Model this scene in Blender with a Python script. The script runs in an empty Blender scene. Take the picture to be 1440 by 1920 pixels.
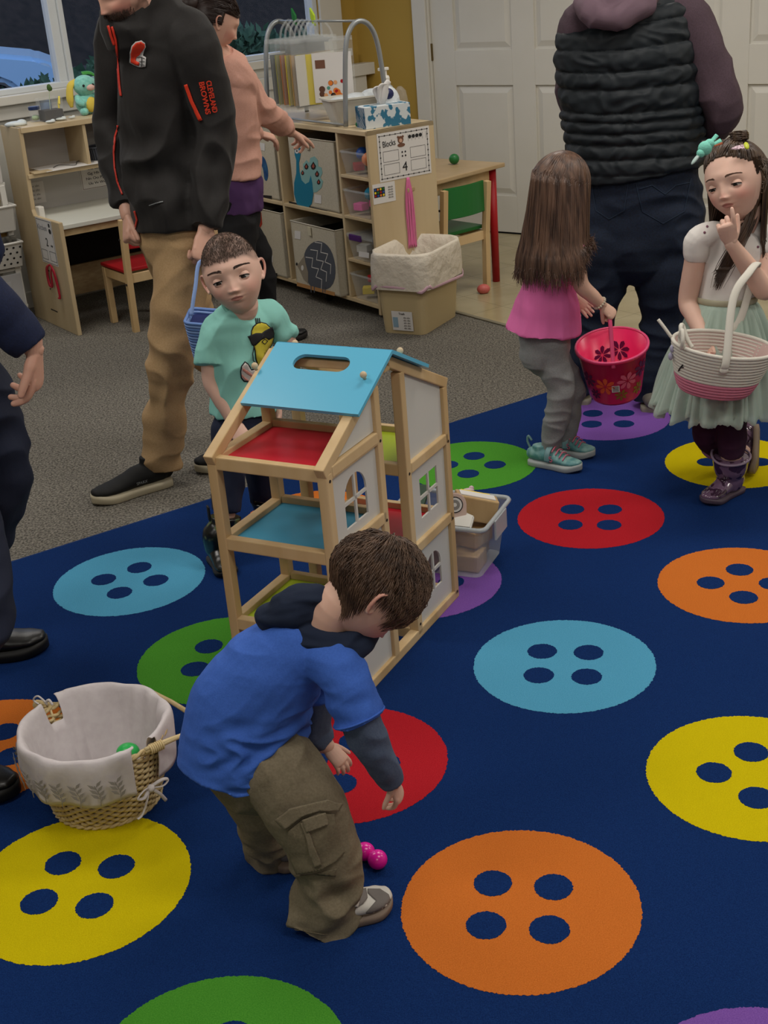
import bpy, bmesh, math, random
from mathutils import Vector, Matrix, noise
from mathutils.bvhtree import BVHTree
random.seed(7)
R = math.radians
V = Vector
scene = bpy.context.scene
COL = scene.collection
# ------------------------------------------------------------------ camera
CAMZ = 1.7
FPX = 2417.86
pitch, roll = R(23.668), R(-4.763)
_fw = V((0, math.cos(pitch), -math.sin(pitch)))
_up0 = V((0, math.sin(pitch), math.cos(pitch)))
_rt0 = V((1, 0, 0))
_rt = _rt0 * math.cos(roll) + _up0 * math.sin(roll)
_up = -_rt0 * math.sin(roll) + _up0 * math.cos(roll)
cam_d = bpy.data.cameras.new('camera')
cam = bpy.data.objects.new('camera', cam_d)
COL.objects.link(cam)
cam.matrix_world = Matrix(((_rt.x, _up.x, -_fw.x, 0), (_rt.y, _up.y, -_fw.y, 0), (_rt.z, _up.z, -_fw.z, CAMZ), (0, 0, 0, 1)))
cam_d.sensor_fit = 'VERTICAL'
cam_d.sensor_height = 24
cam_d.lens = 24 * FPX / 1920
cam_d.clip_start = 0.05
cam_d.clip_end = 200
scene.camera = cam
EYE = V((0, 0, CAMZ))
# ------------------------------------------------------------------ world, lamps, exposure
scene.view_settings.view_transform = 'Standard'
scene.view_settings.look = 'None'
scene.view_settings.gamma = 1
scene.view_settings.use_curve_mapping = False
scene.view_settings.exposure = 0.85
world = bpy.data.worlds.new('world')
scene.world = world
world.use_nodes = True
bg = world.node_tree.nodes['Background']
bg.inputs[0].default_value = (0.30, 0.38, 0.55, 1)
bg.inputs[1].default_value = 1.25
LAMPS = [(-1.6, 1.2), (0.9, 1.2), (-1.6, 3.6), (0.9, 3.6), (-1.6, 6.0), (0.9, 6.0), (3.2, 2.4), (3.2, 4.8), (-0.3, -1.4)]
LAMP_POWER = 13.0
def light(name, loc, sx, sy, power, color):
 ld = bpy.data.lights.new(name, 'AREA')
 ld.shape = 'RECTANGLE'
 ld.size, ld.size_y = sx, sy
 ld.energy = power
 ld.color = color
 o = bpy.data.objects.new(name, ld)
 o.location = loc
 COL.objects.link(o)
 return o
for lx, ly in LAMPS:
 light('ceiling_lamp_light', (lx, ly, 2.66), 1.15, 0.55, LAMP_POWER, (1.0, 0.95, 0.88))
# ------------------------------------------------------------------ helpers
def lerp(a, b, t): return a + (b - a) * t
def srgb(c):
 if isinstance(c, str):
  c = tuple(int(c[i:i + 2], 16) / 255 for i in (0, 2, 4))
 return tuple((x / 12.92 if x <= 0.04045 else ((x + 0.055) / 1.055) ** 2.4) for x in c) + (1,)
_mats = {}
def mat(name, color=None, rough=0.6, c2=None, scale=30, detail=4, bump=0.0, bscale=None, stretch=None, spec=0.4, metal=0.0,
  trans=0.0, alpha=1.0, sheen=0.0, attr=None, sss=0.0, fac=0.5, coat=0.0, emit=0.0, kind='noise', bdist=0.002, crisp=None):
 if name in _mats: return _mats[name]
 m = bpy.data.materials.new(name)
 m.use_nodes = True
 nt = m.node_tree
 N = nt.nodes
 L = nt.links
 b = N['Principled BSDF']
 c = srgb(color) if color else (0.5, 0.5, 0.5, 1)
 b.inputs['Base Color'].default_value = c
 b.inputs['Roughness'].default_value = rough
 b.inputs['Specular IOR Level'].default_value = spec
 b.inputs['Metallic'].default_value = metal
 b.inputs['Transmission Weight'].default_value = trans
 b.inputs['Alpha'].default_value = alpha
 b.inputs['Sheen Weight'].default_value = sheen
 b.inputs['Coat Weight'].default_value = coat
 if sss:
  b.inputs['Subsurface Weight'].default_value = sss
  b.inputs['Subsurface Radius'].default_value = (0.008, 0.003, 0.0015)
  b.inputs['Subsurface Scale'].default_value = 1.0
 if emit:
  b.inputs['Emission Color'].default_value = c
  b.inputs['Emission Strength'].default_value = emit
 tc = N.new('ShaderNodeTexCoord')
 mp = N.new('ShaderNodeMapping')
 L.new(tc.outputs['Object'], mp.inputs[0])
 if stretch: mp.inputs['Scale'].default_value = stretch
 base_out = None
 if attr:
  at_ = N.new('ShaderNodeAttribute')
  at_.attribute_name = attr
  base_out = at_.outputs['Color']
 if c2:
  if kind == 'wave':
   t = N.new('ShaderNodeTexWave'); t.inputs['Scale'].default_value = scale; t.inputs['Distortion'].default_value = 6
   t.inputs['Detail'].default_value = detail
   out = t.outputs['Fac']
  elif kind == 'voronoi':
   t = N.new('ShaderNodeTexVoronoi'); t.inputs['Scale'].default_value = scale
   out = t.outputs['Color']
  else:
   t = N.new('ShaderNodeTexNoise'); t.inputs['Scale'].default_value = scale; t.inputs['Detail'].default_value = detail
   out = t.outputs['Fac']
  L.new(mp.outputs[0], t.inputs['Vector'])
  rp = N.new('ShaderNodeValToRGB')
  lo, hi = crisp if crisp else (0.35, 0.65)
  rp.color_ramp.elements[0].position = lo
  rp.color_ramp.elements[1].position = hi
  rp.color_ramp.elements[0].color = c
  rp.color_ramp.elements[1].color = srgb(c2)
  L.new(out, rp.inputs[0])
  base_out = rp.outputs[0]
 if base_out: L.new(base_out, b.inputs['Base Color'])
 if bump:
  t2 = N.new('ShaderNodeTexNoise'); t2.inputs['Scale'].default_value = bscale or scale; t2.inputs['Detail'].default_value = 5
  L.new(mp.outputs[0], t2.inputs['Vector'])
  bp = N.new('ShaderNodeBump'); bp.inputs['Strength'].default_value = bump; bp.inputs['Distance'].default_value = bdist
  L.new(t2.outputs['Fac'], bp.inputs['Height'])
  L.new(bp.outputs[0], b.inputs['Normal'])
 _mats[name] = m
 return m
def ray(x, y):
 return (_fw + _rt * ((x - 720) / FPX) - _up * ((y - 960) / FPX))
def at(x, y, Y):
 d = ray(x, y)
 return EYE + d * (Y / d.y)
def gz(x, y, z=0.0):
 d = ray(x, y)
 return EYE + d * ((z - CAMZ) / d.z)
class Plane:
 """a real plane in the room: origin, two unit axes"""
 def __init__(s, o, ax, ay):
  s.o, s.ax, s.ay = V(o), V(ax).normalized(), V(ay).normalized()
  s.n = s.ax.cross(s.ay).normalized()
  if s.n.dot(EYE - s.o) < 0: s.n = -s.n
 def px(s, x, y):
  d = ray(x, y)
  t = (s.o - EYE).dot(s.n) / d.dot(s.n)
  p = EYE + d * t - s.o
  return (p.dot(s.ax), p.dot(s.ay))
 def P(s, a, b, off=0.0):
  return s.o + s.ax * a + s.ay * b + s.n * off
def adir(deg): return V((math.cos(R(deg)), math.sin(R(deg)), 0))
Z = V((0, 0, 1))
def vplane(x, y, deg): return Plane((x, y, 0), adir(deg), Z)
def empty(name, loc):
 o = bpy.data.objects.new(name, None)
 o.location = loc
 o.empty_display_size = 0.05
 COL.objects.link(o)
 return o
def tag(o, label=None, cat=None, group=None, kind=None):
 if label: o['label'] = label
 if cat: o['category'] = cat
 if group: o['group'] = group
 if kind: o['kind'] = kind
 return o
def thing(name, loc, label, cat, group=None):
 return tag(empty(name, loc), label, cat, group)
def wloc(o):
 v = V((0, 0, 0))
 while o is not None:
  v += o.location
  o = o.parent
 return v
def link_mesh(name, me, mats, parent=None, smooth=False):
 """verts are in world coordinates; top-level meshes get their origin at their base centre"""
 if not isinstance(mats, (list, tuple)): mats = [mats]
 o = bpy.data.objects.new(name, me)
 for m in mats: me.materials.append(m)
 if parent is not None:
  o.parent = parent
  off = wloc(parent)
 else:
  n = len(me.vertices)
  xs = [v.co.x for v in me.vertices]; ys = [v.co.y for v in me.vertices]; zs = [v.co.z for v in me.vertices]
  off = V(((min(xs) + max(xs)) / 2, (min(ys) + max(ys)) / 2, min(zs)))
  o.location = off
 me.transform(Matrix.Translation(-off))
 if smooth:
  me.polygons.foreach_set('use_smooth', [True] * len(me.polygons))
 COL.objects.link(o)
 return o
class MB:
 def __init__(s): s.bm = bmesh.new(); s.mi = 0; s.smooth = False
 def _fin(s, faces):
  for f in faces: f.material_index = s.mi; f.smooth = s.smooth
 def box(s, c, size, ax=None, ay=None, az=None, bev=0.0):
  """c centre, size along ax, ay, az"""
  ax = V(ax) if ax else V((1, 0, 0)); az = V(az) if az else Z
  ay = V(ay) if ay else az.cross(ax)
  c = V(c)
  t = bmesh.new()
  bmesh.ops.create_cube(t, size=1)
  bmesh.ops.scale(t, vec=size, verts=t.verts)
  if bev > 0: bmesh.ops.bevel(t, geom=t.edges[:], offset=min(bev, min(size) * 0.45), segments=2, affect='EDGES', profile=0.6)
  for v in t.verts: v.co = c + ax * v.co.x + ay * v.co.y + az * v.co.z
  s._merge(t)
  return s
 def _merge(s, t):
  vm = {}
  for v in t.verts: vm[v] = s.bm.verts.new(v.co)
  fs = []
  for f in t.faces:
   try: fs.append(s.bm.faces.new([vm[v] for v in f.verts]))
   except ValueError: pass
  s._fin(fs)
  t.free()
 def prism(s, pts, d, bev=0.0):
  """pts: 3-D outline, extruded by vector d"""
  t = bmesh.new()
  a = [t.verts.new(p) for p in pts]
  b = [t.verts.new(V(p) + V(d)) for p in pts]
  n = len(a)
  f1 = t.faces.new(a); f2 = t.faces.new(b[::-1])
  for i in range(n): t.faces.new([a[i], b[i], b[(i + 1) % n], a[(i + 1) % n]])
  bmesh.ops.recalc_face_normals(t, faces=t.faces)
  if bev > 0: bmesh.ops.bevel(t, geom=t.edges[:], offset=bev, segments=2, affect='EDGES')
  bmesh.ops.triangulate(t, faces=[f for f in t.faces if len(f.verts) > 4])
  s._merge(t)
  return s
 def tube(s, pts, r, seg=10, closed=False, sub=0, r2=None, cap=True, flat=None, side=None):
  pts = [V(p) for p in pts]
  rad = r if isinstance(r, (list, tuple)) else [r] * len(pts)
  if sub: pts, rad = crom(pts, rad, sub, closed)
  n = len(pts)
  sm = s.smooth
  ref = V(side) if side else None
  rings = []
  prev = None
  for i in range(n):
   if closed: t = pts[(i + 1) % n] - pts[i - 1]
   else: t = pts[min(i + 1, n - 1)] - pts[max(i - 1, 0)]
   if t.length < 1e-9: t = V((0, 0, 1))
   t.normalize()
   if ref is not None: u = ref - t * ref.dot(t)
   elif prev is None: u = t.orthogonal()
   else: u = prev - t * prev.dot(t)
   if u.length < 1e-6: u = t.orthogonal()
   u.normalize(); prev = u
   w = t.cross(u)
   k = flat if flat else 1.0
   rings.append([s.bm.verts.new(pts[i] + u * (rad[i] * math.cos(a)) + w * (rad[i] * k * math.sin(a))) for a in [2 * math.pi * j / seg for j in range(seg)]])
  fs = []
  m = n if closed else n - 1
  for i in range(m):
   A, B = rings[i], rings[(i + 1) % n]
   for j in range(seg):
    fs.append(s.bm.faces.new([A[j], A[(j + 1) % seg], B[(j + 1) % seg], B[j]]))
  if not closed and cap:
   fs.append(s.bm.faces.new(rings[0][::-1])); fs.append(s.bm.faces.new(rings[-1]))
  s._fin(fs)
  return s
 def cyl(s, a, b, r, r2=None, seg=16):
  return s.tube([a, b], [r, r if r2 is None else r2], seg)
 def lathe(s, c, prof, seg=32, axis=None, sx=1.0, sy=1.0, ux=None, closed=False):
  """prof: (r, h) pairs around axis through c"""
  az = V(axis).normalized() if axis else Z
  u = V(ux) if ux else (V((1, 0, 0)) if abs(az.x) < 0.9 else V((0, 1, 0)))
  u = (u - az * u.dot(az)).normalized(); w = az.cross(u)
  c = V(c)
  rings = []
  for r, h in prof:
   rings.append([s.bm.verts.new(c + az * h + u * (r * sx * math.cos(a)) + w * (r * sy * math.sin(a))) for a in [2 * math.pi * j / seg for j in range(seg)]])
  fs = []
  rng = range(len(prof)) if closed else range(len(prof) - 1)
  for i in rng:
   A, B = rings[i], rings[(i + 1) % len(prof)]
   for j in range(seg): fs.append(s.bm.faces.new([A[j], A[(j + 1) % seg], B[(j + 1) % seg], B[j]]))
  if not closed:
   fs.append(s.bm.faces.new(rings[0][::-1])); fs.append(s.bm.faces.new(rings[-1]))
  s._fin(fs)
  return s
 def ball(s, c, r, seg=24, sc=(1, 1, 1), ax=None, ay=None, az=None):
  ax = V(ax) if ax else V((1, 0, 0)); ay = V(ay) if ay else V((0, 1, 0)); az = V(az) if az else Z
  t = bmesh.new()
  bmesh.ops.create_uvsphere(t, u_segments=seg, v_segments=max(8, seg // 2), radius=r)
  for v in t.verts: v.co = V(c) + ax * v.co.x * sc[0] + ay * v.co.y * sc[1] + az * v.co.z * sc[2]
  s._merge(t)
  return s
 def shape(s, pl, pts, th=0.0008, off=0.0004):
  """a flat outline on plane pl, with its own thickness"""
  P = [pl.P(a, b, off) for a, b in pts]
  return s.prism(P, pl.n * th)
 def shape_px(s, pl, pts, th=0.0008, off=0.0004):
  return s.shape(pl, [pl.px(x, y) for x, y in pts], th, off)
 def build(s, name, mats, parent=None, smooth=None):
  me = bpy.data.meshes.new(name)
  bmesh.ops.recalc_face_normals(s.bm, faces=s.bm.faces)
  s.bm.to_mesh(me); s.bm.free()
  return link_mesh(name, me, mats, parent, bool(smooth))
def crom(pts, rad, sub, closed=False):
 n = len(pts)
 out, ro = [], []
 m = n if closed else n - 1
 for i in range(m):
  if closed: p0, p1, p2, p3 = pts[i - 1], pts[i], pts[(i + 1) % n], pts[(i + 2) % n]; a, b = rad[i], rad[(i + 1) % n]
  else: p0, p1, p2, p3 = pts[max(i - 1, 0)], pts[i], pts[i + 1], pts[min(i + 2, n - 1)]; a, b = rad[i], rad[i + 1]
  for k in range(sub):
   t = k / sub
   t2, t3 = t * t, t * t * t
   out.append(0.5 * ((2 * p1) + (p2 - p0) * t + (2 * p0 - 5 * p1 + 4 * p2 - p3) * t2 + (3 * p1 - p0 - 3 * p2 + p3) * t3))
   s_ = t2 * (3 - 2 * t)
   ro.append(a * (1 - s_) + b * s_)
 if not closed: out.append(pts[-1]); ro.append(rad[-1])
 return out, ro
def rrect(w, h, r, n=4, cx=0, cy=0):
 pts = []
 for qx, qy, a0 in ((w / 2 - r, h / 2 - r, 0), (-w / 2 + r, h / 2 - r, 90), (-w / 2 + r, -h / 2 + r, 180), (w / 2 - r, -h / 2 + r, 270)):
  for i in range(n + 1):
   a = R(a0 + 90 * i / n)
   pts.append((cx + qx + r * math.cos(a), cy + qy + r * math.sin(a)))
 return pts
def circ(cx, cy, r, n=20, ry=None):
 return [(cx + r * math.cos(2 * math.pi * i / n), cy + (ry or r) * math.sin(2 * math.pi * i / n)) for i in range(n)]
def text(s, size, pl, a, b, m, parent, name='lettering', th=0.0006, off=0.0006, bold=0.0, rot=0.0, sx=1.0):
 c = bpy.data.curves.new(name, 'FONT')
 c.body = s; c.size = size; c.extrude = th; c.offset = bold
 c.align_x = 'CENTER'; c.align_y = 'CENTER'
 t = bpy.data.objects.new(name, c)
 COL.objects.link(t)
 dg = bpy.context.evaluated_depsgraph_get()
 me = bpy.data.meshes.new_from_object(t.evaluated_get(dg))
 bpy.data.objects.remove(t)
 ax, ay = pl.ax, pl.ay
 # read left to right as seen from the camera
 if ax.dot(_rt) < 0 and abs(pl.ax.z) < 0.5: ax = -ax
 cr, sr = math.cos(rot), math.sin(rot)
 for v in me.vertices:
  x, y = v.co.x * sx, v.co.y
  x, y = x * cr - y * sr, x * sr + y * cr
  v.co = pl.P(a, b, off + th) + ax * x + ay * y + pl.n * v.co.z
 me.materials.clear()
 return link_mesh(name, me, m, parent)
# ------------------------------------------------------------------ materials
M = dict(
 wood=mat('birch ply', 'B7A27E', 0.45, c2='C6B390', scale=6, detail=6, stretch=(1, 1, 0.12)),
 wood_edge=mat('birch edge', 'A98F66', 0.5, c2='BBA47B', scale=20, stretch=(1, 1, 3)),
 pine=mat('pine', 'C2A272', 0.5, c2='D4B88C', scale=9, detail=5, stretch=(1, 1, 0.15), bump=0.05),
 white=mat('white laminate', 'CFCDC6', 0.4),
 paint_white=mat('white paint', 'C9C6BC', 0.45, c2='CDCAC1', scale=3, bump=0.03, bscale=60),
 wall=mat('white wall', 'BDBAB0', 0.8, bump=0.05, bscale=180),
 wall_yellow=mat('ochre wall', 'A98A3C', 0.75, bump=0.08, bscale=180),
 ceil=mat('ceiling', 'CFCDC6', 0.9, bump=0.2, bscale=90),
 black=mat('black plastic', '141414', 0.5),
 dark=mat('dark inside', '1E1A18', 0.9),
 paper=mat('paper', 'D2CFCB', 0.7),
 ink=mat('ink', '1C1C1E', 0.7),
 plastic_clear=mat('clear plastic', 'E4E8EA', 0.15, alpha=0.12, spec=0.6),
 plastic_milky=mat('milky plastic', 'D5DADA', 0.3, alpha=0.16, spec=0.5),
 plastic_white=mat('white plastic', 'D4D1C8', 0.4),
 red=mat('red paint', 'A3121C', 0.4), green=mat('green paint', '1E6B32', 0.4), blue=mat('blue paint', '1E4FA0', 0.4),
 yellow=mat('yellow paint', 'E0C822', 0.5), orange=mat('orange paint', 'D9762A', 0.5), pink=mat('pink paint', 'D9579A', 0.5),
 teal=mat('teal felt', '12708C', 0.9), navy=mat('navy felt', '1C3A78', 0.9), grey_metal=mat('grey metal', '8D9192', 0.35, metal=0.3),
)
# ------------------------------------------------------------------ room
WA = 38.5     # direction of the window wall
DA = 141.0    # direction of the door wall
WP = vplane(-1.9, 7.1, WA)
DP = vplane(0.511, 8.324, DA)
def isect(P1, d1, P2, d2):
 den = d1.x * d2.y - d1.y * d2.x
 t = ((P2 - P1).x * d2.y - (P2 - P1).y * d2.x) / den
 return P1 + d1 * t
corner = isect(WP.o, WP.ax, DP.o, DP.ax)
cw = (corner - WP.o).dot(WP.ax)     # along window wall
cd = (corner - DP.o).dot(DP.ax)     # along door wall (towards the corner is +)
CH = 2.7
wl = -4.2       # window wall runs from here
dr = -6.0       # door wall runs to here
pA = WP.P(wl, 0); pC = corner.copy(); pB = DP.P(dr, 0)
pD = pB + adir(DA - 90 + 180) * 9.5; pE = pA + adir(WA - 90) * 9.2
pD = V((pB.x - 3.2, -3.2, 0)); pE = V((pA.x - 0.0, -3.2, 0))
def floor_poly(name, pts, z, m, kind='structure'):
 mb = MB(); mb.prism([V((p[0], p[1], z - 0.03)) for p in pts], (0, 0, 0.03))
 o = mb.build(name, m); tag(o, kind=kind); return o
carpet = mat('grey carpet', '45423D', 0.95, c2='8A857B', scale=130, detail=7, bump=1.0, bscale=170, bdist=0.005, crisp=(0.36, 0.66), spec=0.1)
floor = floor_poly('floor', [pA, pC, pB, pD, pE], 0.0, carpet)
def tile_mat():
 m = mat('beige vinyl tile', '9C8F6C', 0.22, c2='AA9E7C', scale=5, detail=8, spec=0.5)
 nt = m.node_tree
 N, L = nt.nodes, nt.links
 b = N['Principled BSDF']
 tc = N.new('ShaderNodeTexCoord'); mp = N.new('ShaderNodeMapping'); mp.inputs['Rotation'].default_value = (0, 0, R(-34))
 L.new(tc.outputs['Object'], mp.inputs[0])
 br = N.new('ShaderNodeTexBrick'); br.offset = 0; br.inputs['Scale'].default_value = 1.0
 br.inputs['Brick Width'].default_value = 0.305; br.inputs['Row Height'].default_value = 0.305; br.inputs['Mortar Size'].default_value = 0.0015
 br.inputs['Color1'].default_value = (1, 1, 1, 1); br.inputs['Color2'].default_value = (0.93, 0.93, 0.92, 1); br.inputs['Mortar'].default_value = (0.5, 0.48, 0.44, 1)
 L.new(mp.outputs[0], br.inputs[0])
 mx = N.new('ShaderNodeMixRGB'); mx.blend_type = 'MULTIPLY'; mx.inputs[0].default_value = 1
 src = b.inputs['Base Color'].links[0].from_socket
 L.new(src, mx.inputs[1]); L.new(br.outputs[0], mx.inputs[2]); L.new(mx.outputs[0], b.inputs['Base Color'])
 return m
TA = V((0.457, 6.246, 0)); td = adir(-56.1)
tA = TA - td * 1.9
tB = TA + td * 4.6
mb = MB(); mb.prism([tA + Z * 0.0005, corner + Z * 0.0005 - adir(WA) * 0.3, corner + Z * 0.0005, pB + Z * 0.0005, tB + V((1.0, 1.0, 0.0005)), tB + Z * 0.0005], (0, 0, 0.0035))
tag(mb.build('floor_tile', tile_mat()), kind='structure').name = 'floor_2'
# metal-free transition strip between carpet and tile
mb = MB(); mb.box(TA + td * 1.3 + Z * 0.004, (6.2, 0.022, 0.006), ax=td, bev=0.002)
tag(mb.build('trim_1', mat('carpet edge strip', '77715F', 0.7)), kind='structure')
# window wall with its opening
def wall_boxes(mb, pl, t0, t1, z0, z1, th=0.12):
 c = pl.P((t0 + t1) / 2, (z0 + z1) / 2, -th / 2)
 mb.box(c, (t1 - t0, th, z1 - z0), ax=pl.ax)
W0, W1, WZ0, WZ1 = -1.6, 2.24, 1.125, 2.2
mb = MB()
wall_boxes(mb, WP, wl, W0, 0, CH); wall_boxes(mb, WP, W0, W1, 0, WZ0); wall_boxes(mb, WP, W0, W1, WZ1, CH)
mb.mi = 1
wall_boxes(mb, WP, W1, cw + 0.12, 0, CH)
tag(mb.build('wall_window', [M['wall'], M['wall_yellow']]), kind='structure')
# door wall
D_L, D_W = -0.0, 2.62            # double door opening from D_L to D_L-D_W along -ax
mb = MB()
mb.mi = 0
wall_boxes(mb, DP, D_L, cd + 0.12, 0, CH)
wall_boxes(mb, DP, dr, D_L - D_W, 0, CH); wall_boxes(mb, DP, D_L - D_W, D_L, 2.12, CH)
tag(mb.build('wall_door', [M['wall_yellow']]), kind='structure')
def plain_wall(name, a, b, m=M['wall']):
 d = (b - a); L_ = d.length; d.normalize()
 mb = MB(); mb.box((a + b) / 2 + Z * CH / 2 + d.cross(Z) * 0.06 * (1 if d.cross(Z).dot(V((0, 3, 0)) - a) < 0 else -1), (L_ + 0.2, 0.12, CH), ax=d)
 tag(mb.build(name, m), kind='structure')
plain_wall('wall_right', pB, pD); plain_wall('wall_back', pD, pE); plain_wall('wall_left', pE, pA)
mb = MB(); mb.prism([V((p.x, p.y, CH)) for p in (pA, pC, pB, pD, pE)], (0, 0, 0.08))
tag(mb.build('ceiling', M['ceil']), kind='structure')
# ceiling lamps (the fixtures around the area lights)
for i, (lx, ly) in enumerate(LAMPS):
 t = thing('ceiling_light', (lx, ly, 2.7), 'recessed rectangular ceiling light panel above the classroom', 'ceiling light', 'ceiling light panels above the room')
 mb = MB()
 for sx, sy, w, h in ((0, 0.32, 1.3, 0.04), (0, -0.32, 1.3, 0.04), (0.63, 0, 0.04, 0.6), (-0.63, 0, 0.04, 0.6)):
  mb.box((lx + sx, ly + sy, 2.685), (w, h, 0.03))
 mb.build('frame', M['paint_white'], t)
# window frame, panes, sill
wf = MB()
def wbar(mb, t0, t1, z0, z1, d0, d1):
 mb.box(WP.P((t0 + t1) / 2, (z0 + z1) / 2, (d0 + d1) / 2), (t1 - t0, d1 - d0, z1 - z0), ax=WP.ax, bev=0.004)
G0, G1 = 1.155, 2.12
wbar(wf, W0, W1 + 0.0, WZ0, G0, -0.09, -0.01); wbar(wf, W0, W1, G1, WZ1, -0.09, -0.01)
wbar(wf, W0, W0 + 0.06, WZ0, WZ1, -0.09, -0.01); wbar(wf, W1 - 0.035, W1, WZ0, WZ1, -0.09, -0.01)
wbar(wf, 0.455, 0.505, WZ0, WZ1, -0.09, -0.02); wbar(wf, 0.505, 0.535, WZ0, WZ1, -0.07, -0.005)
wfo = wf.build('window_1', mat('window vinyl', 'C6CACB', 0.4)); tag(wfo, kind='structure')
for a, b in ((W0 + 0.05, 0.465), (0.53, W1 - 0.03)):
 mb = MB(); wbar(mb, a, b, G0 - 0.01, G1 + 0.01, -0.062, -0.058)
 mb.build('window_pane', mat('window glass', '10161A', 0.02, alpha=0.08, spec=0.3), wfo)
mb = MB()   # casing and sill
wbar(mb, W0 - 0.09, W1 + 0.17, 1.005, 1.08, 0.0, 0.022); wbar(mb, W0 - 0.1, W1 + 0.2, 1.08, 1.125, 0.0, 0.055)
wbar(mb, W1 + 0.0, W1 + 0.165, 1.125, 2.3, 0.0, 0.022); wbar(mb, W0 - 0.09, W0, 1.125, 2.3, 0.0, 0.022); wbar(mb, W0 - 0.09, W1 + 0.165, 2.2, 2.3, 0.0, 0.022)
mb.build('window_sill', M['paint_white'], wfo)
# radiator-like white ledge box right of the window behind the storage unit
mb = MB(); wbar(mb, 1.45, 2.56, 0.96, 1.03, 0.03, 0.12); wbar(mb, 1.5, 2.5, 0.0, 0.96, 0.03, 0.1)
tag(mb.build('ledge', M['paint_white']), 'white boxed ledge below the window, behind the hanging rack', 'ledge')
# door casing and panelled doors
mb = MB()
def dbar(mb, t0, t1, z0, z1, d0, d1, bev=0.004):
 mb.box(DP.P((t0 + t1) / 2, (z0 + z1) / 2, (d0 + d1) / 2), (abs(t1 - t0), abs(d1 - d0), z1 - z0), ax=DP.ax, bev=bev)
dbar(mb, D_L, D_L + 0.1, 0, 2.2, 0, 0.025); dbar(mb, D_L - D_W - 0.1, D_L - D_W, 0, 2.2, 0, 0.025); dbar(mb, D_L - D_W - 0.1, D_L + 0.1, 2.11, 2.21, 0, 0.025)
dbar(mb, D_L - 0.012, D_L, 0, 2.11, -0.1, 0.01); dbar(mb, D_L - D_W, D_L - D_W + 0.012, 0, 2.11, -0.1, 0.01)
tag(mb.build('trim_2', M['paint_white']), kind='structure')
def door(name, t1, w):
 """t1: the high end along the wall; door runs to t1 - w"""
 t0 = t1 - w
 mb = MB()
 st, mid = 0.165 * w / 1.3, 0.155 * w / 1.3
 pw = (w - 2 * st - mid) / 2
 cols = [(t0 + st, t0 + st + pw), (t1 - st - pw, t1 - st)]
 zs = [(0.235, 0.885), (1.085, 1.70), (1.80, 1.98)]
 # back slab plus frame pieces leave the panels recessed
 dbar(mb, t0, t1, 0.012, 2.10, -0.05, -0.022, 0)
 for a, b in ((t0, cols[0][0]), (cols[0][1], cols[1][0]), (cols[1][1], t1)): dbar(mb, a, b, 0.012, 2.10, -0.03, -0.008, 0.002)
 for c0, c1 in cols:
  zz = [0.012] + [v for z in zs for v in z] + [2.10]
  for k in range(0, len(zz), 2): dbar(mb, c0, c1, zz[k], zz[k + 1], -0.03, -0.008, 0.002)
  for z0, z1 in zs:
   # raised field with sloped edges
   m_ = 0.045
   A = [DP.P(c0 + 0.012, z0 + 0.012, -0.022), DP.P(c1 - 0.012, z0 + 0.012, -0.022), DP.P(c1 - 0.012, z1 - 0.012, -0.022), DP.P(c0 + 0.012, z1 - 0.012, -0.022)]
   B = [DP.P(c0 + m_, z0 + m_, -0.011), DP.P(c1 - m_, z0 + m_, -0.011), DP.P(c1 - m_, z1 - m_, -0.011), DP.P(c0 + m_, z1 - m_, -0.011)]
   va = [mb.bm.verts.new(p) for p in A]; vb = [mb.bm.verts.new(p) for p in B]
   for i in range(4): mb.bm.faces.new([va[i], va[(i + 1) % 4], vb[(i + 1) % 4], vb[i]])
   mb.bm.faces.new(vb)
 o = mb.build(name, M['paint_white']); tag(o, kind='structure')
 return o
d1 = door('door_1', D_L - 0.014, 1.29)
d2 = door('door_2', D_L - 0.014 - 1.295, 1.29)
for z in (0.35, 1.08, 1.85):
 mb = MB(); dbar(mb, D_L - 0.02, D_L - 0.006, z - 0.05, z + 0.05, -0.01, 0.004)
 mb.build('hinge', mat('brass', '6E5D3A', 0.4, metal=0.7), d1)
# dark strip added under the doors: gap shade in its colour, stops light leak
mb = MB(); dbar(mb, D_L - D_W, D_L, -0.03, 0.0045, -0.16, 0.0, 0); tag(mb.build('gap_shade_strip', M['dark']), kind='structure')
mb = MB(); dbar(mb, D_L - D_W - 0.1, D_L + 0.1, -0.05, 2.2, -0.17, -0.121, 0); tag(mb.build('door_light_block', M['dark']), kind='structure')  # added dark backing, unseen behind the doors, keeps outdoor light from leaking in
mb = MB(); dbar(mb, D_L + 0.1, cd, 0.0, 0.09, 0.0, 0.014, 0.002); tag(mb.build('baseboard_door', M['paint_white']), kind='structure')
mb = MB(); wbar(mb, wl, cw, 0.0, 0.09, 0.0, 0.014); tag(mb.build('baseboard_window', M['paint_white']), kind='structure')
# ------------------------------------------------------------------ outside the window
mulch = mat('dusk mulch bank', '0E0B0A', 0.95, c2='241D1A', scale=2.2, detail=10, stretch=(3, 3, 0.5), bump=0.4, bscale=12)
mb = MB(); mb.box(WP.P(0, -0.05, -14) , (60, 26, 0.1), ax=WP.ax)
tag(mb.build('ground', mat('dark asphalt', '17171A', 0.9, c2='24211F', scale=3, detail=8)), kind='structure')
bank_c = WP.P(2, 0, -19)
mb = MB(); mb.prism([WP.P(-26, -0.3, -17), WP.P(30, -0.3, -17), WP.P(30, 5.5, -24), WP.P(-26, 5.5, -24)], WP.n * -0.3)
tag(mb.build('hillside', mulch), kind='structure')
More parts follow.
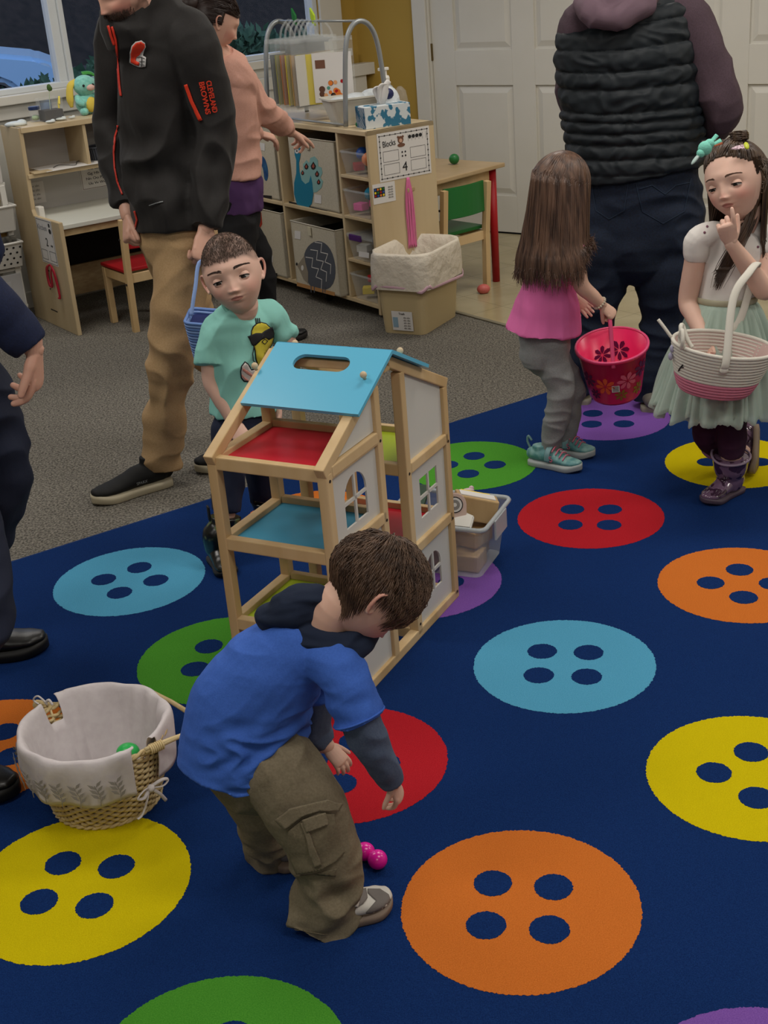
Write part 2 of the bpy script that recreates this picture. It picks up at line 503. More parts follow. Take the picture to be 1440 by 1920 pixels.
# blue car seen through the left pane
def car():
 c = gz(8, 150, 0.0)
 base = WP.P((V((at(30, 150, 15.5).x, 15.5, 0)) - WP.o).dot(WP.ax), 0, 0)
 F = V((at(40, 150, 16.0).x - 0.05, 16.0, 0.0))
 # nose of the car points right and a little towards the window
 ax = adir(12); ay = adir(102)
 t = thing('parked_car', F, 'light blue car with round headlamp parked outside the left window pane', 'car')
 prof = [(0.62, 0.30), (0.64, 0.55), (0.55, 0.72), (0.25, 0.86), (-0.25, 0.95), (-0.75, 1.0), (-1.35, 1.42), (-2.4, 1.45), (-3.2, 1.05), (-3.5, 0.95), (-3.55, 0.35)]
 arch = []
 for wx in (-2.75, -0.28):
  arch += [(wx + 0.36 * math.cos(a), 0.30 + 0.36 * math.sin(a)) for a in [math.pi - math.pi * i / 10 for i in range(11)]]
 outline = prof + [(-3.5, 0.30)] + arch
 pts = [F + ax * x - ay * 0.8 + Z * z for x, z in outline]
 mb = MB(); mb.prism(pts, ay * 1.6, bev=0.05)
 mb.build('car_body', mat('blue car paint', 'A2C8EA', 0.3, spec=0.6, coat=0.5), t, smooth=False)
 for wx in (-2.75, -0.28):
  mb = MB(); mb.cyl(F + ax * wx - ay * 0.78 + Z * 0.31, F + ax * wx - ay * 0.56 + Z * 0.31, 0.30, seg=24)
  w = mb.build('wheel', mat('tyre', '17171A', 0.8), t)
  mb = MB(); mb.cyl(F + ax * wx - ay * 0.80 + Z * 0.31, F + ax * wx - ay * 0.77 + Z * 0.31, 0.17, seg=20)
  mb.build('hub_cap', M['grey_metal'], w)
 mb = MB(); mb.smooth = True; mb.ball(F + ax * 0.30 - ay * 0.70 + Z * 0.72, 0.11, sc=(1.3, 0.8, 0.75), ax=ax, ay=ay)
 mb.build('headlamp', mat('headlamp', '8FA3B2', 0.15), t)
 mb = MB(); mb.prism([F + ax * x - ay * 0.83 + Z * z for x, z in ((-0.85, 1.02), (-1.38, 1.37), (-2.3, 1.39), (-2.9, 1.05))], ay * 0.02)
 mb.build('side_window', mat('car glass', '20262C', 0.1), t)
 return t
car()
leafm = mat('evergreen leaves', '1E4030', 0.7, c2='3F6248', scale=9)
def shrub(px, py, Y, w, h, label, n=420, seed=1):
 rnd = random.Random(seed)
 c = at(px, py, Y)
 c.z = 0.0
 t = thing('evergreen_shrub', c, label, 'shrub', None)
 mb = MB()
 for k in range(n):
  a = rnd.uniform(0, 2 * math.pi); r = w / 2 * math.sqrt(rnd.random()); z = h * rnd.random() ** 0.7
  rr = r * (1 - 0.5 * (z / h) ** 2)
  p = c + V((rr * math.cos(a), rr * math.sin(a) * 0.6, z))
  d = V((rnd.gauss(0, 1), rnd.gauss(0, 1), rnd.gauss(0.4, 1))).normalized()
  u = d.orthogonal().normalized(); L_ = rnd.uniform(0.08, 0.17)
  a1, a2, a3, a4 = p, p + d * L_ * 0.5 + u * L_ * 0.25, p + d * L_, p + d * L_ * 0.5 - u * L_ * 0.25
  f = mb.bm.faces.new([mb.bm.verts.new(q) for q in (a1, a2, a3, a4)])
 mb.build('foliage', leafm, t)
 mb = MB()
 for k in range(7):
  a = k * 0.9
  mb.tube([c, c + V((math.cos(a) * w * 0.12, math.sin(a) * w * 0.08, h * 0.4)), c + V((math.cos(a) * w * 0.3, math.sin(a) * w * 0.2, h * 0.8))], [0.02, 0.014, 0.006], 5)
 mb.build('stem', mat('shrub stem', '3A2E22', 0.9), t)
for i, (px, Y, w, h, lab) in enumerate([
  (20, 12.2, 1.3, 0.66, 'low evergreen shrub outside, below the blue car'), (92, 12.6, 1.1, 0.74, 'evergreen shrub outside, beside the nose of the blue car'),
  (165, 11.6, 1.0, 0.86, 'evergreen shrub outside the pane behind the toy bunny'), (245, 12.4, 1.1, 0.9, 'evergreen shrub outside, hidden behind the man in the black jacket'),
  (445, 11.6, 1.1, 1.12, 'tall evergreen shrub outside, beside the face of the woman in the peach sweater'), (535, 12.2, 1.1, 1.0, 'evergreen shrub outside the right pane, behind the hanging rack')]):
 shrub(px, 150, Y, w, h, lab, 900, i + 3)
# ------------------------------------------------------------------ button rug
rug_dir = adir(32.6)
navy = mat('navy rug pile', '0E2557', 0.95, c2='1A3A72', scale=420, detail=6, bump=1.0, bscale=620, bdist=0.003, crisp=(0.3, 0.7), spec=0.05)
def pile(n, a, b): return mat(n + ' rug pile', a, 0.95, c2=b, scale=420, detail=6, bump=1.0, bscale=620, bdist=0.003, crisp=(0.3, 0.7), spec=0.05)
RUGM = [navy, pile('light blue', '4B9EC6', '63B2D6'), pile('orange', 'CB6A24', 'DF8038'), pile('green', '3F8C28', '5AA238'), pile('purple', '774CA6', '8E62B8'),
  pile('red', 'AE1A26', 'C62A34'), pile('yellow', 'CDB804', 'E0CE14')]
ra = V((2.417, 1.534, 0)) * 0.22772
rb = V((0.985, 3.826, 0)) * 0.22772
RB = 0.2277
o0 = V((0.876, 8.567, 0)) * 0.22772          # centre of the big orange button
def lat(i, j): return o0 + ra * i + (rb - ra) * j   # j steps away from the viewer across rows
BTN = [  # i, j, colour, hole angle in degrees
 (0, 0, 2, 77.6), (1, 0, 6, 32.6), (-1, 0, 3, 32.6), (-2, 0, 4, 32.6),
 (1, 1, 1, 77.6), (2, 1, 2, 32.6), (0, 1, 5, 32.6), (-1, 1, 6, 77.6), (3, 1, 3, 77.6),
 (2, 2, 5, 77.6), (3, 2, 6, 32.6), (1, 2, 4, 32.6), (0, 2, 3, 77.6), (-1, 2, 2, 20), (4, 2, 1, 32.6),
 (3, 3, 4, 77.6), (2, 3, 3, 32.6), (1, 3, 2, 77.6), (0, 3, 1, 32.6), (4, 3, 5, 77.6),
 (1, -1, 4, 10), (0, -1, 4, 32.6), (2, 0, 1, 10), (2, -1, 5, 5), (3, 0, 2, 0), (-1, -1, 2, 0)]
rug_t = thing('button_rug', V((0.2, 2.9, 0)), 'navy blue area rug patterned with large coloured four-hole buttons', 'rug')
mb = MB()
e1 = V((-0.71782, 2.17104, 0)) * 1.7        # a point on the far edge
n_in = V((rug_dir.y, -rug_dir.x, 0))          # towards the viewer
RT = 0.009
c00 = e1 - rug_dir * 0.75; c10 = e1 + rug_dir * 3.6
mb.prism([c00, c10, c10 + n_in * 3.3, c00 + n_in * 3.3], (0, 0, RT), bev=0.0)
rnd = random.Random(5)
def disc(mb, c, r, z, mi, n, jit):
 mb.mi = mi
 vs = [mb.bm.verts.new(c + V((math.cos(2 * math.pi * k / n), math.sin(2 * math.pi * k / n), 0)) * (r + rnd.uniform(-jit, jit)) + Z * z) for k in range(n)]
 ctr = mb.bm.verts.new(c + Z * z)
 fs = [mb.bm.faces.new([ctr, vs[k], vs[(k + 1) % n]]) for k in range(n)]
 lo = [mb.bm.verts.new((v.co.x, v.co.y, 0.0085)) for v in vs]
 fs += [mb.bm.faces.new([vs[k], lo[k], lo[(k + 1) % n], vs[(k + 1) % n]]) for k in range(n)]
 mb._fin(fs)
for (i, j, ci, ha) in BTN:
 c = lat(i, j) + V((-0.003, -0.010, 0))
 disc(mb, c, RB, RT + 0.0006, ci, 460, 0.0016)
 for k in range(4):
  a = R(45 + 90 * k + ha)
  disc(mb, c + V((math.cos(a), math.sin(a), 0)) * 0.0835, 0.0375, RT + 0.0012, 0, 110, 0.0012)
mb.build('rug_pile', RUGM, rug_t)
mb = MB()   # bound edge of the rug
mb.tube([c00 + Z * 0.005, c10 + Z * 0.005, c10 + n_in * 3.3 + Z * 0.005, c00 + n_in * 3.3 + Z * 0.005], 0.0055, 6, closed=True)
mb.build('rug_binding', mat('rug binding', '15305F', 0.9), rug_t)
# ------------------------------------------------------------------ dollhouse
def dollhouse():
 O = V((-0.121, 2.658, RT))
 SX = V((0.192 + 0.121, 3.227 - 2.658, 0)).normalized()      # along the gable side
 SY = V((-SX.y, SX.x, 0))                                     # across the width (to the left)
 Ld, Wd = 0.65, 0.322
 ze, zr = 0.633, 0.796
 P = lambda x, y, z: O + SX * x + SY * y + Z * (z - RT)
 t = thing('wooden_dollhouse', P(Ld / 2, Wd / 2, RT), 'three-storey open wooden dollhouse with light blue roof and white window walls', 'dollhouse')
 pine, white = M['pine'], M['white']
 T = 0.026
 def bar(a, b, w=T, h=T, name='frame_rail', m=pine, up=Z, parent=t, bev=0.003):
  a, b = V(a), V(b)
  d = b - a; L_ = d.length; d.normalize()
  u = V(up) - d * V(up).dot(d)
  if u.length < 1e-4: u = SX.copy()
  u.normalize()
  mb = MB(); mb.box((a + b) / 2, (L_, w, h), ax=d, ay=u.cross(d), az=u, bev=bev)
  return mb.build(name, m, parent)
 h = T / 2
 xs_f = (h, 0.262)              # front half posts
 xs_b = (0.40, Ld - h)          # back half posts
 roofz = lambda x: ze + (zr - ze) * (1 - abs(x - Ld / 2) / (Ld / 2))
 for y in (h, Wd - h):
  # posts
  bar(P(xs_f[0], y, 0.02), P(xs_f[0], y, ze), name='post'); bar(P(xs_b[1], y, 0.02), P(xs_b[1], y, ze), name='post')
  bar(P(xs_f[1], y, 0.02), P(xs_f[1], y, roofz(xs_f[1]) - 0.01), name='post'); bar(P(xs_b[0], y, 0.02), P(xs_b[0], y, roofz(xs_b[0]) - 0.01), name='post')
  # base rail and rafters
  bar(P(-0.0, y, 0.022), P(Ld, y, 0.022), name='base_rail')
  bar(P(-0.006, y, ze + 0.004), P(Ld / 2, y, zr + 0.004), name='rafter', w=T, h=0.028); bar(P(Ld + 0.004, y, ze + 0.004), P(Ld / 2, y, zr + 0.004), name='rafter', w=T, h=0.028)
 bar(P(Ld / 2, 0, zr - 0.012), P(Ld / 2, Wd, zr - 0.012), name='ridge_beam', w=0.03, h=0.022)
 # floors
 ffl = [(0.205, mat('lime floor board', 'A3B62C', 0.35)), (0.422, mat('light blue floor board', '3F93B4', 0.3)), (ze - 0.004, mat('red floor board', 'BE1F30', 0.35))]
 bfl = [(0.022, mat('red check floor', 'A51A24', 0.4)), (0.262, mat('red floor board', 'BE1F30', 0.35)), (0.490, mat('lime floor board', 'A3B62C', 0.35))]
 for (lv, (x0, x1)), fm in [((z, (0.0, 0.275)), m) for z, m in ffl] + [((z, (0.387, Ld)), m) for z, m in bfl]:
  low = lv < 0.05
  mb = MB(); mb.box(P((x0 + x1) / 2, Wd / 2, lv - 0.001), (x1 - x0 - 0.02, Wd - 0.03, 0.006), ax=SX)
  fb = mb.build('floor_board', fm, t)
  if low:
   mb = MB()
   for i in range(8):
    for j in range(8):
     if (i + j) % 2: mb.box(P(x0 + 0.03 + i * 0.025, 0.03 + j * 0.033, lv + 0.003), (0.025, 0.033, 0.001), ax=SX)
   mb.build('check_squares', M['white'], fb)
  if not low:
   for y in (h, Wd - h): bar(P(x0 + 0.02, y, lv), P(x1 - 0.01, y, lv), name='floor_rail', h=0.030)
  bar(P(x0 + 0.012, T * 0.9, lv), P(x0 + 0.012, Wd - T * 0.9, lv), name='floor_rail', w=0.022, h=0.032)
  bar(P(x1 - 0.010, T * 0.9, lv + 0.004), P(x1 - 0.010, Wd - T * 0.9, lv + 0.004), name='floor_rail', w=0.018, h=0.030)
 # white wall panels on the gable side (y = small) and the far side open
 def panel(pts, holes=None, name='wall_panel', th=0.005, y=0.012):
  """pts in (x,z); holes: (x0,x1,z0,z1,arched)"""
  pl = Plane(P(0, y, 0), SX, Z)
  if not holes:
   mb = MB(); mb.prism([P(x, y + th / 2, z) for x, z in pts], -SY * th)
   return mb.build(name, white, t)
  x0, x1, z0, z1 = pts[0][0], pts[1][0], pts[0][1], pts[2][1]
  hx0, hx1, hz0, hz1, arch = holes
  mb = MB()
  mb.prism([P(x, y + th / 2, z) for x, z in ((x0, z0), (hx0, z0), (hx0, z1), (x0, z1))], -SY * th)
  mb.prism([P(x, y + th / 2, z) for x, z in ((hx1, z0), (x1, z0), (x1, z1), (hx1, z1))], -SY * th)
  mb.prism([P(x, y + th / 2, z) for x, z in ((hx0, z0), (hx1, z0), (hx1, hz0), (hx0, hz0))], -SY * th)
  if arch:
   r = (hx1 - hx0) / 2
   top = [(hx0, z1), (hx0, hz1 - r)] + [(hx0 + r - r * math.cos(R(a)), hz1 - r + r * math.sin(R(a))) for a in range(15, 180, 15)] + [(hx1, hz1 - r), (hx1, z1)]
   mb.prism([P(x, y + th / 2, z) for x, z in top], -SY * th)
  else:
   mb.prism([P(x, y + th / 2, z) for x, z in ((hx0, hz1), (hx1, hz1), (hx1, z1), (hx0, z1))], -SY * th)
  o = mb.build(name, white, t)
  mb = MB()
  mx, mz = (hx0 + hx1) / 2, (hz0 + hz1) / 2
  mb.box(P(mx, y, mz), (0.008, th, hz1 - hz0), ax=SX); mb.box(P(mx, y, mz), (hx1 - hx0, th, 0.008), ax=SX)
  mb.build('window_bars', white, o)
  return o
 a0, a1 = 0.026, 0.249
 panel([(a0, 0.035), (a1, 0.035), (a1, 0.19), (a0, 0.19)])
 panel([(a0, 0.215), (a1, 0.215), (a1, 0.41), (a0, 0.41)], (0.09, 0.19, 0.25, 0.36, False))
 panel([(a0, 0.437), (a1, 0.437), (a1, 0.615), (a0, 0.615)], (0.085, 0.192, 0.462, 0.585, True))
 panel([(a0, 0.648), (a1, 0.648), (a1, roofz(a1) - 0.01), (a0 + 0.005, roofz(a0) - 0.008)])
 b0, b1 = 0.413, 0.624
 panel([(b0, 0.035), (b1, 0.035), (b1, 0.247), (b0, 0.247)], (0.475, 0.565, 0.095, 0.205, True))
 panel([(b0, 0.277), (b1, 0.277), (b1, 0.475), (b0, 0.475)], (0.47, 0.575, 0.325, 0.435, False))
 panel([(b0, 0.505), (b1, 0.505), (b1, roofz(b1) - 0.008), (b0, roofz(b0) - 0.012)])
 # rails between panels on the gable side
 for x0, x1, z in ((a0, a1, 0.632), (a0, a1, 0.422), (a0, a1, 0.203), (b0, b1, 0.490), (b0, b1, 0.262)):
  bar(P(x0, h - 0.002, z), P(x1, h - 0.002, z), name='frame_rail', w=T * 0.95, h=0.028)
 # roof boards
 roofm = mat('light blue roof board', '5DB4D6', 0.32)
 edge = mat('roof edge', '1F6D86', 0.5)
 d = (P(Ld / 2, 0, zr) - P(0, 0, ze)); dl = d.length; d.normalize()
 n = d.cross(-SY); n = n if n.z > 0 else -n
 frac = 0.545
 r0 = P(0, 0, ze) + d * dl * (1 - frac) + n * 0.020;
 topL = dl * frac + 0.012
 Ov = 0.004
 # board with the handle slot, made of four pieces round the slot
 Ov = 0.018; pl = Plane(r0 - SY * Ov, d, SY)
 W_ = Wd - 0.004
 outer = [(0, 0), (topL, 0), (topL, W_), (0, W_)]
 sx0, sx1, sy0, sy1 = topL * 0.60, topL * 0.84, W_ * 0.28, W_ * 0.76
 r = (sx1 - sx0) / 2; cx = (sx0 + sx1) / 2
 th = 0.009
 mb = MB()
 f = lambda pts: mb.prism([r0 - SY * Ov + d * a + SY * b for a, b in pts], n * th)
 f([(0, 0), (sx0, 0), (sx0, W_), (0, W_)]); f([(sx1, 0), (topL, 0), (topL, W_), (sx1, W_)])
 f([(sx0, 0), (sx1, 0), (sx1, sy0 + r)] + [(cx + r * math.cos(R(a)), sy0 + r - r * math.sin(R(a))) for a in range(15, 180, 15)] + [(sx0, sy0 + r)])
 f([(sx1, W_), (sx0, W_), (sx0, sy1 - r)] + [(cx - r * math.cos(R(a)), sy1 - r + r * math.sin(R(a))) for a in range(15, 180, 15)] + [(sx1, sy1 - r)])
 rb_ = mb.build('roof_board', roofm, t)
 # back slope
 d2 = (P(Ld / 2, 0, zr) - P(Ld, 0, ze)).normalized(); n2 = V((d2.y * 0, 0, 0)) + (d2.cross(SY)); n2 = n2 if n2.z > 0 else -n2
 q0 = P(Ld, 0, ze) + d2 * dl * (1 - frac) + n2 * 0.020 - SY * Ov
 mb = MB(); mb.prism([q0 + d2 * a + SY * b for a, b in outer], n2 * th); mb.build('roof_board', roofm, t)
 for (dd, nn, rr) in ((d, n, r0), (d2, n2, q0 + SY * Ov)):
  for y in (0.012, Wd - 0.012):
   p = rr + dd * (topL * 0.53) + SY * y + nn * th
   mb = MB(); mb.smooth = True; mb.cyl(p, p + nn * 0.008, 0.004, seg=10); mb.ball(p + nn * 0.013, 0.0085, 14)
   mb.build('roof_peg', mat('peg wood', 'CDB694', 0.5), t)
 # screw heads on posts
 for x, z in ((h, 0.615), (a1 + h, 0.62), (a1 + h, 0.412), (b0 - h, 0.480), (b0 - h, 0.05), (Ld - h, 0.480), (Ld - h, 0.255), (Ld - h, 0.03), (Ld / 2, zr - 0.002)):
  mb = MB(); mb.cyl(P(x, -0.001, z), P(x, 0.004, z), 0.004, seg=10); mb.build('screw', mat('screw', '2B2622', 0.5), t)
 return P
DH = dollhouse()
# toys lying inside the dollhouse
def tiny_block(name, c, size, rot, m, label, cat):
 mb = MB(); mb.box(c, size, ax=adir(rot), bev=0.003)
 o = mb.build(name, m); tag(o, label, cat); return o
tiny_block('toy_bed', DH(0.44, 0.2, 0.0 + 0.055), (0.09, 0.06, 0.04), 60, M['red'], 'small red toy bed on the lowest floor of the dollhouse', 'toy furniture')
# ------------------------------------------------------------------ desk with hutch
DL, DD = adir(33.5), adir(123.5)
D0 = V((-1.477, 6.426, 0))
def desk():
 t = thing('activity_desk', D0, 'birch activity desk with cubby hutch and white top under the window', 'desk')
 P = lambda a, q, z: D0 + DL * a + DD * q + Z * z
 prof = [(0, 0), (0.585, 0), (0.585, 1.005), (0.32, 1.005), (0.345, 0.60), (0.33, 0.572), (0.0, 0.572)]
 W_ = 0.92
 for a in (0.0, W_):
  mb = MB(); mb.prism([P(a, q, z) for q, z in prof], DL * 0.022, bev=0.002); mb.build('side_panel', M['wood'], t)
 mb = MB(); mb.box(P(W_ / 2, 0.29, 0.545), (W_ - 0.02, 0.56, 0.022), ax=DL, bev=0.003); mb.build('desk_top', mat('white desk top', 'CBCCC2', 0.35), t)
 mb = MB(); mb.box(P(W_ / 2, 0.04, 0.515), (W_ - 0.03, 0.02, 0.035), ax=DL); mb.build('front_rail', M['wood_edge'], t)
 mb = MB(); mb.box(P(W_ / 2, 0.578, 0.76), (W_ - 0.02, 0.012, 0.42), ax=DL); mb.build('back_panel', mat('desk back laminate', 'B9B7B4', 0.5), t)
 mb = MB(); mb.box(P(W_ / 2, 0.45, 0.992), (W_ - 0.02, 0.27, 0.026), ax=DL, bev=0.002); mb.build('hutch_top', M['wood'], t)
 mb = MB(); mb.box(P(W_ / 2, 0.45, 0.765), (W_ - 0.02, 0.25, 0.020), ax=DL, bev=0.002); mb.build('hutch_shelf', M['wood'], t)
 for a in (0.345, 0.62):
  mb = MB(); mb.box(P(a, 0.45, 0.877), (0.018, 0.25, 0.205), ax=DL, bev=0.002); mb.build('divider', M['wood'], t)
 mb = MB(); mb.box(P(W_ / 2, 0.54, 0.16), (W_ - 0.02, 0.02, 0.16), ax=DL); mb.build('lower_rail', M['wood_edge'], t)
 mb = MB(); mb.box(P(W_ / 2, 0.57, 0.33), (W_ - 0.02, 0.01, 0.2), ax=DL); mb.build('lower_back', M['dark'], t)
 mb = MB(); mb.box(P(0.035, 0.32, 0.585), (0.03, 0.05, 0.06), ax=DL, bev=0.004); mb.build('corner_block', M['plastic_white'], t)
 for q, z in ((0.10, 0.30), (0.13, 0.20)):
  mb = MB(); mb.cyl(P(-0.002, q + 0.15, z), P(0.002, q + 0.15, z), 0.005, seg=8); mb.build('screw', M['black'], t)
 mb = MB(); mb.box(P(-0.0005, 0.28, 0.085), (0.001, 0.09, 0.006), ax=DL); mb.build('stamp', M['ink'], t)
 return P
DK = desk()
side_pl = Plane(D0, DD, Z)
if side_pl.n.dot(DL) > 0: side_pl.n = -side_pl.n
def poster(name, pl, a, b, w, h, label, cat, extra=None, m=None, rot=0.0):
 """paper sheet on plane pl centred at a, b"""
 cr, sr = math.cos(rot), math.sin(rot)
 pts = [(a + x * cr - y * sr, b + x * sr + y * cr) for x, y in ((-w / 2, -h / 2), (w / 2, -h / 2), (w / 2, h / 2), (-w / 2, h / 2))]
 mb = MB(); mb.shape(pl, pts, 0.0008, 0.0006)
 o = mb.build(name, m or M['paper'])
 t = tag(o, label, cat)
 return o
def frame_lines(mb, pl, x0, x1, y0, y1, w=0.002, off=0.0016):
 for a0, a1, b0, b1 in ((x0, x1, y0, y0 + w), (x0, x1, y1 - w, y1), (x0, x0 + w, y0, y1), (x1 - w, x1, y0, y1)):
  mb.shape(pl, [(a0, b0), (a1, b0), (a1, b1), (a0, b1)], 0.0004, off)
# number sign on the side panel of the desk, with curled red cord below
s2 = poster('number_sign', side_pl, 0.205, 0.455, 0.21, 0.23, 'white paper number 2 sign taped to the side of the desk', 'sign')
sgn = -1 if side_pl.ax.dot(_rt) < 0 else 1
mb = MB()
for (x0, x1, y0, y1) in ((0.11, 0.19, 0.36, 0.41), (0.22, 0.295, 0.36, 0.41), (0.107, 0.303, 0.345, 0.565)): frame_lines(mb, side_pl, x0, x1, y0, y1, 0.002)
mb.shape(side_pl, circ(0.135, 0.545, 0.011), 0.0004, 0.0016); mb.shape(side_pl, circ(0.135, 0.515, 0.016, ry=0.013), 0.0004, 0.0016)
for a in (0.135, 0.15): mb.shape(side_pl, circ(a, 0.44, 0.006), 0.0004, 0.0016)
mb.build('printed_frame', M['ink'], s2)
text('2', 0.06, side_pl, 0.20, 0.452, M['ink'], s2, 'numeral', off=0.0014)
text('Kitchen', 0.04, side_pl, 0.235, 0.525, mat('outline print', '8B8A8C', 0.7), s2, 'heading', off=0.0014)
def cord(name, pts, r, m, label, cat='cord'):
 mb = MB(); mb.smooth = True; mb.tube(pts, r, 8, sub=8)
 o = mb.build(name, m); tag(o, label, cat); return o
SP = lambda a, b, off: side_pl.P(a, b, off)
mb = MB(); mb.smooth = True
for k in range(4):
 o_ = k * 0.006
 mb.tube([SP(0.20, 0.34, .008), SP(0.23 + o_, 0.32, .012), SP(0.25 + o_, 0.27, .01), SP(0.235 + o_, 0.225, .012), SP(0.205 + o_, 0.23, .012), SP(0.195, 0.30, .012), SP(0.17, 0.335, .01)], 0.0038, 6, sub=5)
 mb.tube([SP(0.20, 0.34, .008), SP(0.165 - o_, 0.315, .012), SP(0.150 - o_, 0.25, .01), SP(0.135 - o_ * .6, 0.185, .012), SP(0.15 - o_, 0.175, .014)], 0.0038, 6, sub=5)
tag(mb.build('curled_ribbon', mat('crimson cord', 'A3142C', 0.5)), 'looped crimson cord hanging under the number 2 sign on the desk side', 'cord')
back_pl = Plane(D0 + DD * 0.571, DL, Z)
ab = poster('alphabet_card', back_pl, 0.53, 0.675, 0.30, 0.12, 'alphabet letter card taped to the back of the desk', 'card')
for r_, s_ in enumerate(['Aa Bb Cc Dd Ee Ff', 'Gg Hh Ii Jj Kk Ll Mm', 'Nn Oo Pp Qq Rr Ss Tt', 'Uu Vv Ww Xx Yy Zz']):
 text(s_, 0.019, back_pl, 0.53 - (0.01 if r_ == 3 else 0), 0.722 - r_ * 0.026, M['ink'], ab, 'letter_row', off=0.0014, sx=1.35 if r_ < 3 else 1.2)
mb = MB(); frame_lines(mb, back_pl, 0.385, 0.675, 0.618, 0.733); mb.build('printed_frame', mat('brown print', '5B3A2A', 0.7), ab)
tc_ = poster('small_list_card', back_pl, 0.12, 0.645, 0.10, 0.11, 'small printed card on the desk back beside the left side panel', 'card')
for r_ in range(4): text('abc abc', 0.017, back_pl, 0.12, 0.68 - r_ * 0.022, mat('grey print', '85827E', 0.7), tc_, 'letter_row', off=0.0014)
# paper drawing hanging over the hutch shelf
mb = MB(); mb.prism([DK(0.10, 0.30, 0.778), DK(0.46, 0.31, 0.778), DK(0.42, 0.50, 0.784), DK(0.08, 0.48, 0.784)], (0, 0, 0.0015))
sh = mb.build('drawing_sheet', M['paper']); tag(sh, 'white sheet with an outline drawing on the desk hutch shelf', 'paper')
mb = MB(); mb.smooth = True
mb.tube([DK(0.16, 0.36, 0.787), DK(0.22, 0.42, 0.787), DK(0.27, 0.34, 0.785), DK(0.33, 0.44, 0.788), DK(0.38, 0.35, 0.786)], 0.0015, 5, sub=6)
mb.build('pencil_line', M['ink'], sh)
mb = MB(); mb.box(DK(0.085, 0.36, 0.779), (0.10, 0.10, 0.006), ax=DL); tag(mb.build('wooden_tray', M['wood']), 'thin wooden board under the drawing sheet on the hutch shelf', 'board')
# dark oval wire basket in the hutch
c = DK(0.50, 0.43, 0.776)
t = thing('oval_basket', c, 'dark grey oval woven basket in the desk hutch cubby', 'basket')
mb = MB(); mb.smooth = True; mb.lathe(c, [(0.045, 0), (0.085, 0.003), (0.094, 0.07), (0.090, 0.07), (0.080, 0.008), (0.02, 0.006)], 40, sx=1.25, sy=0.85, ux=DL); mb.build('bowl', mat('grey basket', '34373F', 0.7), t)
mb = MB()
for k in range(44):
 a = 2 * math.pi * k / 44
 mb.tube([c + DL * (0.086 * 1.25 * math.cos(a)) + DD * (0.086 * .85 * math.sin(a)) + Z * 0.003, c + DL * (0.096 * 1.25 * math.cos(a)) + DD * (0.096 * .85 * math.sin(a)) + Z * 0.072], 0.002, 5)
mb.build('ribs', mat('grey basket rib', '50545E', 0.6), t)
mb = MB(); mb.smooth = True; mb.tube([c + DL * (0.096 * 1.25 * math.cos(a)) + DD * (0.096 * .85 * math.sin(a)) + Z * 0.072 for a in [2 * math.pi * k / 30 for k in range(30)]], 0.0035, 6, closed=True); mb.build('rim', mat('grey basket rib', '50545E', 0.6), t)
# things on top of the hutch
HT = 1.0055
def on_hutch(px, py): return gz(px, py, HT)
c = on_hutch(98, 226);
t = thing('seedling_cup', c, 'clear square cup of dark soil with a bean seedling on the hutch', 'plant')
mb = MB(); pts = rrect(0.105, 0.095, 0.012)
def sqcup(mb, c, w, h, ax, ay, taper=1.1):
 a = [c + ax * x + ay * y for x, y in pts];
 top = [c + ax * x * taper + ay * y * taper + Z * h for x, y in pts]
 va = [mb.bm.verts.new(p) for p in a]; vb = [mb.bm.verts.new(p) for p in top]
 n = len(va)
 fs = [mb.bm.faces.new([va[i], va[(i + 1) % n], vb[(i + 1) % n], vb[i]]) for i in range(n)] + [mb.bm.faces.new(va)]
 mb._fin(fs)
sqcup(mb, c, 0.1, 0.115, DL, DD); mb.build('cup', M['plastic_clear'], t)
mb = MB(); mb.box(c + Z * 0.03, (0.098, 0.088, 0.05), ax=DL); mb.build('soil', mat('potting soil', '1E1712', 0.95, bump=0.8, bscale=120), t)
mb = MB(); mb.smooth = True; mb.tube([c + Z * 0.05, c + Z * 0.10 + DL * 0.004, c + Z * 0.15 + DL * 0.012], 0.0018, 6, sub=4); mb.build('stem', mat('seedling stem', 'A9B99A', 0.6), t)
mb = MB(); mb.smooth = True; mb.ball(c + Z * 0.16 + DL * 0.013, 0.012, 12, sc=(1, .5, 1.5)); mb.ball(c + Z * 0.155 + DL * 0.020, 0.009, 12, sc=(1, .5, 1.3)); mb.build('leaf', mat('seedling leaf', '3C5A22', 0.6), t)
mb = MB(); mb.smooth = True; mb.tube([c + DL * 0.045 + Z * 0.075 - DD * 0.02, c + DL * 0.058 + Z * 0.11, c + DL * 0.052 + Z * 0.07 + DD * 0.01, c + DL * 0.05 + Z * 0.02], 0.005, 8, sub=5); mb.build('yellow_ribbon', M['yellow'], t)
c = on_hutch(68, 228)
t = thing('small_jar', c, 'small clear jar with a navy lid beside the seedling cup', 'jar')
mb = MB(); mb.smooth = True; mb.lathe(c, [(0.026, 0), (0.03, 0.004), (0.03, 0.05), (0.024, 0.058)], 20); mb.build('glass', M['plastic_clear'], t)
mb = MB(); mb.lathe(c + Z * 0.058, [(0.026, 0), (0.029, 0.002), (0.029, 0.016), (0.025, 0.018)], 20); mb.build('lid', mat('navy lid', '1F2F55', 0.4), t)
mb = MB(); mb.ball(c + Z * 0.02, 0.02, 12, sc=(1, 1, .7)); mb.build('content', mat('pale green wrap', '9DB58C', 0.6), t)
c = on_hutch(88, 214)
mb = MB(); mb.smooth = True; mb.lathe(c, [(0.03, 0), (0.033, 0.003), (0.033, 0.06), (0.03, 0.065), (0.034, 0.066), (0.034, 0.075), (0.03, 0.078)], 20, sy=0.8)
tag(mb.build('blue_lid_tub', mat('blue tub', '365C86', 0.4)), 'small tub with a blue lid behind the jar on the hutch', 'tub')
